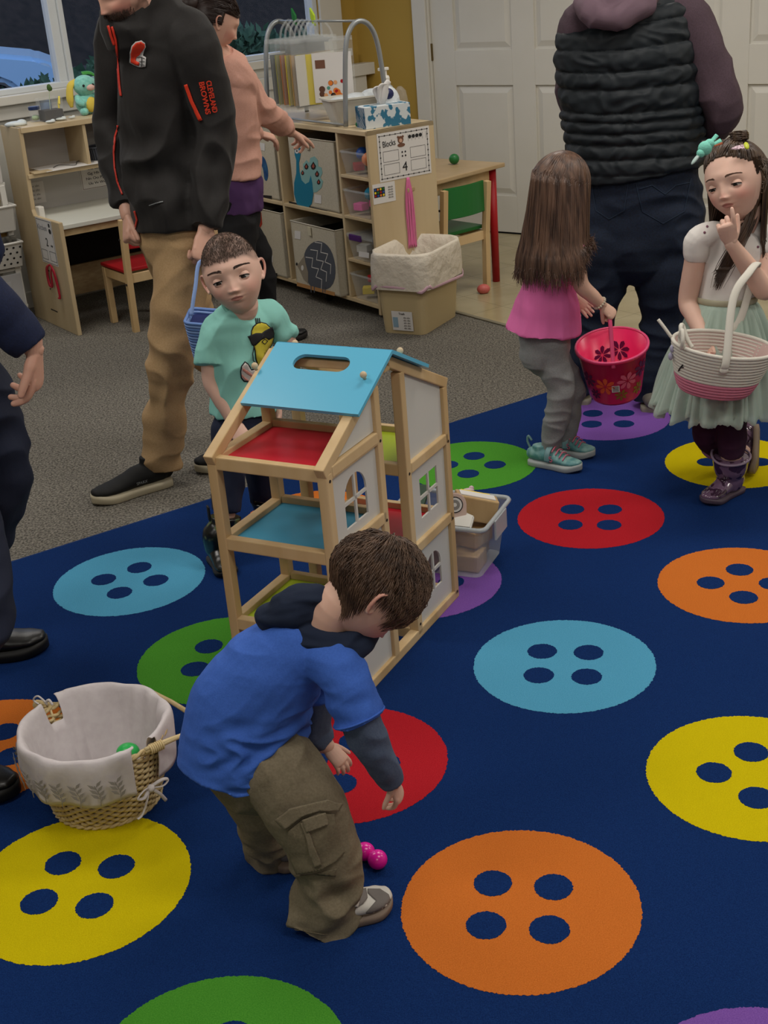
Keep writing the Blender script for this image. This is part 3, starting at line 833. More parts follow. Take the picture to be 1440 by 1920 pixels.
for i, (px, py, w) in enumerate(((30, 236, 0.045), (95, 231, 0.02), (115, 226, 0.022), (135, 223, 0.015))):
 c = on_hutch(px, py)
 mb = MB(); mb.smooth = True; mb.ball(c + Z * 0.008, w, 14, sc=(1.3, .8, .35)); mb.ball(c + Z * 0.012 + DL * w * .7, w * .6, 12, sc=(1, .8, .6))
 tag(mb.build('crumpled_wrap', mat('crumpled film', 'C5CBC8', 0.3)), ['crumpled clear wrap at the left end of the hutch top', 'scrap of pale paper below the seedling cup', 'pale scrap right of the seedling cup', 'small pale scrap beside the toy bunny'][i], 'scrap')
# plush bunny
c = on_hutch(166, 214)
t = thing('plush_bunny', c, 'mint and yellow plush bunny toy sitting on the desk hutch', 'plush toy')
mint = mat('mint plush', '6FB5A8', 0.95, c2='8ACABC', scale=60, bump=0.5, bscale=160, sheen=0.3)
yel = mat('yellow plush', 'D0B84E', 0.95, bump=0.5, bscale=160)
right = DL
mb = MB(); mb.smooth = True; mb.ball(c + Z * 0.055, 0.06, sc=(1.0, .85, .95), ax=DL, ay=DD); mb.build('body', mint, t)
mb = MB(); mb.smooth = True; mb.ball(c + Z * 0.145 - DD * 0.008, 0.058, sc=(1.05, .9, .9), ax=DL, ay=DD); h_ = mb.build('head', mint, t)
for s_ in (-1, 1):
 mb = MB(); mb.smooth = True; mb.tube([c + Z * 0.175 + DL * s_ * 0.04, c + Z * 0.15 + DL * s_ * 0.075, c + Z * 0.09 + DL * s_ * 0.088, c + Z * 0.045 + DL * s_ * 0.085], [0.012, 0.02, 0.022, 0.010], 12, sub=5, flat=.5); mb.build('ear', mint if s_ > 0 else yel, t)
 mb = MB(); mb.smooth = True; mb.ball(c + Z * 0.148 + DL * (s_ * 0.026) - DD * 0.058, 0.0065, 12); mb.build('eye', M['black'], h_)
 mb = MB(); mb.smooth = True; mb.ball(c + Z * 0.02 + DL * s_ * 0.038 - DD * 0.04, 0.026, sc=(.8, 1.2, .8), ax=DL, ay=DD); mb.build('foot', mint, t)
 mb = MB(); mb.smooth = True; mb.tube([c + Z * 0.09 + DL * s_ * 0.045, c + Z * 0.07 + DL * s_ * 0.055 - DD * 0.035, c + Z * 0.055 + DL * s_ * 0.035 - DD * 0.055], [0.018, 0.017, 0.014], 10, sub=4); mb.build('arm', mint, t)
mb = MB(); mb.smooth = True; mb.ball(c + Z * 0.135 + DL * 0.012 - DD * 0.056, 0.02, 14, sc=(1.2, .7, .8), ax=DL, ay=DD); mb.build('muzzle', mat('pink plush', 'D3AFA4', 0.9), h_)
mb = MB(); mb.smooth = True; mb.ball(c + Z * 0.05 + DL * 0.008 - DD * 0.035, 0.036, 16, sc=(1, .7, 1.1), ax=DL, ay=DD); mb.build('belly', yel, t)
mb = MB(); mb.smooth = True; mb.tube([c + Z * 0.205 + DL * 0.0, c + Z * 0.20 + DL * 0.05, c + Z * 0.16 + DL * 0.085, c + Z * 0.10 + DL * 0.10, c + Z * 0.03 + DL * 0.095], 0.013, 8, sub=5, flat=.4); mb.build('green_ribbon', mat('green ribbon', '3E8F3A', 0.5), t)
# animal label card hanging at the hutch edge
hf = Plane(D0 + DD * 0.318, DL, Z)
ca, cb_ = hf.px(195, 226)
lab = poster('animal_tag', hf, ca, cb_ , 0.07, 0.075, 'small white tag with an animal picture on the hutch front edge', 'tag')
mb = MB(); mb.shape(hf, circ(ca, cb_ + 0.006, 0.020, ry=0.018), 0.0005, 0.0016); mb.build('animal_picture', mat('brown print', '5B3A2A', 0.7), lab)
mb = MB(); mb.shape(hf, circ(ca, cb_ - 0.001, 0.009), 0.0005, 0.0022); mb.build('animal_nose', mat('amber print', 'C9923A', 0.7), lab)
# ------------------------------------------------------------------ small chairs
def kid_chair(o, fd, colr, label, sh=0.315, bh=0.58, w=0.31, d=0.30, feet=False):
 """o = centre of the seat on the floor, fd = direction the sitter faces"""
 fd = V(fd).normalized(); rt = V((fd.y, -fd.x, 0))
 t = thing('childrens_chair', o, label, 'chair')
 P = lambda a, q, z: o + rt * a + fd * q + Z * z
 leg = M['pine']
 for s in (-1, 1):
  mb = MB(); mb.box(P(s * (w / 2 - 0.018), d / 2 - 0.02, sh / 2 - 0.01), (0.032, 0.032, sh - 0.02), ax=rt, ay=fd, bev=0.003); mb.build('leg', leg, t)
  mb = MB(); mb.tube([P(s * (w / 2 - 0.015), -d / 2 + 0.01, 0.0), P(s * (w / 2 - 0.015), -d / 2 + 0.0, sh * 0.9), P(s * (w / 2 - 0.015), -d / 2 - 0.025, bh)], 0.021, 4, side=(rt + fd)); lg = mb.build('leg', leg, t)
  mb = MB(); mb.box(P(s * (w / 2 - 0.018), 0, sh - 0.045), (0.022, d - 0.05, 0.045), ax=rt, ay=fd, bev=0.002); mb.build('seat_rail', leg, t)
  for z in (0.25, 0.48):
   mb = MB(); mb.cyl(P(s * (w / 2 + 0.000), -d / 2 + 0.0, z * bh / .58), P(s * (w / 2 + 0.004), -d / 2 + 0.0, z * bh / .58), 0.006, seg=8); mb.build('screw', M['dark'], lg)
 for q in (d / 2 - 0.02, -d / 2 + 0.01):
  mb = MB(); mb.box(P(0, q, sh - 0.045), (w - 0.06, 0.02, 0.045), ax=rt, ay=fd, bev=0.002); mb.build('seat_rail', leg, t)
 mb = MB(); mb.box(P(0, 0.015, sh - 0.006), (w - 0.005 if not feet else w - 0.03, d - 0.02, 0.018), ax=rt, ay=fd, bev=0.005); mb.build('seat', colr, t)
 pts = []
 n = 8
 mb = MB()
 fr = [P((-0.5 + k / n) * (w - 0.05), -d / 2 - 0.012 - 0.022 * math.sin(math.pi * k / n), 0) for k in range(n + 1)]
 th = fd * 0.014
 poly = [p + Z * 0 for p in fr] + [p + th for p in fr[::-1]]
 mb.prism([p + Z * (bh - 0.15) for p in poly], (0, 0, 0.155), bev=0.003); mb.build('backrest', colr, t)
 return t
kid_chair(V((-1.14, 6.61, 0)), DD, M['red'], 'small pine chair with red seat and back at the activity desk', sh=0.315, bh=0.57)
# ------------------------------------------------------------------ cubby storage unit
S0 = V((0.067, 6.199, 0))
SF = adir(122.5); SE = adir(36.5)       # along the front, along the end panel (depth)
SE = V((SF.y, -SF.x, 0))                 # exactly perpendicular: 32.5 degrees
SW, SDp, SH = 1.47, 0.385, 0.912
def SPt(a, q, z): return S0 + SF * a + SE * q + Z * z
front_pl = Plane(S0, SF, Z)
end_pl = Plane(S0, SE, Z)
def storage():
 t = thing('storage_unit', SPt(SW / 2, SDp / 2, 0), 'birch cubby storage unit on casters holding fabric bins and clear bins', 'storage unit')
 w, we = M['wood'], M['wood_edge']
 def slab(name, a0, a1, q0, q1, z0, z1, m=w, bev=0.003):
  mb = MB(); mb.box(SPt((a0 + a1) / 2, (q0 + q1) / 2, (z0 + z1) / 2), (a1 - a0, q1 - q0, z1 - z0), ax=SF, ay=SE, bev=bev)
  return mb.build(name, m, t)
 slab('side_panel', 0, 0.02, 0, SDp, 0.035, SH); slab('side_panel', SW - 0.02, SW, 0, SDp, 0.035, SH)
 slab('top_board', 0.0, SW, 0.0, SDp, SH - 0.022, SH)
 slab('bottom_board', 0.02, SW - 0.02, 0.005, SDp - 0.02, 0.062, 0.082)
 slab('back_panel', 0.02, SW - 0.02, SDp - 0.022, SDp - 0.01, 0.08, SH - 0.02)
 slab('divider', 0.272, 0.290, 0.005, SDp - 0.02, 0.082, SH - 0.022); slab('divider', 0.862, 0.880, 0.005, SDp - 0.02, 0.082, SH - 0.022)
 slab('shelf', 0.29, 0.862, 0.005, SDp - 0.02, 0.475, 0.493); slab('shelf', 0.88, SW - 0.02, 0.005, SDp - 0.02, 0.475, 0.493)
 for z in (0.695, 0.497, 0.283): slab('shelf', 0.02, 0.272, 0.005, SDp - 0.02, z - 0.015, z)
 for a in (0.05, SW - 0.06, 0.58):
  for q in (0.06, SDp - 0.06):
   mb = MB(); mb.cyl(SPt(a - 0.01, q, 0.026), SPt(a + 0.012, q, 0.026), 0.025, seg=16); mb.box(SPt(a, q, 0.052), (0.03, 0.03, 0.02), ax=SF)
   mb.build('caster', M['black'], t)
 return t
storage()
canvas = mat('natural canvas', 'B3AB97', 0.9, c2='BDB5A2', scale=120, bump=0.25, bscale=500)
def fabric_bin(a0, a1, z0, h, q0, label, lean=0.0):
 """open canvas cube in the unit, front face at depth q0"""
 t = thing('fabric_bin', SPt((a0 + a1) / 2, q0 + 0.17, z0), label, 'storage bin', None)
 w = a1 - a0; d = min(0.335, SDp - 0.03 - q0)
 th = 0.007
 mb = MB()
 mb.box(SPt((a0 + a1) / 2, q0 + th / 2, z0 + h / 2), (w, th, h), ax=SF, ay=SE, bev=0.002)
 mb.box(SPt((a0 + a1) / 2, q0 + d, z0 + h / 2), (w, th, h), ax=SF, ay=SE)
 mb.box(SPt(a0 + th / 2, q0 + d / 2, z0 + h / 2), (th, d, h), ax=SF, ay=SE); mb.box(SPt(a1 - th / 2, q0 + d / 2, z0 + h / 2), (th, d, h), ax=SF, ay=SE)
 mb.box(SPt((a0 + a1) / 2, q0 + d / 2, z0 + 0.004), (w, d, 0.006), ax=SF, ay=SE)
 mb.build('canvas_box', canvas, t)
 mb = MB(); mb.box(SPt((a0 + a1) / 2, q0 + d / 2, z0 + h - 0.06), (w - 2 * th - 0.002, d - 2 * th, 0.004), ax=SF, ay=SE); mb.build('dark_sheet', M['dark'], t)  # flat dark sheet across the bin, a little below its rim
 mb = MB(); mb.smooth = True; mb.tube([SPt(a, q, z0 + h) for a, q in ((a0, q0), (a1, q0), (a1, q0 + d), (a0, q0 + d))], 0.0035, 6, closed=True); mb.build('piping', mat('canvas piping', 'C4BDAC', 0.8), t)
 mb = MB(); mb.box(SPt((a0 + a1) / 2 + 0.02, q0 - 0.006, z0 + h - 0.03), (0.028, 0.006, 0.045), ax=SF, ay=SE, bev=0.002); mb.build('pull_tab', mat('canvas tab', 'BFB8A0', 0.8), t)
 return t
def fpl(q0): return Plane(SPt(0, q0, 0), SF, Z)
def decal(pl, pts, m, parent, name, off=0.0006, th=0.0006, sub=0):
 if sub:
  P3 = [V((x, y, 0)) for x, y in pts]; q, _ = crom(P3, [0] * len(P3), sub, True); pts = [(v.x, v.y) for v in q]
 mb = MB(); mb.shape_px(pl, pts, th, off); return mb.build(name, m, parent)
pale_teal = mat('pale teal felt', '7FA8A4', 0.9)
# peacock bin
b1 = fabric_bin(0.335, 0.775, 0.496, 0.345, 0.02, 'canvas bin with a teal peacock in the upper middle cubby')
p = fpl(0.02)
tail = [(560, 330), (566, 318), (570, 325), (568, 308), (575, 300), (580, 306), (582, 296), (590, 293), (596, 300), (597, 312), (603, 314), (605, 324), (601, 333), (606, 340), (603, 352), (594, 360), (583, 362), (576, 345), (570, 346), (562, 340)]
decal(p, tail, pale_teal, b1, 'peacock_tail')
decal(p, [(553, 280), (558, 275), (564, 278), (564, 290), (561, 305), (562, 322), (566, 338), (573, 345), (580, 341), (583, 329), (586, 343), (588, 364), (585, 382), (577, 391), (567, 391), (557, 382), (552, 364), (552, 343), (556, 325), (556, 300), (553, 290)], M['teal'], b1, 'peacock_body', 0.0014)
for x, y, r in ((568, 324, 3), (575, 312, 4), (588, 311, 5), (595, 326, 4), (598, 341, 3.5)):
 decal(p, [(x, y - r * 1.6), (x + r, y), (x + r * .7, y + r * 1.1), (x, y + r * 1.5), (x - r * .7, y + r * 1.1), (x - r, y)], M['dark'], b1, 'feather_eye', 0.0014)
 decal(p, [(x, y - r * .9), (x + r * .5, y + r * .2), (x, y + r * .9), (x - r * .5, y + r * .2)], mat('rust felt', '9A4A3A', 0.9), b1, 'feather_eye', 0.0020)
decal(p, circ(557.5, 283, 3.6, 14, ry=5), M['paper'], b1, 'peacock_eye', 0.0022); decal(p, circ(557.5, 283, 1.3, 10, ry=2), M['ink'], b1, 'peacock_eye', 0.0028)
decal(p, [(542, 377), (614, 395), (614, 399), (542, 386)], M['dark'], b1, 'printed_base', 0.0008)
decal(p, [(590, 364), (603, 366), (603, 382), (590, 380)], M['paper'], b1, 'small_tag', 0.0014)
# sea creature bin (blue)
b2 = fabric_bin(0.93, 1.36, 0.496, 0.375, 0.02, 'canvas bin with a dark blue looping serpent in the upper left cubby')
bl = mat('mottled blue felt', '16386E', 0.9, c2='2A5C86', scale=25)
decal(p, [(461, 283), (467, 275), (474, 280), (477, 292), (478, 320), (480, 345), (483, 352), (486, 345), (484, 320), (481, 302), (484, 294), (490, 292), (497, 298), (502, 314), (503, 330), (500, 339), (496, 335), (494, 320), (490, 309), (488, 318), (491, 340), (493, 368), (470, 370), (468, 340), (468, 310), (467, 290)], bl, b2, 'serpent_body', sub=3)
decal(p, [(483, 266), (497, 269), (497, 283), (483, 280)], M['paper'], b2, 'small_tag', 0.0014)
decal(p, [(474, 364), (510, 367), (510, 374), (474, 371)], M['dark'], b2, 'printed_base', 0.0008)
# hedgehog bin
b3 = fabric_bin(0.318, 0.752, 0.083, 0.335, -0.03, 'canvas bin with a grey zigzag hedgehog in the lower middle cubby')
p3 = fpl(-0.03)
grey = mat('slate felt', '4C5058', 0.9)
decal(p3, [(571, 476), (578, 462), (590, 453), (603, 453), (615, 461), (624, 477), (629, 500), (628, 522), (620, 538), (605, 544), (588, 540), (577, 528), (574, 505), (571, 490)], grey, b3, 'hedgehog_body', sub=2)
decal(p3, [(571, 479), (573, 492), (578, 510), (578, 532), (570, 524), (563, 508), (557, 497), (562, 492)], mat('taupe felt', '8A8070', 0.9), b3, 'hedgehog_face', 0.0012)
lw = 1.3
def zig(pts, parent, pl, m, name, w=0.004):
 mb = MB()
 for (x0, y0), (x1, y1) in zip(pts, pts[1:]):
  a = V((*pl.px(x0, y0), 0)); b = V((*pl.px(x1, y1), 0)); d = (b - a).normalized(); n_ = V((-d.y, d.x, 0)) * w / 2; e = d * w / 2
  mb.shape(pl, [tuple((q)[:2]) for q in (a - e - n_, b + e - n_, b + e + n_, a - e + n_)], 0.0005, 0.0016)
 mb.build(name, m, parent)
for dx, dy in ((0, 0), (9, -14), (17, -28)):
 q = [(574, 482), (587, 484), (585, 501), (598, 504), (593, 519), (604, 524), (603, 541)]
 zig([(x + dx, y + dy) for x, y in q], b3, p3, M['paper'], 'zigzag_line')
decal(p3, circ(567.5, 502, 2.4, 12, ry=5), M['paper'], b3, 'hedgehog_eye', 0.0018); decal(p3, circ(557, 495, 1.6, 10, ry=3), M['ink'], b3, 'hedgehog_nose', 0.0018)
for x in (583, 589, 605, 609): decal(p3, [(x, 536), (x + 1.6, 536), (x + 1.6, 549), (x, 548)], grey, b3, 'hedgehog_leg', 0.0012)
decal(p3, [(557, 529), (628, 548), (628, 555), (557, 536)], mat('tan felt', 'A87B4A', 0.9), b3, 'printed_base', 0.0008)
decal(p3, [(553, 432), (564, 434), (564, 449), (553, 447)], M['paper'], b3, 'small_tag', 0.0014)
# red creature bin
b4 = fabric_bin(0.905, 1.335, 0.083, 0.35, 0.0, 'canvas bin with a red long-tailed animal in the lower left cubby')
p4 = fpl(0.0)
rf = mat('rust red felt', '9C2F1C', 0.9)
decal(p4, [(474, 400), (490, 398), (492, 420), (482, 440), (481, 460), (484, 478), (492, 490), (505, 500), (513, 511), (500, 515), (470, 508), (474, 460), (472, 430)], rf, b4, 'animal_body')
decal(p4, [(470, 512), (520, 512), (520, 518), (470, 518)], M['dark'], b4, 'printed_base', 0.0008)
decal(p4, [(502, 477), (512, 479), (512, 492), (502, 490)], M['paper'], b4, 'small_tag', 0.0014)
# clear bins with toys in the narrow column
def clear_bin(z0, h, label, toys, q0=0.0, a0=0.035, a1=0.25, lid=None, seed=1):
 c = SPt((a0 + a1) / 2, q0 + 0.15, z0)
 t = thing('clear_bin', c, label, 'storage bin')
 mb = MB()
 w = a1 - a0
 for (u, v) in ((0.86, 1.0),):
  A = [SPt(a, q, z0 + 0.001) for a, q in ((a0 + .018, q0 + .015), (a1 - .018, q0 + .015), (a1 - .018, q0 + .30), (a0 + .018, q0 + .30))]
  B = [SPt(a, q, z0 + h) for a, q in ((a0, q0), (a1, q0), (a1, q0 + .32), (a0, q0 + .32))]
 va = [mb.bm.verts.new(x) for x in A]; vb = [mb.bm.verts.new(x) for x in B]
 mb._fin([mb.bm.faces.new([va[i], va[(i + 1) % 4], vb[(i + 1) % 4], vb[i]]) for i in range(4)] + [mb.bm.faces.new(va)])
 mb.build('tub', M['plastic_milky'], t)
 mb = MB(); mb.tube([SPt(a, q, z0 + h) for a, q in ((a0, q0), (a1, q0), (a1, q0 + .32), (a0, q0 + .32))], 0.006, 6, closed=True); mb.build('rim', M['plastic_milky'], t)
 if lid:
  mb = MB(); mb.box(SPt((a0 + a1) / 2, q0 + 0.16, z0 + h + 0.008), (w + 0.01, 0.33, 0.012), ax=SF, ay=SE, bev=0.004); mb.build('lid', M['plastic_milky'], t)
  mb = MB(); mb.box(SPt((a0 + a1) / 2 + 0.03, q0 - 0.004, z0 + h - 0.002), (0.10, 0.014, 0.03), ax=SF, ay=SE, bev=0.004); mb.build('latch', mat('purple latch', '4B2566', 0.4), t)
 rnd = random.Random(seed)
 for k, (kind, m, lab) in enumerate(toys):
  a = a0 + 0.055 + (w - 0.11) * (((k + 1) % 2) * .8 + .2 * rnd.random()); q = q0 + 0.055 + 0.035 * (k % 3); z = z0 + 0.03 + (h - 0.03) * (k + 0.5) / len(toys)
  mb = MB(); mb.smooth = True
  c2 = SPt(a, q, z)
  if kind == 'ball': mb.ball(c2, 0.032, 16)
  elif kind == 'ring': mb.tube([c2 + SF * 0.026 * math.cos(x) + Z * 0.026 * math.sin(x) for x in [math.pi * i / 8 for i in range(16)]], 0.009, 8, closed=True)
  else: mb.smooth = False; mb.box(c2, (0.06, 0.05, 0.035), ax=adir(rnd.uniform(0, 180)), bev=0.004)
  tag(mb.build('toy_' + kind, m), lab, 'toy', None)
clear_bin(0.696, 0.11, 'clear bin of bright toys in the top cubby beside the blocks sign', [('block', M['red'], 'red toy block low in the top clear bin'), ('block', M['red'], 'second red toy block in the top clear bin, above the lowest'), ('block', M['blue'], 'blue toy block in the top clear bin'), ('ball', M['orange'], 'orange ball at the front of the top clear bin'), ('ball', M['blue'], 'blue ball heaped in the top clear bin'), ('ball', M['green'], 'green ball on top of the heap in the top clear bin')], seed=3)
clear_bin(0.498, 0.125, 'clear bin with pink and green toys in the second cubby down', [('block', M['pink'], 'pink toy block in the second clear bin'), ('block', M['pink'], 'pink toy block above another in the second clear bin'), ('block', M['green'], 'green toy block in the second clear bin'), ('ball', M['teal'], 'teal ball in the second clear bin')], seed=5)
clear_bin(0.284, 0.115, 'lidded clear bin with a purple latch in the third cubby down', [('block', M['plastic_white'], 'white toy block in the lidded bin'), ('block', mat('grey toy', '77757A', 0.6), 'grey toy block in the lidded bin')], lid=True, seed=6)
clear_bin(0.083, 0.125, 'clear bin with yellow and blue toys in the lowest cubby', [('block', M['yellow'], 'yellow toy block low in the lowest clear bin'), ('block', M['blue'], 'blue toy block in the lowest clear bin'), ('block', M['yellow'], 'yellow toy block higher in the lowest clear bin'), ('block', M['red'], 'red toy block on top of the lowest clear bin')], seed=8)
lb = fpl(-0.008)
mb = MB(); mb.shape_px(lb, [(673, 471), (692, 474), (692, 484), (673, 481)]); tag(mb.build('bin_label', M['paper']), 'white sticker on the lidded clear bin', 'sticker')
# Blocks sign on the end panel
ea, eb = end_pl.px(758, 287)
SG = []
x0, z0 = end_pl.px(716, 339); x1, z1 = end_pl.px(803, 233)
x0 = 0.052; x1 = 0.355; z0 = 0.672; z1 = 0.895
sign = poster('blocks_sign', end_pl, (x0 + x1) / 2, (z0 + z1) / 2, x1 - x0, z1 - z0, 'white laminated BLOCKS 4 sign on the end of the storage unit', 'sign')
mb = MB()
cx = (x0 + x1) / 2
frame_lines(mb, end_pl, x0 + 0.012, x1 - 0.012, z0 + 0.012, z1 - 0.012, 0.0022)
for k in range(10):
 for zz in (z0 + 0.013, z1 - 0.013): mb.shape(end_pl, circ(x0 + 0.012 + (x1 - x0 - 0.024) * k / 9, zz, 0.0038, 8), 0.0005, 0.0016)
for k in range(1, 8):
 for xx in (x0 + 0.013, x1 - 0.013): mb.shape(end_pl, circ(xx, z0 + 0.012 + (z1 - z0 - 0.024) * k / 8, 0.0038, 8), 0.0005, 0.0016)
mb.build('dotted_border', M['ink'], sign)
mb = MB()
for bx in (x0 + 0.028, x1 - 0.118):
 for bz in (z0 + 0.028, z0 + 0.088): frame_lines(mb, end_pl, bx, bx + 0.09, bz, bz + 0.05, 0.0016)
 mb.build('empty_box', mat('grey line print', '4A4A4C', 0.7), sign); mb = MB()
bx = x1 - 0.126
for k in range(6): mb.shape(end_pl, [(bx + k * 0.021, z1 - 0.055), (bx + k * 0.021 + 0.0012, z1 - 0.055), (bx + k * 0.021 + 0.0012, z1 - 0.025), (bx + k * 0.021, z1 - 0.025)], 0.0004, 0.0016)
mb.build('ten_frame', mat('grey line print', ''), sign)
mb = MB()
for k in range(4): mb.shape(end_pl, circ(bx + 0.0105 + k * 0.021, z1 - 0.036, 0.0088), 0.0005, 0.0018)
for dx in (-0.009, 0.009):
 for dz in (-0.009, 0.009): mb.shape(end_pl, circ(cx - 0.004 + dx, z0 + 0.113 + dz, 0.0045, 10), 0.0005, 0.0018)
mb.build('black_dots', M['ink'], sign)
text('Blocks', 0.040, end_pl, x0 + 0.066, z1 - 0.052, M['ink'], sign, 'heading', off=0.0014, sx=0.72, rot=0.06)
text('4', 0.062, end_pl, cx - 0.002, z0 + 0.052, M['ink'], sign, 'numeral', off=0.0014)
mb = MB(); mb.shape(end_pl, circ(cx - 0.018, z1 - 0.043, 0.017), 0.0005, 0.0018)
for s_ in (-1, 1): mb.shape(end_pl, circ(cx - 0.018 + s_ * 0.014, z1 - 0.030, 0.006), 0.0005, 0.0018)
mb.shape(end_pl, circ(cx - 0.016, z1 - 0.068, 0.022, ry=0.009), 0.0005, 0.0018)
mb.build('bear_drawing', mat('brown bear print', '6E4A38', 0.8), sign)
mb = MB(); mb.shape(end_pl, circ(cx - 0.018, z1 - 0.047, 0.009), 0.0005, 0.0024); mb.build('bear_muzzle', mat('tan print', 'C39C84', 0.8), sign)
# small rules card wrapped at the corner
x0, x1, z0, z1 = 0.006, 0.135, 0.575, 0.668
card = poster('colour_card', end_pl, (x0 + x1) / 2, (z0 + z1) / 2, x1 - x0, z1 - z0, 'small card with a coloured picture grid below the blocks sign', 'card')
mb = MB(); mb.shape(end_pl, [(0.012, 0.605), (0.075, 0.605), (0.075, 0.650), (0.012, 0.650)], 0.0004, 0.0016); pc = mb.build('picture_ground', M['ink'], card)
k = 0
for i in range(4):
 for j in range(3):
  mb = MB(); mb.shape(end_pl, circ(0.020 + i * 0.0155, 0.613 + j * 0.0145, 0.0055, 8), 0.0004, 0.0022)
  mb.build('picture_dot', [M['red'], M['yellow'], M['blue'], M['green'], M['orange']][(i * 2 + j) % 5], pc)
for r_ in range(5): text('abcde', 0.012, end_pl, 0.108, 0.645 - r_ * 0.012, mat('grey print', '85827E', 0.7), card, 'letter_row', off=0.0014)
# pink yarn ribbon
mb = MB(); mb.smooth = True
rnd = random.Random(4)
for k in range(14):
 dx = (k - 7) * 0.0028
 mb.tube([end_pl.P(0.212 + dx * .3, 0.672, 0.004), end_pl.P(0.212 + dx + rnd.uniform(-.002, .002), 0.60, 0.007), end_pl.P(0.214 + dx * 1.3 + rnd.uniform(-.003, .003), 0.5, 0.006), end_pl.P(0.213 + dx * 1.2 + rnd.uniform(-.003, .003), 0.40, 0.006), end_pl.P(0.213 + dx * 1.3, 0.34 + rnd.uniform(-.01, .01), 0.006)], 0.0022, 5, sub=4)
tag(mb.build('yarn_ribbon', mat('pink yarn', 'D56F9C', 0.8)), 'long pink yarn ribbon hanging from the blocks sign behind the bin', 'ribbon')
# ------------------------------------------------------------------ hanging rack with bags on the unit top
TZ = SH
def on_top(px, py): return gz(px, py, TZ)
def rack():
 # two hoops and a top bar; hoop feet on the unit top
 r1a, r1b = on_top(650, 232), None
 A = SPt(0.225, 0.03, TZ + 0.006); B = SPt(0.205, 0.27, TZ + 0.006)
 C = SPt(0.98, 0.03, TZ + 0.006); D = SPt(0.98, 0.27, TZ + 0.006)
 t = thing('hanging_rack', (A + D) / 2 - Z * 0.006, 'grey tube rack on the storage unit holding hanging clear bags', 'rack')
 hgt = 0.465
 for P_, Q_ in ((A, B), (C, D)):
  m_ = (P_ + Q_) / 2; d = (Q_ - P_)
  pts = [P_, P_ + Z * hgt * .5 + d * .08, P_ + Z * hgt * .8 + d * .16, P_ + Z * hgt * 0.95 + d * .3, m_ + Z * hgt, Q_ + Z * hgt * .95 - d * .3, Q_ + Z * hgt * .8 - d * .16, Q_ + Z * hgt * .5 - d * .08, Q_]
  mb = MB(); mb.smooth = True; mb.tube(pts, 0.012, 10, sub=5); mb.build('hoop', M['grey_metal'], t)
 m1, m2 = (A + B) / 2 + Z * hgt, (C + D) / 2 + Z * hgt
 mb = MB(); mb.smooth = True; mb.cyl(m1, m2, 0.006, seg=10); mb.build('top_bar', M['grey_metal'], t)
 mb = MB(); mb.smooth = True
 mb.cyl(A + Z * 0.008, C + Z * 0.008, 0.006, seg=8); mb.build('base_bar', M['grey_metal'], t)
 return m1, m2
r1, r2 = rack()
bar_d = (r2 - r1).normalized()
bagm = mat('clear vinyl', 'DDE3E4', 0.12, alpha=0.10, spec=0.6)
bagcols = [('yellow', 'D9C62A'), ('white', 'C9C6BE'), ('tan', 'B98F4C'), ('yellow', 'C9B53A'), ('orange', 'C2713A'), ('olive', 'A4A04A'), ('grey', '6B6E70')]
for k in range(7):
 pos = r1 + bar_d * (0.36 + 0.045 * k + (0.03 if k else 0))
 u = (SE * 0.80 + SF * 0.60).normalized() if k == 0 else (SE * 0.97 + SF * 0.22 * (1 - k / 8)).normalized()
 if k == 0: u = (SE * 0.72 - SF * 0.69).normalized()
 n_ = u.cross(Z)
 t = thing('hanging_bag', pos - Z * 0.42, ['front clear hanging bag with yellow folder and picture page', 'clear bag second from the front on the rack', 'clear bag with a tan folder, third on the rack', 'clear bag with a yellow folder, fourth on the rack', 'clear bag with an orange folder, fifth on the rack', 'clear bag with an olive folder, sixth on the rack', 'farthest clear bag on the rack'][k], 'hanging bag')
 W_ = 0.31
 mb = MB(); mb.box(pos - Z * 0.25, (W_, 0.012, 0.33), ax=u, bev=0.003); mb.build('bag', bagm, t)
 mb = MB(); mb.box(pos - Z * 0.085, (W_, 0.016, 0.022), ax=u, bev=0.004); mb.build('hanger_bar', M['plastic_milky'], t)
 mb = MB(); mb.smooth = True; mb.tube([pos - Z * 0.08 - u * 0.06, pos - Z * 0.03 - u * 0.045, pos + Z * 0.006, pos - Z * 0.03 + u * 0.045, pos - Z * 0.08 + u * 0.06], 0.006, 8, sub=4); mb.build('hanger_loop', M['plastic_milky'], t)
 cn, chx = bagcols[k]
 mb = MB(); mb.box(pos - Z * 0.27 + n_ * 0.001, (W_ * 0.86, 0.004, 0.24), ax=u); fo = mb.build('folder', mat(cn + ' folder', chx, 0.6), t)
 if k == 0:
  bp_ = Plane(pos - Z * 0.27 - u * 0 , u, Z)
  bp_.o = bp_.o + bp_.n * 0.008
  sx_ = 1 if u.dot(_rt) > 0 else -1
  page = poster('page', bp_, sx_ * 0.045, 0.005, 0.20, 0.235, '', '')
  page.parent = t; page.location = page.location - t.location
  for kk in ('label', 'category'):
   if kk in page: del page[kk]
  rndp = random.Random(9)
  for q in range(26):
   mb = MB(); mb.shape(bp_, circ(sx_ * (0.03 + rndp.uniform(-.06, .06)), -0.05 + rndp.uniform(-.045, .035), rndp.uniform(.008, .017), 10), 0.0004, 0.0016 + q * 0.00002)
   mb.build('picture_patch', [M['orange'], mat('brown print', ''), M['red'], mat('page peach', 'D8A070', .7), M['orange'], mat('page teal', '4F8F80', .7), M['dark']][q % 7], page)
  mb = MB(); mb.shape(bp_, [(sx_ * a, b) for a, b in ((-.04, .05), (.01, .05), (.01, .09), (-.04, .09))], .0004, .0016); mb.build('picture_patch', mat('brown bear print', ''), page)
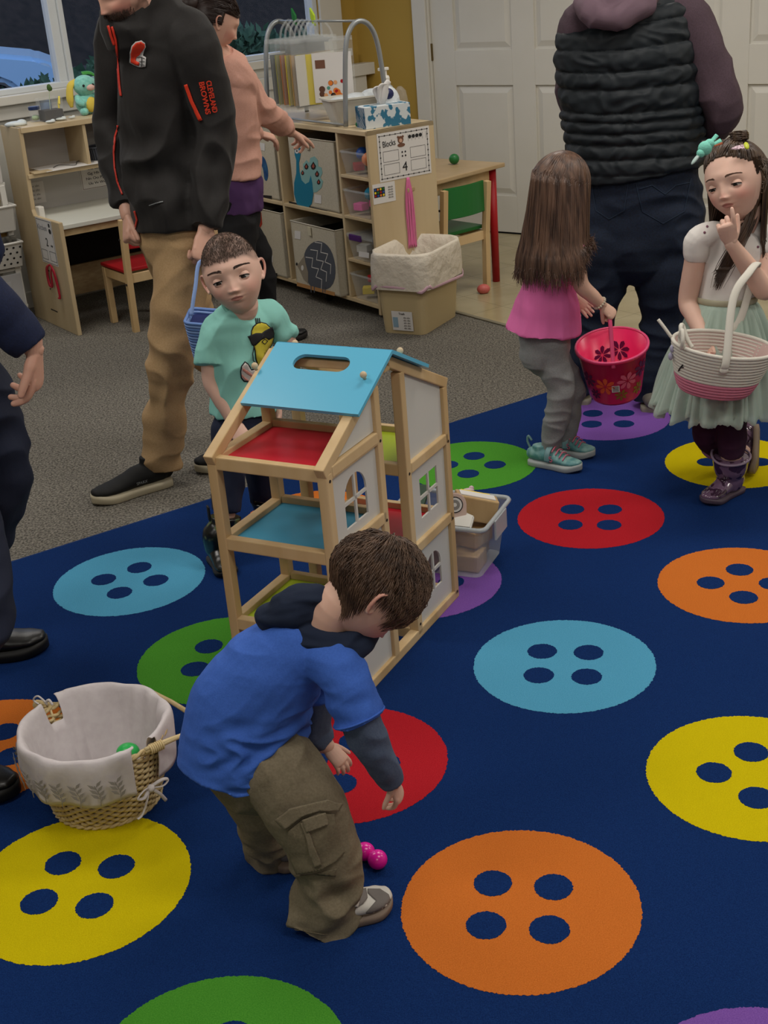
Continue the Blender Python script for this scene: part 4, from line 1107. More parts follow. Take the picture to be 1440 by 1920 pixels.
for k, (m, d_) in enumerate(((M['green'], 0.60), (mat('lime clip', 'A9C52C', .4), 0.42))):
 mb = MB(); mb.box(r1 + bar_d * d_ + Z * 0.02, (0.05, 0.014, 0.05), ax=(bar_d + Z).normalized(), bev=.003); mb.cyl(r1 + bar_d * d_ - Z * 0.012, r1 + bar_d * d_ + Z * 0.03, .006)
 tag(mb.build('plastic_clip', m), ['green clip on the top bar of the hanging rack', 'lime clip on the near end of the rack bar'][k], 'clip')
# white basket with wipes
def wipes_basket():
 c = SPt(0.335, 0.17, TZ)
 ax = (SE * 0.97 + SF * -0.25).normalized(); ay = Z.cross(ax)
 t = thing('white_basket', c, 'long white plastic basket on the unit, filled with wipes packs', 'basket')
 mb = MB()
 def ring(w, d, z, r): return [c + ax * x + ay * y + Z * z for x, y in rrect(w, d, r)]
 rs = [ring(0.24, 0.13, 0.001, .02), ring(0.32, 0.19, 0.13, .03), ring(0.332, 0.20, 0.13, .03), ring(0.332, 0.20, 0.122, .03), ring(0.31, 0.18, 0.122, .022), ring(0.235, 0.125, 0.006, .02)]
 vs = [[mb.bm.verts.new(p) for p in r] for r in rs]
 n = len(vs[0]); fs = []
 for A, B in zip(vs, vs[1:]): fs += [mb.bm.faces.new([A[i], A[(i + 1) % n], B[(i + 1) % n], B[i]]) for i in range(n)]
 fs += [mb.bm.faces.new(vs[0]), mb.bm.faces.new(vs[-1])]
 mb._fin(fs); mb.build('tub', mat('cream plastic', 'CCC8BB', 0.5), t)
 for k in range(3):
  mb = MB(); mb.smooth = True; mb.ball(c + ax * (-0.085 + k * 0.085) + Z * (0.095 + .01 * k), 0.062, 20, sc=(1.0, .85, .62), ax=ax, ay=ay)
  o = mb.build('wipes_pack', mat('crumpled wipes wrap', 'CDD3D6', 0.35, c2='8FB7D2', scale=14, crisp=(0.62, 0.68), bump=0.8, bscale=30, bdist=0.01))
  tag(o, ['wipes pack at the left end of the white basket', 'middle wipes pack in the white basket', 'wipes pack at the right end of the white basket'][k], 'wipes pack')
wipes_basket()
# pump bottle
c = SPt(0.275, 0.315, TZ)
t = thing('pump_bottle', c, 'clear sanitiser bottle with white pump behind the tissue box', 'bottle')
mb = MB(); mb.smooth = True; mb.lathe(c, [(0.034, 0), (0.038, 0.005), (0.038, 0.13), (0.03, 0.155), (0.014, 0.168), (0.013, 0.175)], 24); mb.build('bottle', mat('gel bottle', 'C7D2D6', 0.1, alpha=0.5), t)
mb = MB(); mb.lathe(c + Z * 0.172, [(0.017, 0), (0.018, 0.025), (0.013, 0.035), (0.006, 0.036), (0.006, 0.06)], 20); mb.box(c + Z * 0.238 - SE * 0.012, (0.055, 0.018, 0.014), ax=SE, bev=.003); mb.build('pump', M['plastic_white'], t)
c2 = SPt(0.205, 0.345, TZ)
t = thing('clear_jug', c2, 'clear rounded container between the pump bottle and the tissue box', 'container')
mb = MB(); mb.smooth = True; mb.lathe(c2, [(0.03, 0), (0.036, .005), (0.036, .09), (0.028, .135), (0.01, .155), (0.008, .156)], 20); mb.build('body', M['plastic_clear'], t)
# tissue box
def tissue():
 ax = SE; ay = -SF
 p0 = on_top(672, 238)
 c = SPt(0.088, 0.155, TZ)
 c = SPt(0.10, 0.165, TZ)
 t = thing('tissue_box', c, 'tissue box with blue and teal pattern at the near corner of the unit', 'tissue box')
 ax = (SE * 0.985 - SF * 0.17).normalized(); ay = Z.cross(ax)
 w, d, h = 0.235, 0.115, 0.10
 mb = MB(); mb.box(c + Z * h / 2, (w, d, h), ax=ax, bev=.003)
 b = mb.build('carton', mat('tissue carton', 'C8CED0', 0.6, c2='2E6E8C', scale=26, detail=2, crisp=(0.5, 0.54), kind='noise'), t)
 pf = Plane(c + ax * (-w / 2), ay, Z);
 if pf.n.dot(-ax) < 0: pf.n = -ax
 mb = MB()
 for i in range(-7, 9):
  a = -d / 2 + i * 0.016
  q = [(a, 0.004), (a + 0.009, 0.004), (a + 0.009 + h * .9, h - 0.004), (a + h * .9, h - .004)]
  q = [(max(-d / 2 + .002, min(d / 2 - .002, x)), y) for x, y in q]
  if abs(q[0][0] - q[1][0]) + abs(q[2][0] - q[3][0]) > .004: mb.shape(pf, q, .0004, .0004)
 mb.build('stripe_pattern', mat('deep blue print', '25506E', .6), b)
 mb = MB(); mb.smooth = True
 rnd = random.Random(2)
 top = c + Z * h
 for k in range(5):
  a = k * 1.3
  pts = [top - Z * .004, top + Z * .03 + ax * .012 * math.cos(a) + ay * .012 * math.sin(a), top + Z * (.055 + .008 * k) + ax * .03 * math.cos(a + .4) + ay * .022 * math.sin(a + .4), top + Z * (.075 + .004 * k) + ax * (.03 * math.cos(a + .9) + .02) + ay * .02 * math.sin(a + 1)]
  mb.tube(pts, [.012, .022, .02, .006], 10, sub=6, flat=.35)
 mb.build('tissue', mat('tissue', 'D2D0CE', .9), t)
 mb = MB(); mb.shape(Plane(top, ax, ay), circ(0, 0, .07, 20, ry=.028), .0006, .0002); mb.build('opening', mat('slot film', 'A9B6BC', .3), b)
 # blue branded wipes pack behind
 c3 = SPt(0.15, 0.235, TZ)
 mb = MB(); mb.smooth = True; mb.ball(c3 + Z * .10, .055, 20, sc=(1.1, .5, 1.3), ax=ax, ay=ay)
 o = mb.build('soft_pack', mat('crumpled wipes wrap', '')); tag(o, 'soft white pack with a round navy emblem behind the tissue box', 'wipes pack')
 mb = MB(); mb.smooth = True; mb.ball(c3 + Z * .135 - ay * .0 + (EYE - c3).normalized() * .018, .03, 16, sc=(1.0, .7, .9), ax=ax, ay=ay); mb.build('navy_emblem', mat('navy print', '1D2450', .5), o)
tissue()
mb = MB(); mb.smooth = True; mb.ball(SPt(0.175, 0.07, TZ + .015), .015, 14); tag(mb.build('green_bead', M['green']), 'small green ball beside the tissue box on the unit top', 'ball')
# ------------------------------------------------------------------ waste bin
def waste_bin():
 g0, g1, g2 = V((0.119, 6.075, 0)), V((0.262, 5.90, 0)), V((0.452, 6.225, 0))
 ax = (g2 - g1); L_ = ax.length; ax.normalize(); ay = Z.cross(ax)
 Wb = 0.235
 c = g1 + ax * L_ / 2 + ay * Wb / 2
 t = thing('waste_bin', c, 'beige plastic waste bin with a white liner beside the storage unit', 'waste bin')
 def ring(w, d, z, r=.035, dx=0): return [c + ax * (x + dx) + ay * y + Z * z for x, y in rrect(w, d, r, 6)]
 def shell(name, rs, m, jit=0, sm=False):
  mb = MB(); mb.smooth = sm
  rr = random.Random(3)
  vs = [[mb.bm.verts.new(p + V((rr.gauss(0, jit), rr.gauss(0, jit), 0))) for p in r] for r in rs]
  n = len(vs[0]); fs = []
  for A, B in zip(vs, vs[1:]): fs += [mb.bm.faces.new([A[i], A[(i + 1) % n], B[(i + 1) % n], B[i]]) for i in range(n)]
  fs += [mb.bm.faces.new(vs[0])] if name != 'liner' else []
  fs += [mb.bm.faces.new(vs[-1])]
  mb._fin(fs); return mb.build(name, m, t)
 h = 0.385
 shell('bin_body', [ring(L_ * .97, Wb * .95, .001), ring(L_ * 1.09, Wb * 1.19, h - .1, .06), ring(L_ * 1.09, Wb * 1.2, h - .02, .09), ring(L_ * 1.08, Wb * 1.18, h - .02, .09), ring(L_ * .95, Wb * .93, .006)], mat('beige plastic', 'B7A47C', .5))
 lm = mat('white liner', 'CFC6B6', .55, bump=.9, bscale=14, bdist=.02, alpha=1)
 k = 1.17
 shell('liner', [ring(L_ * 1.17, Wb * 1.33, h - .165, .06), ring(L_ * 1.19, Wb * 1.36, h - .12, .07), ring(L_ * 1.20, Wb * 1.36, h - .05, .08), ring(L_ * 1.18, Wb * 1.33, h - .006, .09), ring(L_ * 1.15, Wb * 1.30, h + .006, .09), ring(L_ * 1.11, Wb * 1.24, h, .09), ring(L_ * 1.03, Wb * 1.10, h - .03, .08), ring(L_ * .95, Wb * .98, h - .15, .07), ring(L_ * .88, Wb * .8, .03, .05)], lm, .0025, True)
 mb = MB(); mb.smooth = True
 rg = ring(L_ * 1.175, Wb * 1.335, h - .165, .06); rg = [p + Z * (.012 * math.sin(i * 1.1) - .03 * (p - c).dot(ax)) for i, p in enumerate(rg)]
 mb.tube(rg, .008, 6, closed=True, flat=.35, side=Z); mb.build('drawstring', mat('pink drawstring', 'C4A0AE', .5), t)
 pf = Plane(g1 + ay * 0, -ay if False else ay, Z)
 fn = -ax
 pf = Plane(c - ax * L_ * .49, ay, Z * 1.0); pf.n = -ax if (-ax).dot(EYE - c) > 0 else ax
 # label on the narrow face
 tilt = (L_ * .075) / h
 pf.ay = (Z - ax * tilt).normalized(); pf.n = (-ax - Z * tilt).normalized()
 pf.ax = ay
 mb = MB(); mb.shape(pf, [(-.06, .02), (.05, .02), (.05, .115), (-.06, .115)], .0006, .004); lb_ = mb.build('bin_label', M['paper'], t)
 mb = MB(); mb.shape(pf, [(-.052 + .07, .035), (-.02 + .065, .035), (-.02 + .065, .085), (-.052 + .07, .085)], .0005, .0052); mb.build('label_picture', mat('pale blue print', '86A3B5', .7), lb_)
 for r_ in range(5): text('abc abc', .012, pf, -.03, .085 - r_ * .013, mat('grey print', ''), lb_, 'label_text', off=.005)
 text('Trash', .014, pf, -.005, .103, M['ink'], lb_, 'label_heading', off=.005)
waste_bin()
# ------------------------------------------------------------------ table and green chair
TH = 0.612
def table():
 lg = V((0.7215, 6.862, 0))       # red leg foot
 tdir = adir(158.0)
 TA_, TB_ = gz(947, 305, TH + .01), gz(830, 336, TH + .01)
 e1 = (TB_ - TA_).normalized(); e2 = V((-e1.y, e1.x, 0))
 if e2.y < 0: e2 = -e2
 C0 = TA_.copy()
 t = thing('play_table', C0 + e1 * .3 + e2 * .25 - Z * C0.z, 'low wooden table with red legs behind the waste bin', 'table')
 Lx, Ly = 0.75, 0.52
 c = C0 + e1 * Lx / 2 + e2 * Ly / 2; c.z = TH
 mb = MB(); mb.box(c, (Lx, Ly, .022), ax=e1, ay=e2, bev=.005); mb.build('table_top', mat('table top', 'A88F6A', .4, c2='B39B77', scale=8, stretch=(1, 1, .2)), t)
 mb = MB()
 for q in (.06, Ly - .06): mb.box(C0 + e1 * Lx / 2 + e2 * q - Z * (C0.z - TH + .045), (Lx - .1, .018, .065), ax=e1, ay=e2)
 for a in (.06, Lx - .06): mb.box(C0 + e1 * a + e2 * Ly / 2 - Z * (C0.z - TH + .045), (.018, Ly - .1, .065), ax=e1, ay=e2)
 mb.build('apron', M['pine'], t)
 for a in (.05, Lx - .05):
  for q in (.05, Ly - .05):
   p = C0 + e1 * a + e2 * q; p.z = 0
   mb = MB(); mb.smooth = True; mb.cyl(p + Z * .004, p + Z * (TH - .012), .020, .022, seg=14); mb.build('leg', M['red'], t)
 return C0, e1, e2
C0, e1, e2 = table()
gb = gz(852, 308, TH + .012)
mb = MB(); mb.smooth = True; mb.ball(gb + Z * .027, .027, 24); tag(mb.build('green_ball', M['green']), 'shiny green ball on the low wooden table', 'ball')
gc = V((0.41, 6.72, 0))
kid_chair(V((0.435, 6.70, 0)) , (e2 * 1.0 - e1 * 0.1), M['green'], 'pine chair with green seat and back pushed to the low table', sh=.335, bh=.565, w=.33, d=.30)
eg = gz(907, 551, 0)
mb = MB(); mb.smooth = True; mb.ball(eg + Z * .026, .030, 20, sc=(1.15, 1, .86)); tag(mb.build('coral_egg', mat('coral plastic', 'C86660', .45)), 'coral pink plastic egg on the tile at the foot of the green chair', 'plastic egg')
# second pine chair on the far side of the table
kid_chair(C0 + e1 * .33 + e2 * .50 - Z * C0.z, -e2, mat('amber paint', 'C58A30', .4), 'pine chair with amber back on the far side of the low table', sh=.315, bh=.42, w=.28, d=.26)
# ------------------------------------------------------------------ white rolling cart at the left edge
def cart():
 c0 = V((-1.80, 6.76, 0))
 t = thing('rolling_cart', c0 + DD * .2 - DL * .2, 'white tiered plastic cart with bins at the left edge', 'cart')
 P = lambda a, q, z: c0 + DL * a + DD * q + Z * z
 W_, D_ = .42, .30
 a1, a0 = .0, -W_
 # corner posts
 for a in (a0, a1 - .02):
  for q in (0, D_):
   mb = MB(); mb.box(P(a + .01, q, .38), (.03, .03, .70), ax=DL, bev=.004); mb.build('post', M['white'], t)
 for z in (.10, .30, .5, .735):
  mb = MB(); mb.box(P(-W_ / 2, D_ / 2, z), (W_ + .02, D_ + .02, .014), ax=DL, bev=.003); mb.build('tier', M['white'], t)
 mb = MB(); mb.box(P(-W_ / 2, -.01, .17), (W_, .012, .22), ax=DL, bev=.004); mb.build('lower_panel', mat('white cart panel', 'B5B5B6', .5), t)
 mb = MB(); mb.box(P(-W_ / 2, -.018, .17), (W_ - .12, .012, .15), ax=DL, bev=.004); mb.build('panel_inset', mat('white cart panel', ''), t)
 for a in (a0 + .03, a1 - .03):
  mb = MB(); mb.cyl(P(a - .01, .02, .025), P(a + .01, .02, .025), .024); mb.build('caster', M['black'], t)
 # leaning polka-dot baskets
 for z, tag_ in ((.505, 'white plastic basket on the middle tier of the cart'), (.32, 'dotted white basket on the lower tier of the cart')):
  cc = P(-W_ / 2 + .01, -.05, z)
  b = thing('cart_basket', cc, tag_, 'basket')
  mb = MB()
  w, d, h = .40, .26, .13
  tl = V(DD) * .0
  mb.prism([cc + DL * x - DD * y0 + Z * z_ for x, y0, z_ in ((-w / 2, .0, .0), (w / 2, .0, .0), (w / 2 + .01, .05, h), (-w / 2 - .01, .05, h))], DD * .006)
  mb.prism([cc + DL * (w / 2) - DD * y0 + Z * z_ for y0, z_ in ((0, 0), (-d, 0), (-d, h), (.05, h))], DL * .006)
  mb.box(cc + DD * d / 2 + Z * .003, (w, d, .006), ax=DL)
  mb.build('basket_wall', M['white'], b)
  if z < .4:
   mb = MB()
   n_ = (-DD * h - Z * .05).normalized()
   for i in range(11):
    for j in range(4):
     x = -w / 2 + .03 + i * .035 + (j % 2) * .017; zz = .022 + j * .028
     o_ = cc + DL * x - DD * (.05 * zz / h) + Z * zz
     u_ = (Z * h - DD * .05).normalized(); nn = DL.cross(u_); nn = nn if nn.dot(EYE - o_) > 0 else -nn
     mb.shape(Plane(o_ + nn * .001, DL, u_), circ(0, 0, .0062, 10), .0006, 0)
   mb.build('dot_pattern', M['ink'], b)
  mb = MB(); mb.smooth = True; mb.tube([cc + DL * (-w / 2 - .01) - DD * .052 + Z * h, cc + DL * (w / 2 + .01) - DD * .052 + Z * h, cc + DL * (w / 2 + .01) + DD * .2 + Z * h], .007, 8); mb.build('rim', M['white'], b)
 cc = P(-.1, .02, .64)
 return P
CP = cart()
def cart_item(name, a, q, z, size, m, label, cat, tilt=0.0, bev=.003):
 mb = MB(); mb.box(CP(a, q, z), size, ax=DL, ay=(DD * math.cos(tilt) + Z * math.sin(tilt)).normalized(), az=(Z * math.cos(tilt) - DD * math.sin(tilt)).normalized(), bev=bev)
 o = mb.build(name, m); tag(o, label, cat); return o
cart_item('paper_pack', -.10, .03, .585, (.22, .02, .15), mat('printed pack', 'A9A398', .6, c2='8A7A46', scale=18), 'printed paper pack standing in the middle cart basket', 'pack', .2)
cart_item('tan_folder', -.18, .07, .60, (.24, .012, .17), mat('tan folder', ''), 'tan folder behind the printed pack in the cart basket', 'folder', .2)
cart_item('crimson_book', -.225, .0, .585, (.08, .015, .13), mat('crimson cover', '6E1B2C', .5), 'crimson book at the left of the middle cart basket', 'book', .15)
cart_item('dark_packet', -.10, -.04, .43, (.20, .02, .10), mat('dark packet', '2B2B2C', .5, c2='6A675E', scale=40), 'dark printed packet in the dotted cart basket', 'packet', .15)
cart_item('kraft_folder', -.12, .03, .46, (.26, .012, .14), mat('tan folder', ''), 'kraft folder sticking out of the dotted cart basket', 'folder', .15)
lc = cart_item('label_box', -.11, -.01, .785, (.22, .012, .09), M['paper'], 'white label strip on the top tier of the cart', 'label', .1)
lp = Plane(CP(-.11, -.02, .785), DL, Z)
mb = MB()
for i in range(5):
 for j in range(2): mb.shape(lp, [(.0 - .09 + i * .04, -.02 + j * .03), (.02 - .09 + i * .04, -.02 + j * .03), (.02 - .09 + i * .04, -.005 + j * .03), (-.09 + i * .04, -.005 + j * .03)], .0006, .004)
mb.build('printed_marks', M['ink'], lc)
cart_item('wooden_box', -.12, .10, .80, (.20, .12, .10), mat('dark wood', '6E4E32', .6), 'brown box on the top tier of the cart', 'box')
cart_item('black_marker', -.03, .06, .90, (.012, .012, .12), M['black'], 'black marker standing at the top of the cart', 'marker', .3)
cc = CP(-.08, .06, .845)
mb = MB(); mb.smooth = True; mb.lathe(cc, [(.035, 0), (.045, .004), (.05, .045), (.046, .045), (.04, .006), (.01, .005)], 24); tag(mb.build('white_cup', M['white']), 'white cup holding the black marker on the cart', 'cup')
# ------------------------------------------------------------------ clear tub of wooden pieces beside the dollhouse
def block_tub():
 pF = V((0.264, 3.316, RT)); pR = V((0.336, 3.47, RT))
 e_ = (pR - pF).normalized()           # right face direction (away)
 s_ = V((-e_.y, e_.x, 0))              # to the left along the front
 W_, D_, h = 0.27, 0.20, 0.165
 c = pF + e_ * D_ / 2 + s_ * W_ / 2
 t = thing('clear_tub', c, 'translucent tub of wooden play pieces behind the dollhouse', 'tub')
 def ring(w, d, z, r=.022): return [c + s_ * x + e_ * y + Z * z for x, y in rrect(w, d, r, 4)]
 mb = MB();
 rs = [ring(W_ - .01, D_ - .01, .001), ring(W_ + .03, D_ + .03, h - .02), ring(W_ + .03, D_ + .03, h)]
 vs = [[mb.bm.verts.new(p) for p in r] for r in rs]; n = len(vs[0]); fs = [mb.bm.faces.new(vs[0])]
 for A, B in zip(vs, vs[1:]): fs += [mb.bm.faces.new([A[i], A[(i + 1) % n], B[(i + 1) % n], B[i]]) for i in range(n)]
 mb._fin(fs); tub = mb.build('tub_body', mat('frosted plastic', 'CDD2D4', .3, alpha=.38, spec=.5), t)
 mb = MB(); mb.smooth = True; mb.tube(ring(W_ + .045, D_ + .045, h), .007, 6, closed=True); mb.build('rim', mat('frosted plastic rim', 'BCC3C6', .3, alpha=.7), t)
 for sx in (-1, 1):
  mb = MB(); mb.box(c + s_ * sx * (W_ / 2 + .03) + Z * (h - .03), (.006, .10, .06), ax=s_, bev=.002); mb.build('handle', mat('frosted plastic rim', ''), t)
 def piece(name, off, size, axv, m, label, tilt=V((0, 0, 1)), det=None):
  az = tilt.normalized(); ax = (axv - az * axv.dot(az)).normalized()
  mb = MB(); mb.box(c + off, size, ax=ax, az=az, bev=.004)
  o = mb.build(name, m); tag(o, label, 'wooden block'); return c + off, ax, az.cross(ax), az, o
 wd = mat('toy wood', 'A88A5E', .5, c2='BC9E70', scale=12, stretch=(1, 1, .3))
 for k, (x, y, z, sz, m, lab) in enumerate([
  (-.06, -.03, .028, (.11, .08, .05), wd, 'pale wooden block at the near corner of the tub floor'), (.06, .0, .028, (.12, .10, .05), wd, 'wide wooden block on the tub floor'),
  (-.05, .05, .03, (.10, .06, .05), mat('toy brown wood', '6F5138', .5), 'brown wooden block at the far side of the tub floor'), (.02, -.05, .078, (.10, .05, .04), wd, 'wooden block in the second layer of the tub'),
  (.09, .04, .085, (.07, .06, .05), mat('toy green', '4B5E3A', .5), 'dark green block in the second layer of the tub'), (-.07, .02, .085, (.09, .08, .05), mat('toy tan', 'B8935E', .5), 'tan block in the second layer under the open box')]):
  piece('wooden_block', s_ * x + e_ * y + Z * z, sz, s_ * math.cos(k) + e_ * math.sin(k), m, lab)
 # open wooden box on top, lying tilted
 o, ax, ay, az, ob = piece('wooden_box', s_ * -.075 + e_ * .035 + Z * .165, (.125, .075, .07), (s_ * .9 - e_ * .45), wd, 'open wooden toy box lying on top of the pieces in the tub', tilt=(Z + e_ * .25 - s_ * .2))
 mb = MB(); mb.box(o + az * .036 , (.105, .05, .004), ax=ax, az=az); mb.build('white_inlay', M['paper'], ob)
 mb = MB(); mb.box(o + az * .0 - ay * 0 + ay * (.046 if ay.dot(e_) > 0 else -.046) + az * .02, (.09, .014, .028), ax=ax, az=az, bev=.002)
 tag(mb.build('yellow_piece', M['yellow']), 'yellow flat block behind the wooden box in the tub', 'wooden block')
 # white disc arch piece and printed round piece
 pc = c + s_ * -.02 - e_ * .055 + Z * .155
 fr = Plane(pc, s_, (Z * .35 + e_ * .93).normalized())
 mb = MB(); mb.prism([fr.P(a, b, 0) for a, b in [(-.085, -.03), (.075, -.03), (.085, .0), (.05, .035), (-.03, .04), (-.08, .02)]], fr.n * .012, bev=.003)
 tag(mb.build('white_piece', mat('toy white', 'C9C7C0', .5)), 'white curved wooden piece lying at the front of the tub', 'wooden block')
 nf = (EYE - pc); nf.z *= .6; nf.normalize()
 f2 = Plane(pc + Z * .045 + e_ * .02 - s_ * .02, Z.cross(nf).normalized(), nf.cross(Z.cross(nf)).normalized())
 mb = MB(); mb.prism([f2.P(a, b, 0) for a, b in [(-.032, -.04), (.032, -.04)] + [(.034 * math.cos(R(x)), .034 * math.sin(R(x))) for x in range(0, 181, 15)]], f2.n * .012, bev=.002)
 o = mb.build('round_piece', mat('toy pink white', 'C8AFA4', .5)); tag(o, 'small arch shaped piece printed with a target in the tub', 'wooden block')
 for r_, m_, of in ((.024, M['ink'], .0125), (.021, M['paper'], .0130), (.015, mat('grey print', ''), .0135), (.006, M['paper'], .014)):
  mb = MB(); mb.shape(f2, circ(0, 0, r_), .0004, of); mb.build('printed_ring', m_, o)
 pa = c + s_ * .11 + e_ * .04 + Z * .17
 mb = MB(); mb.box(pa, (.06, .10, .012), ax=s_, ay=(e_ + Z * .7).normalized(), az=(Z - e_ * .7).normalized(), bev=.003); tag(mb.build('green_piece', mat('toy dark green', '2C4634', .5)), 'dark green plank leaning at the back of the tub', 'wooden block')
block_tub()
s0 = gz(878, 925, RT)
mb = MB(); mb.smooth = True; mb.ball(s0 + Z * .010, .014, 14, sc=(1.5, .8, .6)); mb.ball(s0 + Z * .014 + V((.012, .008, 0)), .009, 12); tag(mb.build('tiny_toy', mat('pale pink toy', 'C9AFB4', .4)), 'tiny pale pink toy on the rug behind the tub', 'toy')
# ------------------------------------------------------------------ wicker basket with cloth lining
def wicker_basket():
 c = V((-0.668, 2.405, RT))
 t = thing('wicker_basket', c, 'oval wicker basket with white cloth lining on the rug at left', 'basket')
 ax = V((0.93, -0.36, 0)).normalized(); ay = Z.cross(ax)
 rb, rt_, h = 0.112, 0.155, 0.176
 sx, sy = 1.0, 0.97
 rad = lambda z: rb + (rt_ - rb) * (z / h) ** 0.8
 E = lambda a, z, k=1.0, dr=0.0: c + ax * ((rad(z) * k + dr) * sx * math.cos(a)) + ay * ((rad(z) * k + dr) * sy * math.sin(a)) + Z * z
 straw = mat('pale wicker', 'C2AA78', .6, c2='D3BE90', scale=40, stretch=(1, 1, 1))
 # woven strands: each row waves in and out round the stakes
 n = 27
 for row in range(21):
  z = 0.006 + row * 0.0078
  mb = MB(); mb.smooth = True
  pts = []
  for k in range(n * 6):
   a = 2 * math.pi * k / (n * 6)
   pts.append(E(a, z + .0015 * math.sin(n * a * .5), 1, 0.0042 * math.sin(n * a + (math.pi if row % 2 else 0))))
  mb.tube(pts, 0.0041, 5, closed=True); mb.build('wicker_strand', straw, t)
 mb = MB(); mb.smooth = True
 for k in range(n):
  a = 2 * math.pi * (k + .0) / n
  mb.tube([E(a, .002), E(a, h * .5), E(a, h)], .0032, 5)
 mb.build('stakes', straw, t)
 mb = MB(); mb.lathe(c + Z * .004, [(.001, 0), (rb * .98, 0), (rb * .98, .004), (.001, .004)], 32, sx=sx, sy=sy, ux=ax); mb.build('basket_base', straw, t)
 for z, r_ in ((.004, .0065), (h + .002, .007)):
  mb = MB(); mb.smooth = True
  for ph in (0, 1):
   pts = [E(2 * math.pi * k / 120, z + .003 * math.sin(2 * math.pi * k / 6 + ph * math.pi), 1, .004 + .003 * math.cos(2 * math.pi * k / 6 + ph * math.pi)) for k in range(120)]
   mb.tube(pts, r_ * .62, 6, closed=True)
  mb.build('braided_border', straw, t)
 # cloth lining: inside bowl, roll over the rim, outside skirt, with gap at the front-right handle
 cloth = mat('white cotton lining', 'C9C1C2', .85, c2='CFC8C8', scale=60, bump=.25, bscale=18, bdist=.01)
 cam_dir = math.atan2((EYE - c).dot(ay), (EYE - c).dot(ax))
 ga = cam_dir + R(33); gb_ = cam_dir + R(33) + math.pi
 gap = lambda a: min(abs((a - g + math.pi) % (2 * math.pi) - math.pi) for g in (ga, gb_))
 N = 180
 prof = [(.86, .012), (.90, .05), (.93, .10), (.95, .15), (.975, .195), (1.02, .204), (1.065, .200), (1.085, .182), (1.10, .162), (1.13, .137), (1.15, .112), (1.17, .09)]
 bm = bmesh.new(); rings = []
 for j, (k, z) in enumerate(prof):
  ring = []
  for i in range(N):
   a = 2 * math.pi * i / N
   w = noise.noise(V((math.cos(a) * 3.2, math.sin(a) * 3.2, j * .33 + 4))) * (.010 if j < 5 else .007)
   w += (.0035 * math.sin(a * 9 + j * .5)) if 4 <= j else .0
   zz = z + (.006 * noise.noise(V((math.cos(a) * 2, math.sin(a) * 2, 9))))
   g = gap(a)
   base = rad(min(zz, h))
   rr = base * k + w
   if j >= 8: rr = max(rr, rad(min(z, h)) + .008)
   if j <= 4: rr = base * k - abs(w) * 1.2
   if j >= 4 and g < .30: zz = z + (.0 if j < 6 else 0)
   ring.append((a, rr, zz, g))
  rings.append(ring)
 vs = [[bm.verts.new(c + ax * (rr * sx * math.cos(a)) + ay * (rr * sy * math.sin(a)) + Z * zz) for a, rr, zz, g in ring] for ring in rings]
 for j in range(len(vs) - 1):
  for i in range(N):
   g = (rings[j][i][3] + rings[j][(i + 1) % N][3]) / 2
   lim = 0.0 if j < 3 else (0.13 if j < 6 else 0.20 + .0 * j)
   if g < lim: continue
   bm.faces.new([vs[j][i], vs[j][(i + 1) % N], vs[j + 1][(i + 1) % N], vs[j + 1][i]])
 bm.faces.new(vs[0])
 for v in [v for v in bm.verts if not v.link_faces]: bm.verts.remove(v)
 me = bpy.data.meshes.new('lining'); bm.to_mesh(me); bm.free()
 lin = link_mesh('lining', me, cloth, t, True)
 sm = lin.modifiers.new('sub', 'SUBSURF'); sm.levels = 1; sm.render_levels = 1
 so = lin.modifiers.new('solid', 'SOLIDIFY'); so.thickness = .0015
 # printed leaf sprigs on the skirt
 sprig = mat('grey leaf print', '8F8A86', .85)
 rnd = random.Random(12)
 def skp(a, z):
  k = 1.085 + (.200 - z) / .111 * .105
  rr = max(rad(min(z, h)) * k, rad(min(z, h)) + .008) + .009
  return c + ax * (rr * sx * math.cos(a)) + ay * (rr * sy * math.sin(a)) + Z * z
 for k in range(9):
  a0 = ga - .45 - k * .24
  if abs((a0 - gb_ + math.pi) % (2 * math.pi) - math.pi) < .35: continue
  mb = MB(); z0 = .096
  mb.tube([skp(a0, z0), skp(a0 + .02, z0 + .025), skp(a0 - .03, z0 + .055)], .0009, 4)
  for q in range(7):
   f_ = q / 7; s_ = -1 if q % 2 else 1
   p0 = skp(a0 + .01 - f_ * .03, z0 + .012 + f_ * .045); p1 = skp(a0 + s_ * .085 - f_ * .03, z0 + .028 + f_ * .045)
   up = (p1 - p0); nn = (p0 - c); nn.z = 0; nn.normalize(); w_ = up.cross(nn).normalized() * .0035; m_ = (p0 + p1) / 2
   mb.prism([p0, m_ - w_, p1, m_ + w_], nn * .0008)
  mb.build('printed_sprig', sprig, lin)
 # bows and loops at the two handle gaps
 bowm = mat('white cotton tie', 'CBC4C2', .85)
 def gp(a, z, out=.0): return c + ax * ((rad(min(z, h)) * 1.06 + out) * sx * math.cos(a)) + ay * ((rad(min(z, h)) * 1.06 + out) * sy * math.sin(a)) + Z * z
 b0 = gp(ga + .02, .085, .012)
 tang = V((-math.sin(ga), 0, 0)); tv = (gp(ga + .1, .085) - gp(ga - .1, .085)).normalized(); ov = (gp(ga, .085, .02) - gp(ga, .085)).normalized()
 mb = MB(); mb.smooth = True
 mb.ball(b0 + ov * .004, .009, 12)
 for s_ in (-1, 1):
  mb.tube([b0, b0 + tv * s_ * .025 + Z * .010 + ov * .012, b0 + tv * s_ * .042 + Z * .001 + ov * .012, b0 + tv * s_ * .025 - Z * .006 + ov * .012, b0], .004, 7, sub=5, flat=.5)
 mb.tube([b0, b0 - tv * .02 - Z * .02 + ov * .01, b0 - tv * .035 - Z * .045 + ov * .008, b0 - tv * .048 - Z * .050 + ov * .006], .0042, 7, sub=5, flat=.5)
